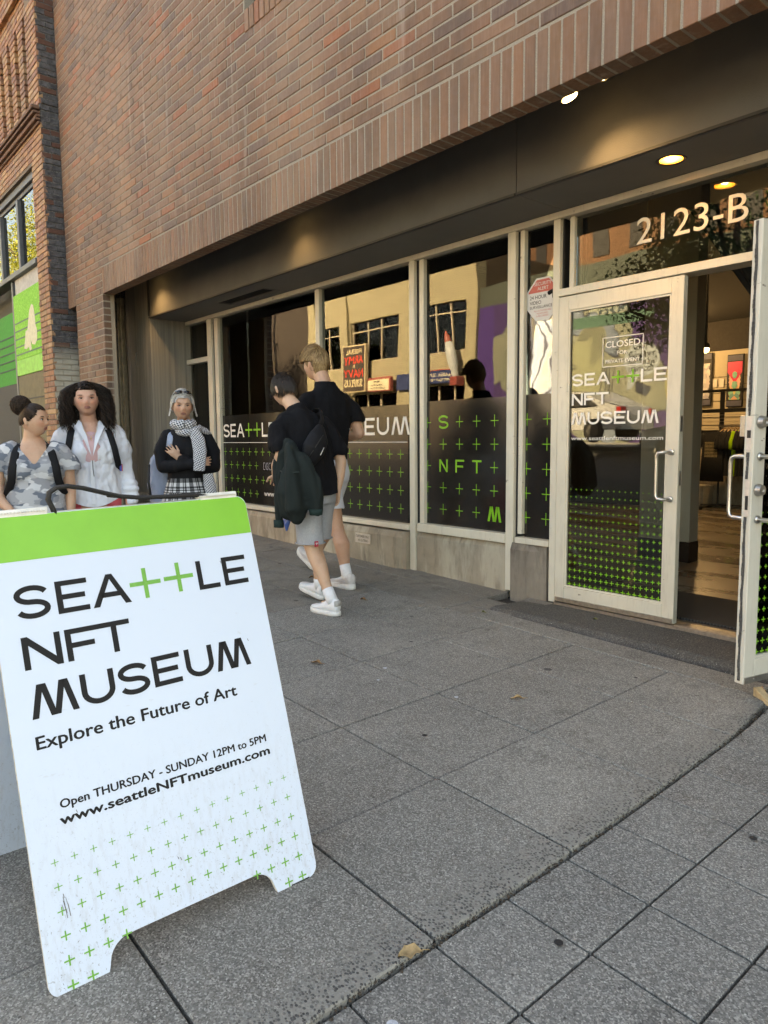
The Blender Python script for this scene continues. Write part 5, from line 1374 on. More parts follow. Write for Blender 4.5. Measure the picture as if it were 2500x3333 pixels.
def wall_with(ops, x0, x1, z0, z1, y0, y1, mb):          # openings as (xa, xb, za, zb), all sharing rows
    xs_ = sorted({x0, x1, *[a for o in ops for a in o[:2]]}); zs_ = sorted({z0, z1, *[a for o in ops for a in o[2:]]})
    for i in range(len(xs_)-1):
        for j in range(len(zs_)-1):
            cx_, cz = (xs_[i]+xs_[i+1])/2, (zs_[j]+zs_[j+1])/2
            if any(o[0] < cx_ < o[1] and o[2] < cz < o[3] for o in ops): continue
            mb.box(xs_[i], xs_[i+1], y0, y1, zs_[j], zs_[j+1])
ops = [(-34.1, -31.75, 3.85, 6.1), (-31.05, -27.08, 4.0, 6.15), (-25.5, -22.57, 3.98, 6.22), (-34.1, -31.6, -1.5, 2.3), (-31.1, -27.2, -1.5, 2.3), (-25.6, -22.4, -1.5, 2.45)]
mb = MB(); wall_with(ops, -34.95, -21.83, -1.8, ZO, YO-.4, YO, mb); mb.build('front_wall', m_ob, O)
mb = MB(); mb.box(-34.95, -21.83, YO-14, YO-.41, -1.8, ZO-.1); mb.v = []; mb.f = []; mb.mi = []
mb.box(-34.95, -34.6, YO-14, YO-.401, -1.8, ZO-.05); mb.box(-22.1, -21.83, YO-14, YO-.401, -1.8, ZO-.05); mb.box(-34.95, -21.83, YO-14.3, YO-14, -1.8, ZO-.05); mb.box(-34.6, -22.1, YO-14, YO-.401, ZO-.35, ZO-.15); mb.box(-34.6, -22.1, YO-14, YO-.401, 3.0, 3.2)
mb.build('store_shell', simple('dim store interior', (.10, .075, .05), .9), O)
mb = MB()
for a, b in ((-34.95, -34.2), (-31.7, -31.1), (-27.0, -25.55), (-22.5, -21.83)): mb.box(a, b, YO+.001, YO+.12, -1.6, ZO+.0)
mb.build('pilaster', m_ob, O)
mb = MB(); mb.box(-35.0, -21.8, YO-.42, YO+.14, ZO+.001, ZO+.10); mb.build('coping', simple('pale coping', (.5, .44, .33), .8), O)
m_fr = simple('pale window bars', (.40, .36, .28), .6)
for (xa, xb, za, zb) in ops[:3]:
    f = MB(); n = 3 if xb-xa > 2.6 else 2
    for i in range(n+1): x = xa+(xb-xa)*i/n; f.box(x-.04, x+.04, YO-.2, YO-.12, za, zb)
    f.box(xa, xb, YO-.119, YO-.10, zb-.52, zb-.46); f.box(xa, xb, YO-.119, YO-.10, za, za+.06)
    wf = f.build('window', m_fr, O)
    g = MB(); g.box(xa, xb, YO-.19, YO-.18, za, zb); g.build('pane', m_glass_far, wf)
for (xa, xb, za, zb) in ops[3:]:
    f = MB()
    for i in range(4): x = xa+(xb-xa)*i/3; f.box(x-.05, x+.05, YO-.25, YO-.15, za, zb)
    wf = f.build('shop_window', m_fr, O); g = MB(); g.box(xa, xb, YO-.22, YO-.21, za, zb); g.build('pane', m_glass_far, wf)
mb = MB()
rr = random.Random(4)
for k in range(26):
    x = rr.uniform(-34, -22.8); z = rr.choice((3.25, -1.2)); h = rr.uniform(.8, 1.8); y = YO-rr.uniform(.8, 3)
    mb.box(x, x+rr.uniform(.3, 1.0), y-.4, y, z, z+h)
mb.build('stacked_goods', simple('stacked store goods', (.30, .20, .10), .8, var=.7, nscale=.8), O)
for x, z in ((-29, 5.9), (-26.9, 5.9), (-23.6, 5.8), (-33, 5.8)):
    mb = MB(); mb.box(x, x+1.1, YO-3.0, YO-2.9, z, z+.05); tag(mb.build('strip_light', emat('lit strip light '+str(x), (1, .92, .7), 5)), 'lit strip light inside the surplus store upper window'+(' above the sign' if x == -29 else ' at the right' if x == -26.9 else ' behind the navy banner' if x == -23.6 else ' at the left end'), 'strip light')
def signface(x0, x1, z0, z1, y): return Face((x1, y, z0), (-1, 0, 0), (0, 0, 1), (0, 1, 0))
# big hanging sign: reads correctly from the street
Sg = thing('store_sign', (-30, YO+.5, 3.7), 'tall framed army and navy surplus sign on the cream store, lettered in red and cream', 'sign')
mb = MB(); mb.cbox(-30.87, -29.1, YO+.35, YO+.62, 2.40, 4.93, .02); mb.build('sign_box', simple('sign frame cream', (.50, .42, .28), .6), Sg)
mb = MB(); mb.box(-30.80, -29.17, YO+.621, YO+.63, 2.47, 4.86); mb.build('sign_face', simple('sign charcoal', (.07, .055, .045), .5), Sg)
fc = signface(-30.80, -29.17, 2.47, 4.86, YO+.631); W_ = 1.63; mb = MB()
text_on(mb, fc, 'FEDERAL', .22, W_-.22, 2.00, .26, .02, .01); text_on(mb, fc, 'SURPLUS', .12, W_-.12, .24, .42, .03, .01); text_on(mb, fc, '&', .74, .90, 1.26, .18, .02, .012); mb.build('lettering', simple('sign cream letters', (.66, .56, .36), .5), Sg)
mb = MB(); text_on(mb, fc, 'ARMY', .08, W_-.08, 1.46, .44, .03, .01); text_on(mb, fc, 'NAVY', .08, W_-.08, .76, .44, .03, .01); mb.build('lettering', simple('sign red letters', (.60, .07, .05), .5), Sg)
Mq = thing('marquee_sign', (-28.2, YO+.4, 2.7), 'low cream letter board sign beside the tall surplus sign', 'sign')
mb = MB(); mb.cbox(-29.06, -27.15, YO+.25, YO+.45, 2.38, 3.10, .02); mb.build('sign_box', simple('marquee red frame', (.35, .10, .08), .6), Mq)
mb = MB(); mb.box(-29.0, -27.22, YO+.451, YO+.46, 2.44, 2.98); mb.build('sign_face', simple('marquee cream', (.66, .60, .42), .5), Mq)
fc = signface(-29.0, -27.22, 2.44, 2.98, YO+.461); mb = MB(); text_on(mb, fc, 'WE ARE', .62, 1.15, .38, .10, .01, .01); text_on(mb, fc, 'THE ALL STAR', .38, 1.38, .21, .10, .01, .01); text_on(mb, fc, 'SURPLUS STORE', .30, 1.48, .05, .10, .01, .01); mb.build('lettering', m_darkv, Mq)
Ak = thing('banner_sign', (-24.3, YO+.3, 2.85), 'navy blue outfitter banner sign above the right hand store window', 'sign')
mb = MB(); mb.cbox(-25.65, -23.05, YO+.15, YO+.30, 2.52, 3.14, .02); mb.box(-26.9, -25.75, YO+.15, YO+.30, 2.35, 3.14); mb.build('sign_box', simple('navy sign', (.03, .045, .12), .5), Ak)
fc = signface(-25.65, -23.05, 2.52, 3.14, YO+.301); mb = MB(); text_on(mb, fc, 'ALASKA OUTFITTER', .12, 2.48, .32, .17, .02, .01); text_on(mb, fc, '* ARMY NAVY * WORK WEAR', .12, 2.48, .09, .14, .01, .01); mb.build('lettering', simple('banner cream letters', (.66, .62, .5), .5), Ak)
mb = MB(); mb.box(-25.66, -23.04, YO+.16, YO+.315, 3.141, 3.17); mb.build('red_edge', simple('banner red edge', (.4, .06, .05), .5), Ak)
Ye = thing('poster', (-29.9, YO-.3, 5.2), 'yellow poster hung inside the wide upper store window', 'poster')
mb = MB(); mb.box(-30.25, -29.35, YO-.5, YO-.48, 4.80, 5.62); mb.build('sheet', simple('yellow poster', (.62, .40, .06), .6), Ye)
fc = signface(-30.25, -29.35, 4.8, 5.62, YO-.479); mb = MB(); text_on(mb, fc, '50', .15, .75, .2, .4, .04, .01); mb.build('lettering', simple('poster red', (.5, .05, .03), .5), Ye)
mb = MB(); mb.box(-28.0, -27.2, YO-.6, YO-.5, 4.05, 5.3); tag(mb.build('cardboard_box', simple('cardboard', (.50, .38, .2), .8)), 'tall plain carton in the upper store window at the right', 'box')
# decoy rocket shape on the wall corner
Rk = MB(); lathe_prof(Rk, (-22.62, YO+.55, 2.5), (-.2, .1, 1), [(0, .06), (.3, .16), (.9, .24), (1.4, .24), (1.85, .17)], 14, 0); rk = Rk.build('wall_rocket', simple('pale blue fibreglass', (.42, .46, .47), .4), None, True); tag(rk, 'pale pointed rocket ornament with a dull red nose on the store corner', 'ornament')
mb = MB(); lathe_prof(mb, (-22.99, YO+.735, 4.31), (-.2, .1, 1), [(0, .172), (.25, .11), (.5, .01)], 14); mb.build('nose', simple('dull red nose', (.30, .08, .06), .5), rk, origin=(0, 0, 0))
mb = MB(); mb.cbox(-22.9, -22.4, YO+.2, YO+.8, 2.35, 2.75, .02); mb.build('red_base', simple('dull red base', (.25, .06, .05), .5), rk, origin=(0, 0, 0))
# mural wall to the right
Mu = thing('mural_building', (-17, YO, -.2), 'low brick building across the street painted with a purple mural, seen in the door glass', 'building')
t = obrick('mural painted brick', (.45, .42, .45), (.42, .40, .43), (.3, .28, .3)); p = t.pos(); xyz = t.sep(p)
cb = t.n('CombineXYZ'); t.L(xyz[0], cb.inputs[0]); t.L(xyz[2], cb.inputs[1]); v2 = cb.outputs[0]
wn = t.n('Mapping'); 
dn = t.noise(v2, .8, 2, .5, 'Color'); vm = t.n('VectorMath', operation='MULTIPLY_ADD'); t.L(dn, vm.inputs[0]); vm.inputs[1].default_value = (1.6, 1.6, 0); t.L(v2, vm.inputs[2])
band = t.noise(vm.outputs[0], .33, 1, .3)
purple = (.055, .030, .12); c = t.ramp(band, [(0, purple), (.50, purple), (.501, (.03, .03, .05)), (.512, (.17, .19, .15)), (.60, (.24, .25, .19)), (.601, (.02, .02, .03)), (.612, (.15, .19, .24)), (.7, (.22, .25, .30))], 'LINEAR')
xp = t.ramp(xyz[0], [(0, (1, 1, 1))]); left = t.math('LESS_THAN', xyz[0], -20.9); pale = t.math('MULTIPLY', t.math('GREATER_THAN', xyz[0], -19.9), t.math('LESS_THAN', xyz[0], -17.4))
c = t.mix(left, c, (.06, .03, .17)); wav = t.n('TexWave'); wav.inputs['Scale'].default_value = .55; wav.inputs['Distortion'].default_value = 5; wav.inputs['Detail'].default_value = 1; t.L(vm.outputs[0], wav.inputs['Vector'])
c = t.mix(pale, c, t.ramp(wav.outputs[0], [(.05, (.04, .04, .06)), (.12, (.16, .20, .28)), (.5, (.24, .27, .34)), (.9, (.32, .32, .30))]))
top = t.math('GREATER_THAN', xyz[2], 5.67); c = t.mix(top, c, (.07, .085, .07))
old = t.b.inputs['Base Color'].links[0].from_socket; c = t.mix(.25, c, old, 'MULTIPLY'); t.L(c, t.b.inputs['Base Color']); m_mural = t.m
mb = MB(); mb.box(-21.8, -9.0, YO-12, YO-.02, -1.8, 6.55); mb.build('painted_wall', m_mural, Mu)
# original cartoon-free mural details: large ear-like swirl, cheek, bubble with words
fM = Face((0, YO-.0195, 0), (-1, 0, 0), (0, 0, 1), (0, 1, 0)); q = lambda x: -x
mb = MB(); el = lambda cx_, cz, a, b, n=28, rot=0: [(q(cx_)+a*math.cos(i*2*PI/n)*math.cos(rot)-b*math.sin(i*2*PI/n)*math.sin(rot), cz+a*math.cos(i*2*PI/n)*math.sin(rot)+b*math.sin(i*2*PI/n)*math.cos(rot)) for i in range(n)]
poly2(mb, fM, el(-16.3, 2.3, .85, 1.45), .004); poly2(mb, fM, el(-16.0, 3.5, .62, .85, rot=.3), .005); mb.build('mural_shape', simple('mural sage cream', (.21, .22, .14), .8), Mu)
mb = MB()
for k in range(7): ribbon(mb, fM, [(a*(1), b) for a, b in el(-16.0, 3.5+.02*k, .56-.07*k, .78-.09*k, rot=.3)][:20], .03, e=.007)
for k in range(5): ribbon(mb, fM, [(q(-15.6+.16*k)+.1*math.sin(z_*2+k), z_) for z_ in np.linspace(.6, 2.6, 12)], .035, e=.0075)
ribbon(mb, fM, el(-16.8, 2.7, .2, .08)+el(-16.8, 2.7, .2, .08)[:2], .05, e=.008); mb.build('mural_line', simple('mural dark line', (.03, .03, .04), .8), Mu)
mb = MB(); poly2(mb, fM, el(-13.9, 2.75, .72, .62), .004); poly2(mb, fM, [(13.9, 2.3), (14.25, 1.75), (14.45, 1.65), (14.35, 2.4)], .0045); mb.build('speech_bubble', simple('mural white', (.28, .32, .34), .8), Mu)
mb = MB(); fL = Face((-13.3, YO-.018, 0), (-1, 0, 0), (0, 0, 1), (0, 1, 0))
for s_, a, b, z_ in (('THO', .35, .85, 3.08), ('I KNOW', .12, 1.1, 2.80), ('WE BELONG', .05, 1.15, 2.56), ('TOGETHER!!', .1, 1.12, 2.32)): text_on(mb, fL, s_, a, b, z_, .16, .02, .008)
mb.build('lettering', m_darkv, Mu)
mb = MB(); text_on(mb, Face((-14.6, YO-.018, 0), (-1, 0, 0), (0, 0, 1), (0, 1, 0)), 'PARKS & BOTTLES CUSTOM', 0, 2.9, 4.25, .2, .01, .006); 
mb = MB(); mb.box(-17.6, -13.5, YO-.0185, YO-.012, 4.15, 4.55); 
mb.build('mural_band', simple('mural dark green band', (.05, .11, .08), .8), Mu)
mb = MB(); poly2(mb, fM, el(-12.4, 1.9, .6, 1.1), .004); mb.build('mural_shape', simple('mural yellow', (.26, .25, .12), .8), Mu)
# taller orange building behind
mb = MB(); mb.box(-36, -3, -34, -30, -1, 15); ob2 = mb.build('orange_building', obrick('orange brick', (.15, .072, .038), (.12, .06, .03), (.10, .065, .045)).m); tag(ob2, 'tall orange brick building rising behind the mural wall, seen in the transom glass', 'building')
mb = MB()
for i in range(14):
    for j in range(2): mb.box(-34.5+2.2*i, -33.6+2.2*i, -29.999, -29.95, 8.2+2.6*j, 9.8+2.6*j)
mb.build('window', m_trim, ob2, origin=(0, 0, 0))
mb = MB(); mb.box(-75, -58, -26, -16, -1.5, 8.5); ob3 = mb.build('pale_building', obrick('pale render', (.55, .50, .42), (.5, .46, .40), (.45, .4, .35)).m); tag(ob3, 'pale building far down the street at the end of the reflection', 'building')
mb = MB()
for i in range(7):
    for j in range(3): mb.box(-73.5+2.2*i, -72.3+2.2*i, -15.999, -15.95, .3+2.6*j, 1.9+2.6*j)
mb.build('window', m_trim, ob3, origin=(0, 0, 0))
mb = MB(); mb.box(-39.6, -35.06, -24, -15.7, -1.5, 10.5); ob4 = mb.build('added_dark_block', obrick('dark block brick', (.045, .035, .03), (.04, .03, .027), (.05, .045, .04)).m); tag(ob4, 'added dark brick block left of the cream store, dimming the window reflection', 'building')  # unseen block added to darken the bright sky reflected in the windows
# own side, beyond the neighbour, closes the street
mb = MB(); mb.box(-60, -15.62, 3.0, 14, -1.0, 6.2); tag(mb.build('far_neighbour', obrick('far brown brick', (.3, .17, .11), (.26, .14, .09), (.3, .24, .18)).m), 'long brown brick building further along the near side of the street', 'building')
mb = MB(); mb.box(-60, -3.1, 14.9, 15.0, -1, 7.9); 
# utility pole
Po = thing('utility_pole', (-41.6, -13.2, 0), 'tall pale utility pole with a street light arm reflected in the left window', 'pole')
mb = MB(); mb.tube([(-38.5, -13.2, -.3), (-38.5, -13.2, 9.6)], [.16, .12], 12); mb.build('shaft', simple('orange weathered pole', (.42, .24, .12), .8, var=.3, nscale=4), Po)
mb = MB(); mb.tube([(-38.5, -13.2, 6.3), (-38.3, -12.9, 7.5), (-38.0, -12.0, 8.1), (-37.8, -11.2, 8.2)], [.07, .06, .05, .04], 8); mb.build('lamp_arm', simple('pale arm', (.5, .45, .38), .6), Po)
# trees
def tree(x, y, zb, h, r, lab, seed, leafc, n=2600, trunk=.14, sq=.8, zc=None, lsz=1.7):
    rt = random.Random(seed); T = thing('street_tree', (x, y, zb), lab, 'tree', None)
    mb = MB(); top = zb+h
    zc = zc or zb+h*.62
    mb.tube([(x, y, zb), (x+.05, y, zb+h*.25), (x-.05, y+.05, zb+h*.5), (x, y, zb+h*.8)], [trunk, trunk*.8, trunk*.6, trunk*.2], 10)
    lim = []
    for k in range(9):
        a = rt.uniform(0, 2*PI); z0 = zb+h*rt.uniform(.3, .6); e = (x+math.cos(a)*r*rt.uniform(.5, .85), y+math.sin(a)*r*rt.uniform(.5, .85), zc+rt.uniform(-.4, .9)*r*sq)
        mid = ((x+e[0])/2, (y+e[1])/2, (z0+e[2])/2+.15); mb.tube([(x, y, z0), mid, e], [trunk*.4, trunk*.25, .02], 6); lim.append(e)
    mb.build('trunk', simple('grey bark', (.11, .09, .07), .95, var=.3, nscale=14, bump=.6, bscale=30), T)
    lf = MB(); cl = []
    for k in range(46):
        a = rt.uniform(0, 2*PI); ph = rt.uniform(-1, 1); rr_ = r*rt.uniform(.35, .95); cl.append((x+math.cos(a)*rr_*math.sqrt(1-ph*ph), y+math.sin(a)*rr_*math.sqrt(1-ph*ph), zc+ph*rr_*sq, rt.uniform(.22, .42)*r))
    V = []; F = []
    for k in range(n):
        c_ = cl[rt.randrange(len(cl))]; d = Vector((rt.gauss(0, 1), rt.gauss(0, 1), rt.gauss(0, 1))).normalized()*c_[3]*rt.uniform(.3, 1)
        P_ = Vector(c_[:3])+d; s = rt.uniform(.05, .10)*lsz; u_ = Vector((rt.gauss(0, 1), rt.gauss(0, 1), rt.gauss(0, 1))).normalized(); w_ = u_.cross(Vector((rt.gauss(0, 1), rt.gauss(0, 1), rt.gauss(0, 1)))).normalized()
        b_ = len(V); V += [P_-u_*s, P_+w_*s*.45, P_+u_*s, P_-w_*s*.45]; F.append((b_, b_+1, b_+2, b_+3))
    lf.add(V, F)
    t = NT('leaves '+str(seed)); ri = t.n('NewGeometry').outputs['Random Per Island']; t.col(t.ramp(ri, [(0, tuple(q_*.6 for q_ in leafc)), (.5, leafc), (1, tuple(min(1, q_*1.5) for q_ in leafc))])); t.rough(.55)
    t.b.inputs['Subsurface Weight'].default_value = 0
    tl = t.n('BsdfTranslucent'); t.L(t.b.inputs['Base Color'].links[0].from_socket, tl.inputs[0]); mx = t.n('MixShader'); mx.inputs[0].default_value = .45; t.L(t.b.outputs[0], mx.inputs[1]); t.L(tl.outputs[0], mx.inputs[2]); t.L(mx.outputs[0], t.out.inputs[0])
    lf.build('crown', t.m, T, fixn=False)
tree(-5.3, -3.4, -1.3, 6.6, 2.1, 'dark leafy street tree at the kerb, mirrored in the door glass', 31, (.05, .10, .025), 16000, zc=2.6, lsz=.62)
tree(-37.5, -11.5, -.2, 8.5, 2.6, 'sunlit street tree next to the utility pole', 32, (.10, .15, .03), 5000, lsz=1.4)
tree(-44.5, -11.8, 0, 7.5, 2.6, 'sunlit street tree beyond the utility pole', 33, (.09, .15, .03), 2600)
tree(-27.0, -1.9, -.6, 9.5, 3.0, 'yellow green sunlit tree at the near kerb mirrored in the neighbour window', 34, (.22, .24, .03), 22000, zc=5.6, lsz=.6)
tree(-34.0, -2.0, -.4, 9.5, 3.0, 'second yellow green tree further along the near kerb', 35, (.20, .23, .03), 14000, zc=5.4, lsz=.75)
# parked cars on the far side
def car(x, y, z, L, lab, paint, van=0):
    Cc = thing('parked_car', (x, y, z), lab, 'car', None)
    mb = MB(); h = .78 if not van else .95
    prof = [(-L/2, .35), (-L/2, .62), (-L/2+.08, .80), (-L/2+.85, .92), (-L/2+1.25, 1.0), (-L/2+1.85, 1.42), (-L/2+2.3, 1.52), (L/2-1.3, 1.50), (L/2-.55, 1.15), (L/2-.08, 1.0), (L/2, .75), (L/2, .35)]
    V = []; n = len(prof)
    for s, ins in ((-.86, 0), (-.90, 0), (.90, 0), (.86, 0)):
        for (a, b) in prof:
            k = .14*max(0, (b-.95)/.55); V.append((x+a, y+(s-k if s > 0 else s+k), z+b))
    F = []
    for j in range(3):
        for i in range(n): F.append((j*n+i, j*n+(i+1) % n, (j+1)*n+(i+1) % n, (j+1)*n+i))
    F.append(tuple(range(n))[::-1]); F.append(tuple(range(3*n, 4*n)))
    mb.add(V, F); mb.build('body', simple('car paint '+lab[:9], paint, .25, var=.02, coat=.6), Cc)
    g = MB()
    for s in (-1, 1):
        yy = y+s*.80
        g.add([(x-L/2+1.40, yy+s*.055, z+1.02), (x-L/2+1.95, yy-s*.008, z+1.40), (x+.35, yy-s*.02, z+1.44), (x+.35, yy+s*.06, z+1.02)], [(0, 1, 2, 3)])
        g.add([(x+.43, yy+s*.06, z+1.02), (x+.43, yy-s*.02, z+1.44), (x+L/2-1.3, yy-s*.015, z+1.43), (x+L/2-.75, yy+s*.05, z+1.06)], [(0, 1, 2, 3)])
    g.build('window', m_black, Cc)
    for sx in (-L/2+.85, L/2-.85):
        for s in (-1, 1):
            w_ = MB(); lathe_prof(w_, (x+sx, y+s*.78, z+.33), (0, s, 0), [(0, .33), (.14, .33), (.15, .30)], 20); wh = w_.build('wheel', m_gasket, Cc)
            w_ = MB(); lathe_prof(w_, (x+sx, y+s*.935, z+.33), (0, s, 0), [(0, .21), (.01, .20), (.012, .05)], 14); w_.build('rim', m_steel_d, wh)
    for s in (-1, 1):
        hl = MB(); hl.box(x-L/2-.01, x-L/2+.12, y+s*.78-.14, y+s*.78+.14, z+.62, z+.76); hl.build('headlight', m_stw, Cc)
        hl = MB(); hl.box(x+L/2-.12, x+L/2+.01, y+s*.78-.12, y+s*.78+.12, z+.78, z+.96); hl.build('tail_light', simple('red lens', (.35, .02, .02), .3), Cc)
car(-13.2, -10.4, ground_h(-13.2, -10.4)+.35, 4.4, 'white compact SUV parked across the street, reflected low in the door glass', (.40, .41, .42))
car(-18.6, -10.4, ground_h(-18.6, -10.4), 4.6, 'dark brown car parked behind the white SUV across the street', (.05, .035, .03))
car(-8.2, -10.4, ground_h(-8.2, -10.4), 4.5, 'silver grey car parked ahead of the white SUV across the street', (.30, .31, .32))
# =================================================================== people
def remesh(V, F, voxel, smooth=2, sf=.6):
    me = bpy.data.meshes.new('tmp'); me.from_pydata([tuple(v) for v in V], [], F)
    bm = bmesh.new(); bm.from_mesh(me); bmesh.ops.recalc_face_normals(bm, faces=bm.faces); bm.to_mesh(me); bm.free()
    ob = bpy.data.objects.new('tmp', me); COL.objects.link(ob)
    r_ = ob.modifiers.new('r', 'REMESH'); r_.mode = 'VOXEL'; r_.voxel_size = voxel; r_.use_smooth_shade = True
    if smooth: s_ = ob.modifiers.new('s', 'SMOOTH'); s_.iterations = smooth; s_.factor = sf
    dg = bpy.context.evaluated_depsgraph_get(); dg.update()
    e = ob.evaluated_get(dg); m2 = e.to_mesh()
    Vn = np.zeros(len(m2.vertices)*3); m2.vertices.foreach_get('co', Vn); Nn = np.zeros(len(m2.vertices)*3); m2.vertices.foreach_get('normal', Nn)
    Fn = [tuple(p.vertices) for p in m2.polygons]
    e.to_mesh_clear(); bpy.data.objects.remove(ob); bpy.data.meshes.remove(me)
    return Vn.reshape(-1, 3), Nn.reshape(-1, 3), Fn
def skin(name, mb, voxel, mat, parent, smooth=2, disp=None, keep=None, label=None, uv=None, sf=.6):
    V, N, F = remesh(mb.v, mb.f, voxel, smooth, sf)
    if disp is not None:
        D_ = np.array([disp(v, n) for v, n in zip(V, N)]); V = V+N*D_[:, None]
    if keep is not None:
        ok = np.array([keep(v) for v in V]); F = [f for f in F if all(ok[i] for i in f)]
        used = sorted({i for f in F for i in f}); ix = {a: b for b, a in enumerate(used)}; V = V[used]; F = [tuple(ix[i] for i in f) for f in F]
        cnt = {}                                              # even out the cut edge
        for f in F:
            for a, b in zip(f, f[1:]+f[:1]): cnt[(min(a, b), max(a, b))] = cnt.get((min(a, b), max(a, b)), 0)+1
        nb = {}
        for (a, b), c_ in cnt.items():
            if c_ == 1: nb.setdefault(a, []).append(b); nb.setdefault(b, []).append(a)
        for it in range(14):
            W_ = {a: (V[a]*.4+.6*sum(V[q] for q in l)/len(l)) for a, l in nb.items()}
            for a, q in W_.items(): V[a] = q
    me = bpy.data.meshes.new(name); me.from_pydata(V.tolist(), [], F); me.polygons.foreach_set('use_smooth', [True]*len(F))
    if uv:
        ul = me.uv_layers.new(name='UVMap'); li = np.zeros(len(me.loops), dtype=np.int32); me.loops.foreach_get('vertex_index', li)
        U = np.array([uv(v) for v in V]); ul.data.foreach_set('uv', U[li].ravel())
    me.materials.append(mat); me.update()
    ob = bpy.data.objects.new(name, me); COL.objects.link(ob); ob.parent = parent
    if label: ob['label'] = label
    return ob
def part(mb, name, mat, parent, smooth=True):
    """mesh already in the person's own coordinates"""
    return mb.build(name, mat, parent, smooth, origin=None) if False else _lp(mb, name, mat, parent, smooth)
def _lp(mb, name, mat, parent, smooth):
    me = bpy.data.meshes.new(name); me.from_pydata(mb.v, [], mb.f)
    bm = bmesh.new(); bm.from_mesh(me); bmesh.ops.recalc_face_normals(bm, faces=bm.faces); bm.to_mesh(me); bm.free()
    if mb.uv is not None:
        ul = me.uv_layers.new(name='UVMap'); li = np.zeros(len(me.loops), dtype=np.int32); me.loops.foreach_get('vertex_index', li); ul.data.foreach_set('uv', np.array(mb.uv, float)[li].ravel())
    me.materials.append(mat)
    if smooth: me.polygons.foreach_set('use_smooth', [True]*len(me.polygons))
    ob = bpy.data.objects.new(name, me); COL.objects.link(ob); ob.parent = parent; return ob
def rotm(yaw=0, pitch=0, roll=0):                        # yaw about z, pitch about x (positive = look up), roll about y
    return np.array((Matrix.Rotation(yaw, 3, 'Z')@Matrix.Rotation(pitch, 3, 'X')@Matrix.Rotation(roll, 3, 'Y')))
def skin_mat(name, c, blush=.25, head=None):
    t = NT(name); p = t.objco(); n = t.noise(p, 9, 4, .6); n2 = t.noise(p, 90, 3, .6)
    k = t.ramp(n, [(.3, tuple(x*.86 for x in c)), (.7, c)]); k = t.mix(t.math('MULTIPLY', t.step(n2, .5, .7), blush), k, (c[0]*.95, c[1]*.62, c[2]*.55))
    if head:                                              # red cheeks, nose and lips; shade painted into eye sockets, creases, under chin
        hc_, R_, s_ = head
        for (x, y, z, r_, cc, am) in ((.045, .075, -.024, .026, (1.0, .62, .55), .55), (-.045, .075, -.024, .026, (1.0, .62, .55), .55), (0, .115, -.026, .016, (1.0, .64, .56), .6),
                (.031, .085, .010, .019, (.55, .40, .36), .75), (-.031, .085, .010, .019, (.55, .40, .36), .75), (.031, .085, -.010, .014, (.72, .55, .50), .45), (-.031, .085, -.010, .014, (.72, .55, .50), .45),
                (0, .092, -.060, .022, (.88, .55, .52), .5), (.030, .085, -.045, .012, (.70, .55, .50), .4), (-.030, .085, -.045, .012, (.70, .55, .50), .4), (0, .09, -.078, .012, (.70, .55, .50), .4), (0, .05, -.125, .05, (.72, .58, .52), .5)):
            d_ = t.n('VectorMath', operation='DISTANCE'); t.L(p, d_.inputs[0]); d_.inputs[1].default_value = tuple(hp(hc_, R_, s_, x, y, z))
            k = t.mix(t.math('MULTIPLY', t.ramp(d_.outputs['Value'], [(0, (1, 1, 1)), (r_*s_*1.5, (0, 0, 0))]), am), k, tuple(a*b for a, b in zip(c, cc)))
    t.col(k); t.rough(.48); t.spec(.4); t.b.inputs['Subsurface Weight'].default_value = .12; t.b.inputs['Subsurface Radius'].default_value = (.012, .005, .003); t.b.inputs['Subsurface Scale'].default_value = 1.0
    t.bump(n2, .12, .001); return t.m
def cloth_mat(name, c, rough=.9, fold=1.0, var=.1, fs=14):
    t = NT(name); p = t.objco(); a = t.noise(t.scale(p, (1, 1, .45)), fs, 3, .5); w_ = t.noise(p, 420, 2, .6)
    t.col(t.ramp(a, [(.3, tuple(x*(1-var) for x in c)), (.7, tuple(min(1, x*(1+var)) for x in c))])); t.rough(rough); t.spec(.12); t.bump(a, .35*fold, .02); t.bump(w_, .2, .0008)
    return t
def hair_mat(name, c0, c1, c2, rough=.42):
    t = NT(name); ri = t.n('NewGeometry').outputs['Random Per Island']; t.col(t.ramp(ri, [(0, c0), (.55, c1), (1, c2)])); t.rough(rough); t.spec(.28); return t.m
HA = np.array((.077, .098, .116))
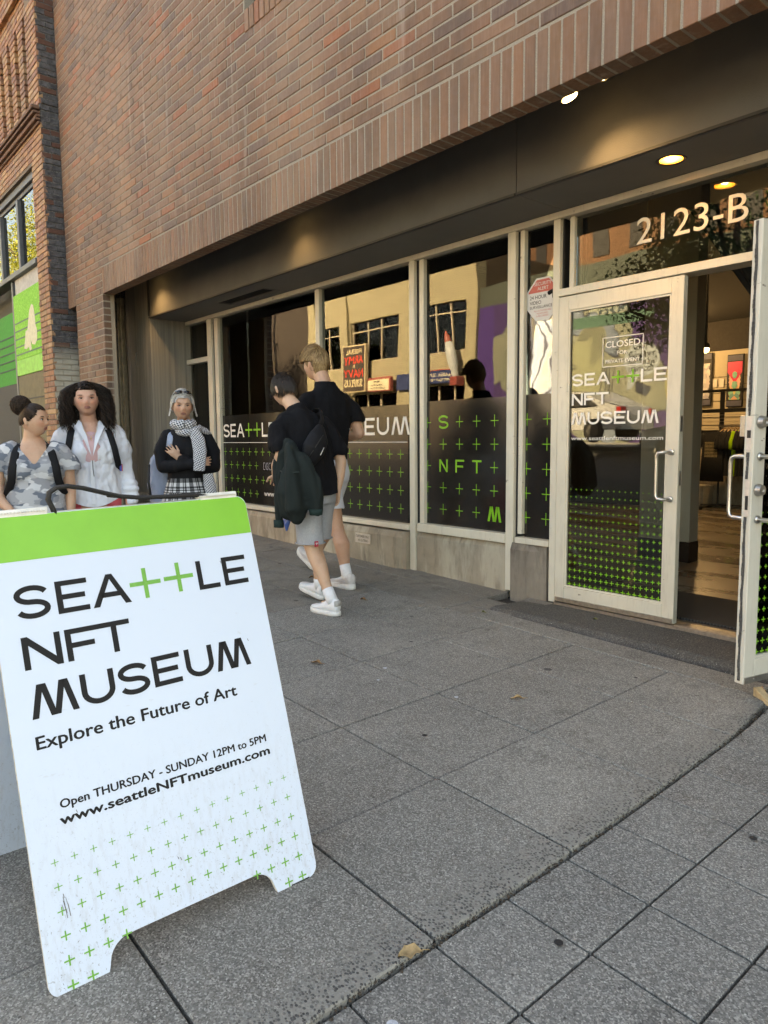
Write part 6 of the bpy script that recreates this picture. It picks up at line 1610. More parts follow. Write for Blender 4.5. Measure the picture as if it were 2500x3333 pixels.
def head_geo(c, R, s=1.0, fem=1.0, nose=1.0):
    """displaced head with brow, sockets, nose, lips and chin; local x right, y forward, z up"""
    V = []; F = []; nu, nv = 72, 60
    gs = lambda x, z, cx, cz, sx, sz: math.exp(-((x-cx)/sx)**2-((z-cz)/sz)**2)
    for j in range(nv+1):
        th = PI*j/nv
        for i in range(nu):
            ph = 2*PI*i/nu; d = np.array((math.sin(th)*math.cos(ph), math.sin(th)*math.sin(ph), math.cos(th)))
            k = (abs(d[0])**2.3+abs(d[1])**2.3+abs(d[2])**2.3)**(-1/2.3); p = d*k*HA
            x, y, z = p
            if z < 0:
                q = -z/.116; x *= 1-.36*q**1.5; y *= (1-.48*q) if y < 0 else (1-.06*q)
            else: x *= 1-.03*z/.116; y *= 1.0+(.04 if y < 0 else -.02)
            fr = max(0, d[1])**.7 if d[1] > 0 else 0
            e = 0
            if fr > 0:
                f = 1.0 if z > .022 else 1
                zz = z
                prof = 0
                if -.046 < zz < .022: prof = np.interp(zz, (-.046, -.036, -.028, -.010, .008, .022), (0, .55, 1.0, .62, .25, 0))
                e += .019*nose*prof*math.exp(-(x/.0105)**2)
                e += .007*(gs(x, z, .013, -.033, .0065, .008)+gs(x, z, -.013, -.033, .0065, .008))
                e -= .0105*(gs(x, z, .032, .006, .017, .011)+gs(x, z, -.032, .006, .017, .011))
                e += .0040*gs(abs(x), z, .028, .026, .022, .008)
                e += .0045*gs(abs(x), z, .045, -.022, .018, .018)
                e += .0040*gs(x, z, 0, -.060, .022, .010)-.003*gs(x, z, 0, -.0625, .020, .0025)
                e -= .004*gs(x, z, 0, -.078, .022, .006); e += .006*gs(x, z, 0, -.097, .020, .012)
                e -= .0035*gs(abs(x), z, .048, -.062, .012, .020)
            p = np.array((x, y+e*fr, z)); V.append(np.array(c)+R@(p*s))
    for j in range(nv):
        for i in range(nu): F.append((j*nu+i, (j+1)*nu+i, (j+1)*nu+(i+1) % nu, j*nu+(i+1) % nu))
    return V, F
def hp(c, R, s, x, y, z): return np.array(c)+R@(np.array((x, y, z))*s)
def add_head(mb, c, R, s, **k):
    v, f = head_geo(c, R, s, **k); mb.add(v, f)
    for sd_ in (-1, 1):
        mb.ell(hp(c, R, s, sd_*.079, -.012, -.006), (.010*s, .017*s, .030*s), R@np.array(Matrix.Rotation(sd_*.35, 3, 'Z')), 12, 8)
        mb.ell(hp(c, R, s, sd_*.086, -.018, .006), (.006*s, .014*s, .020*s), R, 10, 6)
m_eyew = simple('eye white', (.62, .58, .54), .25, var=0); m_iris = simple('dark brown iris', (.025, .012, .006), .15, var=0); m_lash = simple('dark lash', (.012, .009, .008), .7, var=0)
def face_parts(par, c, R, s, brow, lip, gaze=0.0, open_=1.0):
    for sd_ in (-1, 1):
        mb = MB(); mb.ell(hp(c, R, s, sd_*.0315, .0815, .004), (.0135*s, .008*s, .0058*s*open_), R, 14, 8); e = part(mb, 'eye', m_eyew, par)
        mb = MB(); mb.ell(hp(c, R, s, sd_*.0315+gaze, .0872, .0045), (.0064*s, .0035*s, .0060*s*open_), R, 12, 8); part(mb, 'iris', m_iris, e)
        mb = MB(); pts = [hp(c, R, s, sd_*(.0315+.0155*t_), .0885-.0055*t_*t_-.002*abs(t_), .0062*open_+.0030*(1-t_*t_)*open_) for t_ in np.linspace(-1, 1, 9)]; mb.tube(pts, [.0012, .0022, .0028, .003, .003, .003, .003, .0024, .0012], 6); part(mb, 'eyelash', m_lash, e)
        mb = MB(); pts = [hp(c, R, s, sd_*(.0325+.019*t_), .0935-.008*max(0, t_)**2-.0015, .0235+.0035*(1-(t_-.3)**2)) for t_ in np.linspace(-1, 1, 8)]; mb.tube(pts, [(.0018, .0028)]*3+[(.0016, .0026)]*3+[(.001, .0018), (.0006, .001)], 6, side=tuple(R@np.array((0, 1., 0)))); part(mb, 'eyebrow', brow, par)
    mb = MB()
    for z, h in ((-.0560, .0030), (-.0655, .0040)):
        pts = [hp(c, R, s, .0195*t_, .0925-.013*t_*t_+(.0015 if z < -.06 else 0), z+(.002*(1-abs(abs(t_)-.25)*2) if z > -.06 else -.001*(1-t_*t_))) for t_ in np.linspace(-1, 1, 11)]
        mb.tube(pts, [(.003, .0006)]+[(.0032, h*.85)]*9+[(.003, .0006)], 8, side=tuple(R@np.array((0, 1., 0))))
    part(mb, 'lips', lip, par)
    mb = MB(); mb.tube([hp(c, R, s, .019*t_, .0945-.012*t_*t_, -.0605) for t_ in np.linspace(-1, 1, 9)], .0007, 5); part(mb, 'mouth_line', m_lash, par)
def strands(mb, c, R, s, n, seed, rootf, pole, sign, steps, ds, lift, w=.0022, curl=0, droop=0, jit=.15, grow=1.0, seg=3, endf=None):
    """hair laid over the skull: every strand flows away from (sign +1) or towards (sign -1) a pole"""
    r_ = random.Random(seed); A = HA*1.03; pole = np.array(pole, float); pole /= np.linalg.norm(pole); k = 0; tries = 0
    while k < n and tries < n*30:
        tries += 1
        d = np.array((r_.gauss(0, 1), r_.gauss(0, 1), r_.gauss(0, 1))); d /= np.linalg.norm(d)
        if not rootf(d): continue
        k += 1; pts = []; rad = []; L0 = r_.uniform(.75, 1.1); ph = r_.uniform(0, 6.28); jx = np.array((r_.gauss(0, jit), r_.gauss(0, jit), r_.gauss(0, jit)))
        S_n = max(3, int(steps*L0))
        off = 0; fall = np.zeros(3)
        for i in range(S_n):
            u = i/(S_n-1); lf = lift(d, u)
            q = d*A*(1+lf+.012*r_.random()); q = q.copy()
            if q[2] < 0: q[0] *= 1-.2*(-q[2]/.116)
            P_ = np.array(c)+R@(q*s)+fall
            if curl:
                a = ph+u*curl[0]; P_ = P_+R@np.array((math.cos(a), math.sin(a)*.6, math.sin(a)*.8))*curl[1]*min(1, u*3)
            pts.append(P_); rad.append(w*(1-.75*u**2))
            tn = -(pole-d*np.dot(d, pole))*sign+jx*.5; tn -= d*np.dot(tn, d); L_ = np.linalg.norm(tn)
            if L_ > 1e-6: d = d+tn/L_*ds; d /= np.linalg.norm(d)
            if droop: fall = fall+np.array((0, 0, -droop*u))
            if endf and endf(d): break
        if len(pts) > 2: mb.tube(pts, [(a*1.5, a*.8) for a in rad[:len(pts)]], seg, caps=False)
def cap(mb, c, R, s, mask, th=.045, nu=56, nv=40, bumpy=.012, seed=0, shape=None):
    V = []; ok = []
    for j in range(nv+1):
        t_ = PI*j/nv
        for i in range(nu):
            ph = 2*PI*i/nu; d = np.array((math.sin(t_)*math.cos(ph), math.sin(t_)*math.sin(ph), math.cos(t_)))
            k = th+(shape(d) if shape else 0)+bumpy*mnoise.noise(Vector(d*5)+Vector((seed, 0, 0))); q = d*HA*(1+k)
            if q[2] < 0: q[0] *= 1-.3*(-q[2]/.116); q[1] *= 1-.35*(-q[2]/.116) if q[1] < 0 else 1
            V.append(np.array(c)+R@(q*s)); ok.append(mask(d))
    F = []
    for j in range(nv):
        for i in range(nu):
            f = (j*nu+i, (j+1)*nu+i, (j+1)*nu+(i+1) % nu, j*nu+(i+1) % nu)
            if sum(ok[a] for a in f) >= 3: F.append(f)
    used = sorted({i for f in F for i in f}); ix = {a: b for b, a in enumerate(used)}
    mb.add([V[i] for i in used], [tuple(ix[i] for i in f) for f in F])
def hand(mb, wrist, dirv, palmn, side, s=1.0, curl=.5, spread=.10):
    """five separate fingers rooted in a palm; dirv = towards fingertips, palmn = palm normal, side=+1 thumb on cross(dir,n)"""
    w_ = np.array(wrist, float); d = np.array(dirv, float); d /= np.linalg.norm(d); n = np.array(palmn, float); n -= d*np.dot(n, d); n /= np.linalg.norm(n); t_ = np.cross(d, n)*side
    mb.tube([w_-d*.02*s, w_+d*.03*s, w_+d*.075*s, w_+d*.088*s], [(.026*s, .020*s), (.033*s, .018*s), (.040*s, .015*s), (.036*s, .012*s)], 14, side=tuple(t_))
    L = (.070, .078, .072, .058)
    for k in range(4):
        o = (1.5-k)*.0205*s; a = (1.5-k)*spread; b = w_+d*.083*s+t_*o; P_ = [b-d*.02*s, b]; dd = d*math.cos(a)+t_*math.sin(a); ang = 0
        for q in range(3):
            ang += curl*(.5+.35*q); v = dd*math.cos(ang)+n*math.sin(ang); P_.append(P_[-1]+v*L[k]*s*(.42, .32, .26)[q])
        mb.tube(P_, [.0095*s, .0092*s, .0085*s, .0078*s, .0068*s], 8, round_ends=2)
    b = w_+d*.025*s+t_*.022*s; v1 = d*.62+t_*.70+n*.25; v2 = d*.86+t_*.28+n*.40
    mb.tube([b, b+v1*.040*s, b+v1*.040*s+v2*.030*s, b+v1*.040*s+v2*.055*s], [.014*s, .0115*s, .010*s, .0085*s], 8, round_ends=2)
def shoe(par, ankle, yaw, pitch, s, mat, solemat, accent=None, chunky=0):
    """ankle = point above heel; shoe points along yaw (angle from +y), pitch>0 lifts the toe"""
    R = rotm(yaw, pitch, 0); o = np.array(ankle)
    W = lambda x, y, z: o+R@(np.array((x, y, z))*s)
    mb = MB(); secs = [(-.062, .024, -.075, -.020), (-.052, .034, -.078, .010), (-.02, .038, -.080, .012), (.02, .040, -.080, .002), (.07, .043, -.081, -.022), (.11, .047, -.082, -.036), (.15, .048, -.082, -.046), (.185, .040, -.080, -.052), (.205, .022, -.076, -.058)]
    V = []; n = 18
    for (y, hw, zb, zt) in secs:
        for i in range(n):
            a = 2*PI*i/n; cx_, cz = math.cos(a), math.sin(a); zz = (zb+zt)/2+(zt-zb)/2*math.copysign(abs(cz)**.8, cz); ww = hw*math.copysign(abs(cx_)**.75, cx_)*(1-.18*max(0, cz)); V.append(W(ww, y, zz))
    F = [(j*n+i, j*n+(i+1) % n, (j+1)*n+(i+1) % n, (j+1)*n+i) for j in range(len(secs)-1) for i in range(n)]+[tuple(range(n)), tuple(range((len(secs)-1)*n, len(secs)*n))]
    mb.add(V, F); sh = part(mb, 'shoe', mat, par)
    out = [(0, -.072), (.022, -.066), (.038, -.045), (.040, 0), (.043, .05), (.050, .11), (.050, .155), (.040, .19), (.022, .210), (0, .216)]
    ol = out+[(-a, b) for a, b in out[-2:0:-1]]; so = MB(); V = []; k = len(ol)
    hh_ = .026+.012*chunky
    for (sc_, z) in ((.90, -.108), (1.0, -.104), (1.02, -.090), (1.0, -.108+hh_+.004), (.95, -.108+hh_+.006)):
        for a, b in ol: V.append(W(a*sc_, .07+(b-.07)*(1+(sc_-1)*.5), z+.010*max(0, (b-.12)/.1)**2*(1 if z < -.1 else .6)))
    F = [(j*k+i, j*k+(i+1) % k, (j+1)*k+(i+1) % k, (j+1)*k+i) for j in range(4) for i in range(k)]+[tuple(range(k)), tuple(range(4*k, 5*k))]
    so.add(V, F); part(so, 'sole', solemat, sh)
    lc = MB()
    for q in range(5): lc.tube([W(-.022, .045+.016*q, -.018-.0065*q), W(0, .047+.016*q, -.010-.0072*q), W(.022, .045+.016*q, -.018-.0065*q)], .0030*s, 6)
    lc.tube([W(.0, .04, -.004), W(.02, .06, .004), (W(.034, .075, -.02))], .0028*s, 6); part(lc, 'laces', mat, sh)
    if accent:
        ac = MB(); 
        if chunky:
            for z0 in (-.066, -.052, -.038):
                for sd_ in (-1, 1): ac.tube([W(sd_*.0395, -.05, z0+.020), W(sd_*.043, -.01, z0+.012), W(sd_*.046, .04, z0-.002), W(sd_*.049, .10, z0-.010), W(sd_*.047, .15, z0-.016)], .0028*s, 6)
            part(ac, 'shoe_band', accent, sh)
        else:
            ac.tube([W(-.030, -.058, -.02), W(0, -.066, -.018), W(.030, -.058, -.02)], [(.006, .020)]*3, 8); part(ac, 'heel_tab', accent, sh)
    return sh
def fold(v, f=7.0, a=.006, st=(1, 1, .5), seed=0):
    return a*(mnoise.noise(Vector((v[0]*f*st[0]+seed, v[1]*f*st[1], v[2]*f*st[2])))+.5*mnoise.noise(Vector((v[0]*f*2.3*st[0]+seed, v[1]*f*2.3*st[1]+4, v[2]*f*2.3*st[2]))))
def person(loc, rotz, label): 
    o = thing('person', loc, label, 'person', None, rotz); return o
X_ = (1, 0, 0)
m_shoe_w = simple('white shoe leather', (.74, .74, .75), .5, var=.04, nscale=30); m_sole_w = simple('white rubber sole', (.70, .69, .67), .6, var=.08, nscale=40); m_greyt = simple('pale grey suede', (.42, .40, .38), .8)
m_sock = simple('white ribbed sock', (.74, .74, .76), .9, var=.06, nscale=60, bump=.4, bscale=200)
def sock(par, kn, an, frac, r0, r1):
    kn, an = np.array(kn), np.array(an); a = an+(kn-an)*frac; mb = MB(); mb.tube([a, a+(an-a)*.5, an+(an-kn)*.06], [r0, (r0+r1)/2, r1], 14); return part(mb, 'sock', m_sock, par)

# ---------------------------------------------------------------- dark haired man walking, jacket over arm
P = person((-4.12, 2.88, -1.19), 1.5408, 'dark haired man in black t-shirt and grey shorts walking with a hoodie over his arm')
sk_ = skin_mat('light tan skin', (.64, .40, .27)); mb = MB(); Rh = rotm(.10, -.50, 0); hc = (-.040, .352, 1.545)
add_head(mb, hc, Rh, .97)
mb.tube([(-.028, .17, 1.36), (-.032, .235, 1.42), (-.038, .305, 1.475)], [(.060, .062), (.055, .058), (.052, .058)], 14)
mb.tube([(0, .05, .80), (0, .05, .90), (-.005, .07, 1.05), (-.015, .12, 1.20), (-.022, .17, 1.32), (-.025, .19, 1.37)], [(.15, .10), (.14, .095), (.145, .10), (.165, .11), (.15, .10), (.08, .07)], 18, side=X_, round_ends=2)
mb.tube([(-.16, .18, 1.315), (-.235, .11, 1.22), (-.262, .043, 1.089)], [.052, .047, .040], 12, round_ends=3)
mb.tube([(-.262, .043, 1.085), (-.22, .18, 1.01), (-.15, .32, .93)], [.040, .038, .026], 12, round_ends=2); hand(mb, (-.15, .32, .93), (.35, .55, -.2), (0, .3, -1), 1, .95, .5)
mb.tube([(.14, .16, 1.31), (.20, .11, 1.20), (.239, .049, 1.034)], [.052, .046, .040], 12, round_ends=3)
mb.tube([(.239, .049, 1.034), (.222, .045, .93), (.199, .036, .836)], [.041, .038, .026], 12, round_ends=2); hand(mb, (.199, .036, .836), (-.12, .05, -1), (-1, .0, 0), 1, .95, .45)
for h_, k_, a_ in (((-.075, 0, .76), (-.079, -.035, .43), (-.053, -.235, .10)), ((.085, .07, .76), (.094, .175, .40), (.105, .155, .115))):
    h_, k_, a_ = map(np.array, (h_, k_, a_)); c_ = k_+(a_-k_)*.33+np.array((0, -.018, 0))
    mb.tube([h_, h_+(k_-h_)*.5, k_+(h_-k_)*.08, k_+(a_-k_)*.12, c_, k_+(a_-k_)*.72, a_], [.082, .070, .055, .050, .054, .037, .032], 14, round_ends=2)
    mb.ell(a_+np.array((0, .05, -.04)), (.03, .08, .03), None, 10, 8)
body = skin('body', mb, .006, sk_, P, 2)
m_blk = cloth_mat('black cotton t-shirt', (.009, .009, .0105), fold=2.2).m
mb = MB()
mb.tube([(-.01, .03, .78), (-.015, .04, .88), (-.02, .06, 1.0), (-.02, .095, 1.12), (-.02, .14, 1.24), (-.022, .165, 1.325), (-.028, .20, 1.385), (-.031, .228, 1.420)], [(.185, .155), (.182, .15), (.178, .142), (.185, .142), (.195, .135), (.165, .105), (.084, .076), (.072, .070)], 22, side=X_, round_ends=1)
mb.tube([(-.14, .175, 1.325), (-.225, .125, 1.235), (-.262, .06, 1.13)], [(.070, .070), (.080, .078), (.082, .080)], 14, round_ends=1)
mb.tube([(.125, .15, 1.315), (.195, .11, 1.20), (.232, .07, 1.09)], [(.068, .068), (.078, .076), (.080, .080)], 14, round_ends=1)
def keepD(v):
    if v[2] < .80+.10*(v[0]) : return False
    if v[0] < -.17 and v[2] < 1.105 and v[1] < .10: return v[2] > 1.105-.6*(v[1]-.04)
    if v[0] > .175 and v[2] < 1.075: return False
    return (v[1]-.205)*.55+(v[2]-1.432)*.83 < 0 or abs(v[0]+.03) > .10
tee = skin('t_shirt', mb, .010, m_blk, P, 3, disp=lambda v, n: .004+fold(v, 9, .014, (1.2, 1.2, .5), 3)-1.1*abs(fold(v, 5, .018, (1, 1, .4), 9)), keep=keepD)
t = cloth_mat('heather grey jersey', (.40, .41, .43), fold=1.0); q = t.noise(t.scale(t.objco(), (1, 1, .3)), 260, 2, .6); old = t.b.inputs['Base Color'].links[0].from_socket; t.L(t.mix(t.math('MULTIPLY', t.step(q, .4, .6), .35), old, (.24, .25, .27)), t.b.inputs['Base Color']); m_greys = t.m
mb = MB(); mb.tube([(0, .04, .93), (0, .045, .86), (0, .05, .80), (0, .05, .74)], [(.160, .115), (.168, .12), (.172, .13), (.165, .125)], 20, side=X_)
mb.tube([(-.075, .02, .80), (-.082, -.005, .65), (-.085, -.03, .47), (-.085, -.03, .44)], [(.10, .105), (.098, .10), (.094, .096), (.094, .096)], 16); mb.tube([(.08, .06, .80), (.088, .11, .65), (.095, .15, .47), (.095, .15, .44)], [(.10, .105), (.098, .10), (.094, .096), (.094, .096)], 16)
sh = skin('shorts', mb, .009, m_greys, P, 3, disp=lambda v, n: fold(v, 11, .006, (1, 1, .5), 1), keep=lambda v: v[2] > .47)
for cx_, cy_ in ((-.085, -.03), (.095, .148)):
    h = MB(); h.tube([(cx_+.098*math.cos(a), cy_+.100*math.sin(a), .477) for a in np.linspace(0, 2*PI, 20)], [(.004, .010)]*20, 6, side=(0, 0, 1)); part(h, 'hem', m_greys, sh)
tg = MB(); tg.box(-.120, -.092, -.139, -.134, .462, .500); part(tg, 'red_label', simple('red woven label', (.50, .03, .06), .7), sh, False)
tg = MB(); tg.box(-.113, -.099, -.1405, -.1385, .482, .490); tg.box(-.108, -.104, -.1405, -.1385, .474, .482); part(tg, 'label_mark', m_stw, sh, False)
shoe(P, (-.053, -.235, .104), .12, -.02, .98, m_shoe_w, m_sole_w, m_greyt); shoe(P, (.105, .155, .135), .10, .20, .98, m_shoe_w, m_sole_w, m_greyt)
sock(P, (-.079, -.035, .43), (-.053, -.235, .10), .22, .040, .040); sock(P, (.094, .175, .40), (.105, .155, .115), .20, .040, .040)
m_root = simple('dark hair roots', (.010, .007, .006), .9, var=.1, spec=.1)
m_dh = hair_mat('dark brown short hair', (.010, .007, .006), (.022, .014, .010), (.05, .032, .022))
def dm(d): return d[2] > -.30+.62*max(0, d[1]+.25)+(.12 if abs(d[0]) > .8 and d[1] > -.1 else 0) if d[1] < .75 else d[2] > .62
mb = MB(); cap(mb, hc, Rh, .97, dm, .035, bumpy=.02); hr = part(mb, 'hair', m_root, P)
mb = MB(); strands(mb, hc, Rh, .97, 2600, 4, dm, (0, -.65, .75), 1, 7, .075, lambda d, u: .05+.16*u*max(.22, d[2])+.08*u*max(0, d[1]), .0026, jit=.6); part(mb, 'hair_strands', m_dh, hr)
face_parts(P, hc, Rh, .97, m_lash, simple('muted lip', (.36, .16, .12), .5, var=.05))
g = MB(); g.tube([hp(hc, Rh, .97, -.080, .0, .008), hp(hc, Rh, .97, -.078, .07, .012), hp(hc, Rh, .97, -.066, .098, .012)], .0026, 6); g.tube([hp(hc, Rh, .97, .080, .0, .008), hp(hc, Rh, .97, .078, .07, .012), hp(hc, Rh, .97, .066, .098, .012)], .0026, 6)
for sd_ in (-1, 1): g.tube([hp(hc, Rh, .97, sd_*.064, .100, .006), hp(hc, Rh, .97, sd_*.035, .113, .004), hp(hc, Rh, .97, sd_*.010, .116, .008)], [(.004, .018), (.004, .020), (.004, .015)], 12, side=tuple(Rh@np.array((0, 1., 0))))
part(g, 'sunglasses', simple('black sunglasses', (.010, .010, .012), .18, var=0), P)
# hoodie hanging over his left forearm: a thing of its own
HJ = thing('hoodie', (-4.12, 2.88, -1.19), 'dark green hoodie hanging over the arm of the dark haired man', 'hoodie', None, 1.5408)
m_hood = cloth_mat('dark green fleece', (.019, .025, .024), fold=1.0, var=.12, fs=10).m
mb = MB()
mb.tube([(-.225, -.02, 1.14), (-.262, -.105, 1.11), (-.275, -.155, 1.0), (-.285, -.175, .86), (-.285, -.185, .74), (-.275, -.18, .69)], [(.040, .075), (.050, .085), (.055, .115), (.060, .135), (.070, .130), (.05, .09)], 18, side=(0, 1, 0), round_ends=3)
mb.tube([(-.285, -.155, .98), (-.30, -.155, .84), (-.305, -.15, .72)], [(.085, .05), (.12, .06), (.09, .06)], 16, side=X_, round_ends=3)
mb.tube([(-.26, .0, 1.10), (-.30, -.01, .95), (-.31, .0, .78), (-.315, .0, .62)], [(.055, .050), (.050, .045), (.040, .042), (.034, .038)], 12, round_ends=1)
mb.tube([(-.235, -.17, 1.06), (-.205, -.235, .92), (-.185, -.26, .80), (-.182, -.255, .72)], [(.065, .055), (.075, .055), (.060, .045), (.048, .040)], 12, round_ends=1)
mb.tube([(-.24, .09, 1.06), (-.25, .10, 1.0), (-.27, .08, .9)], [(.05, .05), (.05, .045), (.035, .035)], 12, round_ends=2)
def dj(v, n): return fold(v, 7, .016, (1.1, 1.1, .28), 5)-abs(fold(v, 10, .020, (1, 1, .22), 15))
jk = skin('fleece', mb, .011, m_hood, HJ, 7, disp=dj)
rb = MB(); rb.tube([(-.182, -.255, .735), (-.182, -.254, .695)], [(.050, .043), (.044, .038)], 16); rb.tube([(-.315, .0, .65), (-.317, .0, .60)], [(.036, .038), (.033, .035)], 16); part(rb, 'ribbed_cuff', cloth_mat('ribbed cuff green', (.022, .040, .037)).m, jk)
sm_ = MB(); sm_.tube([(-.335, -.30, .985), (-.352, -.22, .975), (-.352, -.13, .978), (-.33, -.06, .985)], .004, 6); sm_.tube([(-.338, -.18, 1.09), (-.352, -.19, 1.03), (-.352, -.19, .98)], .004, 6); part(sm_, 'seam', simple('seam dark green', (.016, .028, .026), .9), jk)
bl = MB(); bl.add([(-.30, -.02, .70), (-.31, -.06, .62), (-.29, -.12, .68), (-.27, -.10, .73), (-.30, -.065, .575)], [(0, 1, 2, 3), (1, 4, 2)]); bl.add([(-.292, -.02, .70), (-.302, -.06, .62), (-.282, -.12, .68), (-.262, -.10, .73), (-.292, -.065, .575)], [(0, 1, 2, 3), (1, 4, 2)])
b_ = _lp(bl, 'plastic_bag', simple('blue plastic', (.035, .09, .28), .35, var=.3, nscale=30), None, False); b_.location = (-4.12, 2.88, -1.19); b_.rotation_euler = (0, 0, 1.5408); tag(b_, 'corner of a blue plastic bag below the green hoodie', 'bag')
# crossbody bag
BG = thing('crossbody_bag', (-4.12, 2.88, -1.19), 'small black crossbody bag on the back of the dark haired man', 'bag', None, 1.5408)
m_nyl = cloth_mat('black nylon', (.013, .013, .015), .6, fold=.6).m
mb = MB(); mb.tube([(-.145, -.115, 1.045), (-.11, -.125, 1.12), (-.055, -.110, 1.20), (-.02, -.075, 1.27)], [(.060, .030), (.088, .048), (.078, .045), (.035, .022)], 16, side=(.72, 0, -.69), round_ends=3)
bgm = skin('pouch', mb, .008, m_nyl, BG, 3, disp=lambda v, n: fold(v, 16, .003))
mb = MB(); mb.tube([(-.025, -.068, 1.26), (.03, -.03, 1.33), (.07, .05, 1.395), (.085, .13, 1.40), (.06, .24, 1.33)], [(.020, .003)]*5, 8, side=(.75, 0, -.66)); mb.tube([(-.16, -.10, 1.04), (-.215, .0, 1.02), (-.20, .12, 1.03), (-.12, .22, 1.08)], [(.018, .003)]*4, 8, side=(0, 0, 1)); part(mb, 'strap', m_nyl, BG)
mb = MB(); mb.tube([(-.088, -.178, 1.085), (-.052, -.168, 1.135)], [(.003, .002)]*2, 6); part(mb, 'bag_logo', m_stw, bgm)
mb = MB(); mb.tube([(-.165, -.150, 1.07), (-.11, -.172, 1.155), (-.05, -.158, 1.22)], .003, 6); part(mb, 'zip', m_trim, bgm)

# ---------------------------------------------------------------- tall fair man
P = person((-4.72, 3.36, -1.165), 1.491, 'tall fair haired man in black t-shirt and white shorts walking away beside the wall')
sk_ = skin_mat('sun tanned skin', (.62, .36, .245)); mb = MB(); Rh = rotm(.25, .02, 0); hc = (-.034, .038, 1.752)
add_head(mb, hc, Rh, 1.0)
mb.tube([(-.005, -.055, 1.55), (-.010, -.035, 1.62), (-.022, -.005, 1.70)], [(.070, .070), (.060, .064), (.058, .062)], 14)
mb.tube([(.02, -.05, .92), (.015, -.05, 1.03), (.01, -.06, 1.18), (0, -.07, 1.34), (-.003, -.07, 1.46), (-.004, -.065, 1.54)], [(.155, .11), (.14, .10), (.155, .11), (.19, .125), (.18, .115), (.09, .075)], 18, side=X_, round_ends=2)
mb.tube([(.15, -.055, 1.465), (.232, -.09, 1.36), (.272, -.11, 1.215)], [.048, .054, .048], 12, round_ends=3)
mb.tube([(.272, -.11, 1.215), (.255, .0, 1.19), (.20, .14, 1.20)], [.052, .047, .030], 12, round_ends=2); hand(mb, (.20, .14, 1.20), (-.35, .8, .15), (-.8, -.3, 0), 1, 1.0, .6)
mb.tube([(-.15, -.075, 1.465), (-.228, -.08, 1.36), (-.25, -.06, 1.20)], [.048, .052, .044], 12, round_ends=3)
mb.tube([(-.25, -.06, 1.20), (-.235, .05, 1.15), (-.18, .17, 1.16)], [.046, .042, .028], 12, round_ends=2); hand(mb, (-.18, .17, 1.16), (.35, .8, .1), (.8, -.3, 0), -1, 1.0, .6)
for h_, k_, a_ in (((-.03, -.06, .88), (.012, -.165, .475), (.026, -.300, .075)), ((.10, -.02, .88), (.125, .18, .48), (.150, .43, .10))):
    h_, k_, a_ = map(np.array, (h_, k_, a_)); c_ = k_+(a_-k_)*.33+np.array((0, -.028, 0))
    mb.tube([h_, h_+(k_-h_)*.5, k_+(h_-k_)*.08, k_+(a_-k_)*.12, c_, k_+(a_-k_)*.72, a_], [.098, .084, .062, .058, .064, .042, .036], 14, round_ends=2)
    mb.ell(a_+np.array((0, .05, -.03)), (.03, .08, .03), None, 10, 8)
skin('body', mb, .0065, sk_, P, 2)
mb = MB()
mb.tube([(.02, -.05, .99), (.018, -.055, 1.08), (.012, -.065, 1.20), (.005, -.072, 1.34), (0, -.072, 1.46), (-.005, -.06, 1.575), (-.010, -.045, 1.625)], [(.165, .125), (.160, .12), (.172, .125), (.21, .14), (.195, .125), (.086, .084), (.074, .076)], 22, side=X_, round_ends=1)
mb.tube([(.14, -.05, 1.475), (.225, -.085, 1.385), (.258, -.10, 1.30)], [(.078, .078), (.078, .078), (.074, .074)], 14, round_ends=1)
mb.tube([(-.15, -.07, 1.475), (-.225, -.08, 1.385), (-.245, -.07, 1.30)], [(.078, .078), (.078, .078), (.074, .074)], 14, round_ends=1)
skin('t_shirt', mb, .010, m_blk, P, 3, disp=lambda v, n: .005+fold(v, 8, .013, (1.2, 1.2, .5), 23)-.8*abs(fold(v, 6, .014, (1.3, 1, .5), 29)), keep=lambda v: v[2] > 1.0 and not (abs(v[0]) > .185 and v[2] < 1.30) and not (v[2] > 1.618))
mb = MB(); mb.tube([(.02, -.045, 1.04), (.022, -.045, .96), (.03, -.045, .88), (.03, -.04, .84)], [(.155, .118), (.168, .135), (.172, .142), (.165, .135)], 20, side=X_)
mb.tube([(-.03, -.065, .88), (-.015, -.10, .75), (-.003, -.13, .60), (0, -.13, .57)], [(.115, .12), (.108, .112), (.100, .104), (.1, .104)], 16); mb.tube([(.10, -.02, .88), (.112, .06, .75), (.12, .12, .62), (.12, .125, .58)], [(.115, .12), (.108, .112), (.098, .102), (.098, .1)], 16)
m_wsh = cloth_mat('white drill shorts', (.66, .68, .74), fold=.8, var=.05).m
skin('shorts', mb, .010, m_wsh, P, 3, disp=lambda v, n: fold(v, 10, .006, (1, 1, .6), 1), keep=lambda v: v[2] > .615)
shoe(P, (.026, -.300, .108), .05, -.02, 1.06, simple('off white mesh', (.62, .59, .57), .7, var=.08, nscale=60), m_sole_w, simple('pale rose band', (.56, .50, .49), .5), 1)
shoe(P, (.150, .43, .155), .05, .50, 1.06, simple('off white mesh', (.62, .59, .57), .7), m_sole_w, simple('pale rose band', (.56, .50, .49), .5), 1)
sock(P, (.012, -.165, .475), (.026, -.300, .075), .27, .043, .042); sock(P, (.125, .18, .48), (.150, .43, .10), .25, .043, .042)
m_fh = hair_mat('sandy blond hair', (.13, .070, .030), (.33, .20, .095), (.56, .38, .19), .42)
def bm2(d): return d[2] > -.42+.75*max(0, d[1]+.20)+(.10 if abs(d[0]) > .85 and d[1] > -.15 else 0) if d[1] < .70 else d[2] > .40
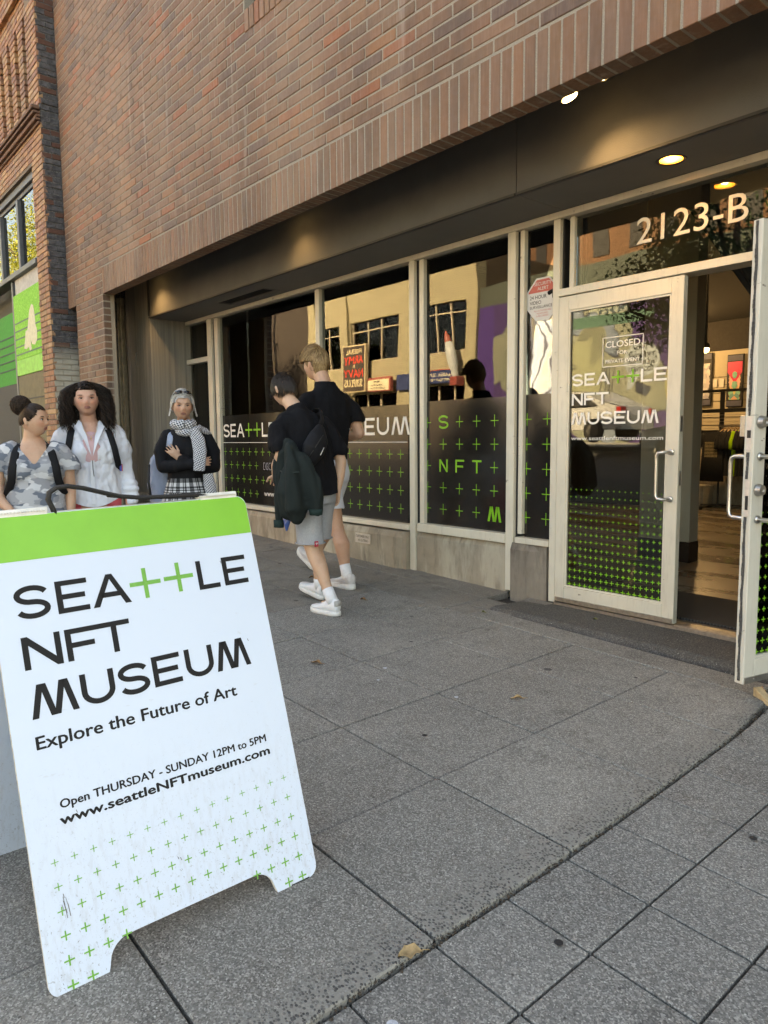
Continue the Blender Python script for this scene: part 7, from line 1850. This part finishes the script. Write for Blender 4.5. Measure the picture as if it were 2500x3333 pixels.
mb = MB(); cap(mb, hc, Rh, 1.0, bm2, .07, bumpy=.04, shape=lambda d: .08*max(0, d[2])); hr = part(mb, 'hair', hair_mat('blond hair roots', (.10, .062, .033), (.13, .08, .042), (.17, .11, .06)), P)
mb = MB(); strands(mb, hc, Rh, 1.0, 4200, 14, bm2, (0, -.45, .90), 1, 15, .085, lambda d, u: .12+.24*max(0, d[2]+.1)*min(1, u*2)+.22*u*max(0, d[1]+.3)+.08*min(1, u*2)*max(0, .6-abs(d[2]-.1)), .0022, jit=.32, droop=.0004,
                   endf=lambda d: d[2] < -.55 or (d[1] > .2 and d[2] < .12 and abs(d[0]) < .75) or (abs(d[0]) > .7 and d[1] > -.45 and d[2] < .16)); part(mb, 'hair_strands', m_fh, hr)
face_parts(P, hc, Rh, 1.0, simple('fair brow', (.22, .13, .07), .8), simple('muted lip', (.36, .16, .12), .5))

# ---------------------------------------------------------------- women facing the camera
def rz(fx, fy): return math.atan2(fy, fx)-PI/2
def legs_f(mb, zt, hw, r=.095, kz=.46, fy=0, off=0):
    for s in (-1, 1): mb.tube([(s*hw, 0, zt), (s*hw, .01, (zt+kz)/2), (s*hw*.95, .015, kz), (s*hw*.95, -.015, kz-.12), (s*hw*.95, -.01, .08)], [r, r*.82, r*.58, r*.60, r*.38], 14, round_ends=2); mb.ell((s*hw*.95, .06, .035), (.035, .10, .035), None, 10, 8)
# woman 1: camouflage tee
P = person((-5.57, 1.42, -1.176), rz(.965, -.26), 'woman with curly bun in grey camouflage t-shirt looking sideways at her friend')
sk1 = skin_mat('warm tan skin', (.60, .36, .25)); mb = MB(); Rh = rotm(1.02, .04, 0)@np.diag((1.05, 1, 1)); hc = (-.015, .02, 1.325); sk1 = skin_mat('warm tan skin', (.64, .385, .265), head=(hc, Rh, .96))
add_head(mb, hc, Rh, .96)
mb.tube([(.01, -.02, 1.14), (.008, -.01, 1.21), (.005, .005, 1.27)], [(.075, .070), (.056, .058), (.050, .056)], 14)
mb.tube([(0, -.01, .62), (0, 0, .74), (0, .0, .88), (0, .0, 1.0), (0, -.01, 1.10), (0, -.015, 1.16)], [(.185, .13), (.18, .13), (.165, .12), (.175, .125), (.165, .10), (.085, .07)], 18, side=X_, round_ends=2)
for s in (-1, 1): mb.ell((s*.078, .065, .98), (.075, .068, .080))
mb.tube([(.165, -.01, 1.11), (.225, -.02, 1.0), (.245, -.02, .86)], [.056, .052, .044], 12, round_ends=3); mb.tube([(.245, -.02, .86), (.235, .06, .77), (.165, .13, .70)], [.044, .040, .027], 12, round_ends=2); hand(mb, (.165, .13, .70), (-.35, .25, -.85), (-.6, -.6, 0), -1, .9, .5)
mb.tube([(-.165, -.01, 1.11), (-.215, -.02, 1.0), (-.228, -.03, .84)], [.056, .050, .042], 12, round_ends=3); mb.tube([(-.228, -.03, .84), (-.225, .0, .72), (-.215, .03, .60)], [.042, .038, .026], 12, round_ends=2); hand(mb, (-.215, .03, .60), (0, .1, -1), (1, 0, 0), 1, .9, .4)
legs_f(mb, .66, .095)
skin('body', mb, .006, sk1, P, 2)
t = cloth_mat('grey camouflage cotton', (.3, .3, .3), fold=.8); p = t.scale(t.objco(), (1, 1, 1.9)); a = t.noise(p, 8.5, 2, .45); b = t.noise(t.scale(p, (1, 1, 1), loc=(3, 1, 2)), 9, 2, .45); c_ = t.noise(t.scale(p, (1, 1, 1), loc=(7, 5, 1)), 10, 2, .45)
k = t.ramp(a, [(0, (.30, .31, .34)), (.5, (.30, .31, .34)), (.515, (.42, .43, .46))], 'LINEAR'); k = t.mix(t.step(b, .55, .565), k, (.15, .175, .22)); k = t.mix(t.step(c_, .60, .615), k, (.60, .61, .64)); t.L(k, t.b.inputs['Base Color']); m_camo = t.m
mb = MB(); mb.tube([(0, -.005, .54), (0, 0, .62), (0, .0, .74), (0, .0, .88), (0, .0, 1.0), (0, -.01, 1.10), (0, -.015, 1.17)], [(.205, .15), (.20, .145), (.195, .143), (.18, .132), (.19, .135), (.178, .110), (.09, .072)], 20, side=X_, round_ends=1)
for s in (-1, 1): mb.ell((s*.074, .068, .975), (.088, .080, .095)); mb.tube([(s*.15, -.01, 1.115), (s*.215, -.02, 1.03), (s*.245, -.02, .955)], [(.072, .072), (.074, .074), (.072, .072)], 14, round_ends=1)
def keep1(v): return v[2] > .56 and not (abs(v[0]) > .195 and v[2] < .965-.0*v[0] and v[2] > .8 and abs(v[0]) > .20) and not (v[1] > .0 and abs(v[0]) < .085*(v[2]-1.015)/.12 and v[2] > 1.015) and not (v[2] > 1.165 and abs(v[0]) < .10)
tee = skin('t_shirt', mb, .008, m_camo, P, 3, disp=lambda v, n: .004+fold(v, 9, .009, (1.1, 1.1, .7), 33), keep=keep1)
m_hd = hair_mat('dark brown curly hair', (.012, .008, .006), (.03, .018, .012), (.075, .042, .025))
def m1(d): return d[2] > -.25+.70*max(0, d[1]+.15) if d[1] < .60 else d[2] > .58
mb = MB(); cap(mb, hc, Rh, .96, m1, .03, bumpy=.015); hr = part(mb, 'hair', m_root, P)
mb = MB(); strands(mb, hc, Rh, .96, 1900, 24, m1, (0, -.80, .60), -1, 14, .10, lambda d, u: .055+.03*u, .0026, jit=.12)
bc = hp(hc, Rh, .96, 0, -.095, .118); rb_ = random.Random(6)
for k in range(420):
    d = np.array((rb_.gauss(0, 1), rb_.gauss(0, 1), rb_.gauss(0, 1))); d /= np.linalg.norm(d); ax = np.cross(d, (rb_.gauss(0, 1), rb_.gauss(0, 1), rb_.gauss(0, 1))); ax /= np.linalg.norm(ax); pts = []
    ph = rb_.uniform(0, 6)
    for i in range(14): a = i*.30; v = d*math.cos(a)+ax*math.sin(a); pts.append(bc+v*(.060+.012*math.sin(i*1.6+ph))+rb_.gauss(0, .001))
    mb.tube(pts, [(.0034, .0018)]*14, 3, caps=False)
for k in range(60):
    d = np.array((rb_.gauss(0, 1), rb_.gauss(0, 1), abs(rb_.gauss(0, 1)))); d /= np.linalg.norm(d); pts = [bc+d*(.05+.003*i)+np.array((math.cos(i*1.2+k), math.sin(i*1.2+k), 0))*.004 for i in range(8)]; mb.tube(pts, .0011, 3, caps=False)
part(mb, 'hair_bun', m_hd, hr)
mb = MB(); mb.ell(bc, .056, None, 16, 12); part(mb, 'bun_core', m_hd, hr)
m_lip1 = simple('soft brown lip', (.34, .12, .10), .4, var=.05); m_browd = simple('dark brow', (.035, .02, .014), .8)
face_parts(P, hc, Rh, .96, m_browd, m_lip1)
mb = MB()
for s in (-1, 1): mb.tube([(s*.09, .02, 1.155), (s*.115, .085, 1.10), (s*.138, .145, 1.00), (s*.150, .130, .90), (s*.185, .05, .80), (s*.17, -.08, .76)], [(.027, .005)]*6, 8, side=(1, 0, 0))
bp = part(mb, 'backpack_strap', m_nyl, P)
mb = MB(); mb.tube([(0, -.17, .72), (0, -.20, .90), (0, -.18, 1.12), (0, -.15, 1.18)], [(.15, .08), (.17, .10), (.15, .09), (.08, .04)], 16, side=X_, round_ends=3); o_ = skin('backpack', mb, .012, m_nyl, None, 3); o_.location = P.location; o_.rotation_euler = P.rotation_euler; tag(o_, 'black backpack worn by the woman in the camouflage t-shirt', 'backpack')
mb = MB(); mb.tube([(0, 0, .62), (0, 0, .55)], [(.19, .14), (.185, .14)], 16, side=X_)
for s in (-1, 1): mb.tube([(s*.095, 0, .62), (s*.10, .01, .40), (s*.098, -.01, .10)], [.098, .078, .06], 14)
skin('trousers', mb, .011, cloth_mat('black trousers', (.018, .018, .02)).m, P, 2, disp=lambda v, n: .003+fold(v, 9, .004))

# woman 2: white shirt, coral trousers
P = person((-5.70, 1.86, -1.162), rz(.965, -.26), 'woman with long dark curly hair in open white shirt and coral trousers')
sk2 = skin_mat('rosy tan skin', (.62, .36, .265)); mb = MB(); Rh = rotm(-.02, .05, .04)@np.diag((1.10, 1, .98)); hc = (.015, .04, 1.475); sk2 = skin_mat('rosy tan skin', (.66, .38, .28), head=(hc, Rh, 1.06))
add_head(mb, hc, Rh, 1.06)
mb.tube([(0, -.02, 1.25), (.004, -.01, 1.32), (.010, .015, 1.40)], [(.085, .075), (.062, .062), (.058, .060)], 14)
mb.tube([(0, -.01, .70), (0, 0, .84), (0, .0, .98), (0, .0, 1.10), (0, -.01, 1.21), (0, -.015, 1.27)], [(.20, .15), (.19, .145), (.18, .135), (.19, .14), (.18, .11), (.09, .075)], 18, side=X_, round_ends=2)
for s in (-1, 1): mb.ell((s*.085, .075, 1.085), (.085, .075, .090))
for s in (-1, 1):
    mb.tube([(s*.17, -.01, 1.20), (s*.235, -.02, 1.07), (s*.255, -.03, .90)], [.050, .044, .038], 12, round_ends=3); mb.tube([(s*.255, -.03, .90), (s*.262, .01, .78), (s*.262, .04, .655)], [.038, .034, .026], 12, round_ends=2); hand(mb, (s*.262, .04, .655), (0, .1, -1), (-s, 0, 0), -s, .93, .4)
legs_f(mb, .74, .105, .105, .48)
skin('body', mb, .006, sk2, P, 2)
t = cloth_mat('white cotton shirt', (.66, .69, .76), fold=1.5, var=.04, fs=10); m_wshirt = t.m
mb = MB(); mb.tube([(0, .0, .66), (0, 0, .74), (0, .0, .84), (0, .0, .98), (0, .0, 1.10), (0, -.01, 1.21), (0, -.015, 1.30)], [(.225, .175), (.225, .17), (.21, .16), (.195, .148), (.205, .150), (.19, .120), (.092, .082)], 22, side=X_, round_ends=1)
for s in (-1, 1):
    mb.ell((s*.080, .080, 1.075), (.098, .088, .105)); mb.tube([(s*.17, -.01, 1.22), (s*.24, -.02, 1.07), (s*.262, -.03, .90), (s*.268, .01, .78), (s*.268, .04, .67)], [(.076, .072), (.070, .068), (.060, .058), (.054, .050), (.045, .042)], 14, round_ends=1)
def keep2(v):
    if v[2] < .715+.055*math.cos(v[0]*9)*-1+.0: return abs(v[0]) > .24 and v[2] > .66
    if v[1] > 0 and v[2] > 1.02 and abs(v[0]) < .052*(v[2]-1.02)/.20+.003: return False
    return not (v[2] > 1.285 and abs(v[0]) < .10)
sw = skin('shirt', mb, .008, m_wshirt, P, 3, disp=lambda v, n: .007+fold(v, 7, .022, (1.2, 1.2, .8), 43)-.8*abs(fold(v, 10, .018, (1.6, 1, .9), 53))+(.012*abs(math.sin(v[2]*62))*max(0, min(1, (.93-v[2])*8)) if abs(v[0]) > .225 else 0), keep=keep2)
mb = MB()
mb.add([(-.014, .216, 1.02), (.014, .216, 1.02), (.016, .196, .92), (.018, .184, .80), (.018, .184, .69), (-.010, .184, .69), (-.010, .184, .80), (-.012, .198, .92)], [(0, 1, 2, 7), (7, 2, 3, 6), (6, 3, 4, 5)]); part(mb, 'placket', m_wshirt, sw)
mb = MB()
for s in (-1, 1): mb.add([(s*.075, .03, 1.325), (s*.055, .085, 1.30), (s*.028, .155, 1.20), (s*.004, .205, 1.05), (s*.050, .185, 1.17), (s*.105, .085, 1.275)], [(0, 1, 5), (1, 2, 4, 5), (2, 3, 4)])
part(mb, 'collar', m_wshirt, sw)
mb = MB(); mb.tube([(0, .02, .95), (0, .085, 1.05), (0, .10, 1.12), (0, .075, 1.19)], [(.10, .06), (.10, .085), (.095, .075), (.06, .05)], 14, side=X_, round_ends=2); part(mb, 'pink_top', cloth_mat('pale pink top', (.62, .40, .42)).m, P)
mb = MB(); pts = [(.055*math.sin(a), .07+.095*max(0, math.cos(a))**.7+.0, 1.315-.115*max(0, math.cos(a))) for a in np.linspace(-1.5, 1.5, 15)]; mb.tube(pts, .0016, 5); mb.tube([(0, .166, 1.20), (0, .172, 1.165)], .0022, 5); mb.tube([(-.008, .171, 1.185), (.008, .171, 1.185)], .0022, 5); part(mb, 'necklace', simple('gold chain', (.70, .48, .20), .3, 1), P)
mb = MB(); mb.tube([(.002, .222, 1.02), (.000, .210, .96), (-.006, .205, .90)], .0022, 5); part(mb, 'dark_cord', m_black, sw)
mb = MB(); mb.box(-.215, -.200, .075, .080, .93, .985); part(mb, 'tricolour_tag', simple('blue tag', (.05, .08, .35), .7), sw, False); mb = MB(); mb.box(-.222, -.2155, .074, .079, .93, .985); part(mb, 'tricolour_tag', simple('red tag', (.45, .05, .05), .7), sw, False)
mb = MB(); mb.tube([(0, 0, .78), (0, .0, .74), (0, .0, .68)], [(.19, .145), (.205, .16), (.20, .16)], 20, side=X_)
for s in (-1, 1): mb.tube([(s*.10, 0, .74), (s*.108, .01, .48), (s*.10, -.01, .12)], [.112, .088, .062], 16)
skin('trousers', mb, .010, cloth_mat('coral trousers', (.72, .13, .16), fold=.8).m, P, 3, disp=lambda v, n: .003+fold(v, 9, .004))
m_hc = hair_mat('black brown curls', (.008, .006, .006), (.020, .013, .010), (.055, .032, .022))
def m2(d): return d[2] > -.25+.60*max(0, d[1]+.15) if d[1] < .62 else d[2] > .52
mb = MB(); cap(mb, hc, Rh, 1.06, m2, .06, bumpy=.03); hr = part(mb, 'hair', m_root, P)
mb = MB(); strands(mb, hc, Rh, 1.06, 1100, 25, m2, (.25, .70, .68), 1, 9, .12, lambda d, u: .09+.05*u, .0028, jit=.3, curl=(9, .006), endf=lambda d: d[2] < -.2 or (d[1] > .5 and d[2] < .5)); part(mb, 'hair_strands', m_hc, hr)
mb = MB(); rc = random.Random(8)
for k in range(1350):
    a = rc.uniform(-PI, PI); fr = math.cos(a)                       # 0 = front
    el_ = rc.uniform(.05, 1.0)
    if abs(a) < .95: el_ = rc.uniform(.80, 1.0)
    sx_, cy__ = math.sin(a), math.cos(a); rr0 = math.sqrt(max(0, 1-(el_*.98)**2)); st_ = np.array((sx_*.082*rr0, cy__*.100*rr0, .118*el_))*1.06
    if abs(a) < .95: st_ = st_+np.array((0, -.03, 0))
    out_a = a if abs(a) > .95 else math.copysign(rc.uniform(1.0, 1.5), a); L_ = rc.uniform(.20, .34) if rc.random() < .8 else rc.uniform(.10, .2); R0 = rc.uniform(.092, .150)
    pts = []; ph = rc.uniform(0, 6.3); fq = rc.uniform(55, 85); am = rc.uniform(.006, .013); n_ = 26
    for i in range(n_):
        u = i/(n_-1); s_ = u*L_; k1 = min(1, s_/.07)
        tgt = np.array((math.sin(out_a)*R0*(1+.25*u), math.cos(out_a)*R0*.85-.01, 0)); base = st_*np.array((1, 1, 0))*(1-k1)+tgt*k1
        z_ = st_[2]+.012*math.sin(min(1, k1)*PI)-max(0, s_-.02)*1.0; z_ = z_ if s_ > .02 else st_[2]+.010
        q = np.array((base[0], base[1], z_))+np.array((math.cos(fq*s_+ph), math.sin(fq*s_+ph), 0))*am*min(1, u*5)
        if q[1] > .055 and abs(q[0]) < .072 and q[2] < .07: q[0] = math.copysign(.078, q[0] if q[0] else 1)
        pts.append(np.array(hc)+Rh@q)
    mb.tube(pts, [(.0025*(1-.5*(i/n_)**3), .0015) for i in range(n_)], 3, caps=False)
part(mb, 'hair_curls', m_hc, hr)
face_parts(P, hc, Rh, 1.06, m_browd, simple('rose brown lip', (.38, .13, .11), .4, var=.05), open_=.75)
mb = MB()
for s in (-1, 1): mb.tube([(s*.10, .0, 1.285), (s*.135, .085, 1.235), (s*.160, .165, 1.12), (s*.185, .13, 1.0), (s*.20, .0, .92), (s*.17, -.10, .88)], [(.024, .005)]*6, 8, side=(1, 0, 0))
part(mb, 'backpack_strap', m_nyl, P)
mb = MB(); mb.tube([(0, -.18, .84), (0, -.21, 1.0), (0, -.19, 1.22), (0, -.16, 1.28)], [(.14, .08), (.16, .10), (.14, .09), (.08, .04)], 16, side=X_, round_ends=3); o_ = skin('backpack', mb, .012, m_nyl, None, 3); o_.location = P.location; o_.rotation_euler = P.rotation_euler; tag(o_, 'black backpack worn by the woman in the white shirt', 'backpack')

# woman 3: white hair, arms crossed, scarf and checked skirt
P = person((-5.70, 2.65, -1.148), rz(.93, -.37), 'white haired woman with crossed arms, chequered scarf and black and white plaid skirt')
sk3 = skin_mat('weathered tan skin', (.53, .32, .22)); mb = MB(); Rh = rotm(.06, -.02, -.02)@np.diag((1.04, 1, 1)); hc = (.025, .05, 1.43); sk3 = skin_mat('weathered tan skin', (.57, .345, .24), head=(hc, Rh, .98))
add_head(mb, hc, Rh, .98)
mb.tube([(0, -.01, 1.22), (.01, .0, 1.29), (.018, .02, 1.36)], [(.075, .070), (.055, .056), (.050, .054)], 14)
mb.tube([(0, -.01, .70), (0, 0, .84), (0, .0, .98), (0, .0, 1.08), (0, -.01, 1.18), (0, -.015, 1.24)], [(.17, .12), (.145, .11), (.15, .11), (.165, .12), (.16, .10), (.085, .07)], 18, side=X_, round_ends=2)
mb.tube([(.15, -.01, 1.17), (.205, .01, 1.05), (.19, .05, .93)], [.044, .041, .036], 12, round_ends=3); mb.tube([(.19, .05, .93), (.08, .17, .945), (-.06, .20, .965)], [.042, .038, .028], 12, round_ends=2); hand(mb, (-.06, .20, .965), (-.95, .0, .10), (0, -1, 0), 1, .85, .35)
mb.tube([(-.15, -.01, 1.17), (-.215, .01, 1.05), (-.215, .05, .92)], [.044, .041, .036], 12, round_ends=3); mb.tube([(-.215, .05, .92), (-.08, .155, .93), (.06, .175, 1.01)], [.042, .038, .028], 12, round_ends=2); hand(mb, (.075, .180, 1.005), (.55, .10, .60), (0, -1, 0), -1, .85, .25)
legs_f(mb, .72, .085, .085, .46)
skin('body', mb, .006, sk3, P, 2)
m_bk3 = cloth_mat('black jersey top', (.012, .012, .014), .75, fold=1.2).m
mb = MB(); mb.tube([(0, .0, .80), (0, 0, .86), (0, .0, .98), (0, .005, 1.08), (0, -.01, 1.18), (0, -.015, 1.255)], [(.165, .13), (.158, .125), (.165, .125), (.18, .135), (.172, .112), (.088, .078)], 20, side=X_, round_ends=1)
for s in (-1, 1): mb.ell((s*.075, .085, 1.06), (.07, .06, .07))
mb.tube([(.15, -.01, 1.185), (.212, .01, 1.05), (.198, .05, .93)], [(.058, .057), (.053, .052), (.047, .046)], 14, round_ends=2); mb.tube([(.198, .05, .93), (.08, .172, .945), (-.05, .20, .962)], [(.047, .047), (.044, .044), (.037, .037)], 14, round_ends=1)
mb.tube([(-.15, -.01, 1.185), (-.222, .01, 1.05), (-.222, .05, .92)], [(.058, .057), (.053, .052), (.047, .046)], 14, round_ends=2); mb.tube([(-.222, .05, .92), (-.08, .160, .93), (.055, .178, 1.0)], [(.047, .047), (.044, .044), (.037, .037)], 14, round_ends=1)
skin('top', mb, .008, m_bk3, P, 3, disp=lambda v, n: .004+fold(v, 10, .008, (1.2, 1.2, .7), 63), keep=lambda v: v[2] > .815 and not (v[2] > 1.25 and abs(v[0]) < .10))
# skirt: pleated with plaid mapped round it
t = NT('black and white plaid'); uvx = t.sep(t.uv()); 
def stripes(co, f, a):
    fr_ = t.math('FRACT', t.math('MULTIPLY', co, f)); return t.ramp(fr_, a, 'CONSTANT')
S1 = stripes(uvx[0], 5, [(0, (0, 0, 0)), (.30, (1, 1, 1)), (.52, (0, 0, 0)), (.60, (1, 1, 1)), (.66, (0, 0, 0)), (.78, (1, 1, 1))]); S2 = stripes(uvx[1], 7.5, [(0, (0, 0, 0)), (.28, (1, 1, 1)), (.5, (0, 0, 0)), (.58, (1, 1, 1)), (.64, (0, 0, 0)), (.76, (1, 1, 1))])
sm_ = t.math('MULTIPLY', t.math('ADD', t.sep(S1)[0], t.sep(S2)[0]), .5); t.col(t.ramp(sm_, [(0, (.012, .012, .013)), (.3, (.16, .16, .17)), (.7, (.66, .66, .68))], 'CONSTANT')); t.rough(.85); t.bump(t.noise(t.objco(), 300, 2), .2, .001); m_plaid = t.m
mb = MB(); V = []; UV = []; F = []; n = 120; rows = [(.835, .160, .128, 0), (.775, .178, .140, 0), (.72, .192, .152, .0), (.715, .194, .154, .15), (.64, .215, .175, .6), (.55, .245, .20, 1), (.46, .27, .22, 1)]
for j, (z, rx, ry_, pl) in enumerate(rows):
    for i in range(n+1):
        a = 2*PI*i/n; k = 1+.055*pl*(((i*14/n) % 1)-.5); V.append((math.cos(a)*rx*k, .01+math.sin(a)*ry_*k, z)); UV.append((i/n*2+(.12*z if pl == 0 else 0), (z*1.0)))
for j in range(len(rows)-1):
    for i in range(n): F.append((j*(n+1)+i, j*(n+1)+i+1, (j+1)*(n+1)+i+1, (j+1)*(n+1)+i))
mb.add(V, F); mb.uv = UV; skt = part(mb, 'skirt', m_plaid, P)
mb = MB(); mb.tube([(math.cos(a)*.197, .01+math.sin(a)*.157, .718) for a in np.linspace(0, 2*PI, 40)], .004, 6)
for a in (.9, 1.35, 1.8, 2.25): mb.tube([(math.cos(a)*.199, .012+math.sin(a)*.159, .716), (math.cos(a-.05)*.225, .012+math.sin(a-.05)*.185, .62), (math.cos(a-.08)*.252, .012+math.sin(a-.08)*.21, .52)], .0035, 6)
part(mb, 'black_piping', m_black, skt)
# scarf
t = NT('houndstooth scarf cloth'); ck = t.n('TexChecker'); ck.inputs['Scale'].default_value = 1; t.L(t.scale(t.uv(), (62, 52, 1), rot=(0, 0, .35)), ck.inputs['Vector']); ck.inputs['Color1'].default_value = (.70, .70, .72, 1); ck.inputs['Color2'].default_value = (.03, .035, .06, 1); t.col(ck.outputs[0]); t.rough(.95); t.bump(t.noise(t.uv(), 60, 3), .4, .004); m_scarf = t.m
def uvtube(mb, pts, rad, seg, side, us, vs):
    v, f = tube(pts, rad, seg, side, False); 
    if mb.uv is None: mb.uv = []
    mb.add(v, f); k = len(pts)
    L_ = 0; prev = None
    for i in range(k):
        if prev is not None: L_ += np.linalg.norm(np.array(pts[i])-prev)
        prev = np.array(pts[i])
        for q in range(seg): mb.uv.append((q/seg*us, L_*vs))
sf = MB(); loop = [(.02+.080*math.sin(a), .03+.075*math.cos(a)+.01, 1.285+.02*math.cos(a*1)-.028*max(0, math.cos(a))) for a in np.linspace(0, 2*PI, 26)]
uvtube(sf, loop, [(.040+.006*math.sin(i*1.7), .028+.005*math.sin(i*2.3)) for i in range(26)], 14, (0, 0, 1), .30, 1.6)
loop = [(-.02+.090*math.sin(a), .045+.085*math.cos(a), 1.245-.035*max(0, math.cos(a-.5))) for a in np.linspace(-1.9, 1.6, 18)]
uvtube(sf, loop, [(.030+.006*math.sin(i*1.3), .024) for i in range(18)], 12, (0, 0, 1), .30, 1.6)
uvtube(sf, [(-.05, .115, 1.235), (-.085, .15, 1.16), (-.095, .195, 1.06), (-.085, .235, .97), (-.08, .235, .90)], [(.045, .026), (.055, .022), (.055, .020), (.05, .016), (.045, .012)], 14, X_, .5, 1.6)
uvtube(sf, [(-.10, .03, 1.25), (-.155, .03, 1.225), (-.19, -.01, 1.20)], [(.04, .03), (.045, .028), (.03, .02)], 12, (0, 1, 0), .4, 1.6)
uvtube(sf, [(-.155, .16, .87), (-.165, .175, .78), (-.18, .18, .70), (-.19, .19, .60)], [(.04, .02), (.05, .024), (.045, .02), (.05, .012)], 14, X_, .5, 1.6)
scf = part(sf, 'scarf', m_scarf, P)
V = MB()
for k in range(26): x = -.235+.0038*k; V.tube([(x, .19, .61), (x+.004, .195, .565)], .0012, 4)
part(V, 'fringe', simple('pale fringe', (.6, .6, .62), .9), scf)
m_wh = hair_mat('silver white hair', (.38, .36, .34), (.58, .56, .53), (.74, .72, .69), .4)
def m3(d): return d[2] > -.35+.72*max(0, d[1]+.20) if d[1] < .70 else d[2] > .48
mb = MB(); cap(mb, hc, Rh, .98, m3, .08, bumpy=.03, shape=lambda d: .07*max(0, d[2])+.04*(1-abs(d[1]))); hr = part(mb, 'hair', simple('silver hair base', (.42, .40, .38), .7, var=.15, nscale=60), P)
mb = MB(); strands(mb, hc, Rh, .98, 2600, 44, m3, (.1, .75, .66), 1, 17, .11, lambda d, u: .13+.10*max(0, d[2])*min(1, .4+u)+.07*math.sin(u*3), .0017, jit=.25, endf=lambda d: d[2] < -.30 or (d[1] > .55 and d[2] < .62) or (d[1] > .1 and abs(d[0]) > .6 and d[2] < .05))
rc = random.Random(3)
for k in range(26):
    s = rc.choice((-1, 1, 1)); b = hp(hc, Rh, .98, s*.086, .03+rc.uniform(-.03, .02), .03); pts = [b+np.array((s*.003*i+.004*math.sin(i+k), .001*i, -.014*i)) for i in range(9)]; mb.tube(pts, .0010, 3, caps=False)
part(mb, 'hair_strands', m_wh, hr)
face_parts(P, hc, Rh, .98, simple('thin brown brow', (.09, .055, .035), .8), simple('brown pink lip', (.32, .12, .10), .4, var=.05), open_=.7)
g = MB()
for s in (-1, 1): g.tube([hp(hc, Rh, .98, s*.062, .062, .112), hp(hc, Rh, .98, s*.034, .078, .118), hp(hc, Rh, .98, s*.010, .078, .120)], [(.012, .005), (.017, .006), (.011, .005)], 12, side=tuple(Rh@np.array((0, -.5, .8)))); g.tube([hp(hc, Rh, .98, s*.066, .055, .106), hp(hc, Rh, .98, s*.088, -.01, .045)], .003, 6)
g.tube([hp(hc, Rh, .98, -.012, .076, .124), hp(hc, Rh, .98, .012, .076, .124)], .003, 6); part(g, 'sunglasses', simple('black sunglasses', (.010, .010, .012), .18, var=0), P)
m_bpk = cloth_mat('pale blue backpack cloth', (.30, .36, .48), .7, fold=1.0, var=.15).m
mb = MB(); mb.tube([(.10, .0, 1.235), (.128, .075, 1.19), (.145, .115, 1.10)], [(.024, .006)]*3, 8, side=(1, 0, 0)); part(mb, 'backpack_strap', m_bpk, P)
mb = MB(); mb.tube([(.15, -.17, .60), (.16, -.19, .78), (.14, -.18, .98), (.12, -.15, 1.10)], [(.15, .09), (.17, .11), (.15, .10), (.08, .05)], 18, side=X_, round_ends=3); o_ = skin('backpack', mb, .011, m_bpk, None, 3, disp=lambda v, n: fold(v, 14, .010, seed=9)); o_.location = P.location; o_.rotation_euler = P.rotation_euler; tag(o_, 'pale blue backpack on the shoulder of the white haired woman', 'backpack')
st_ = MB(); st_.tube([(.305, -.10, .95), (.315, -.08, .80), (.30, -.08, .66)], [(.010, .003)]*3, 6); part(st_, 'side_strap', m_trim, o_)
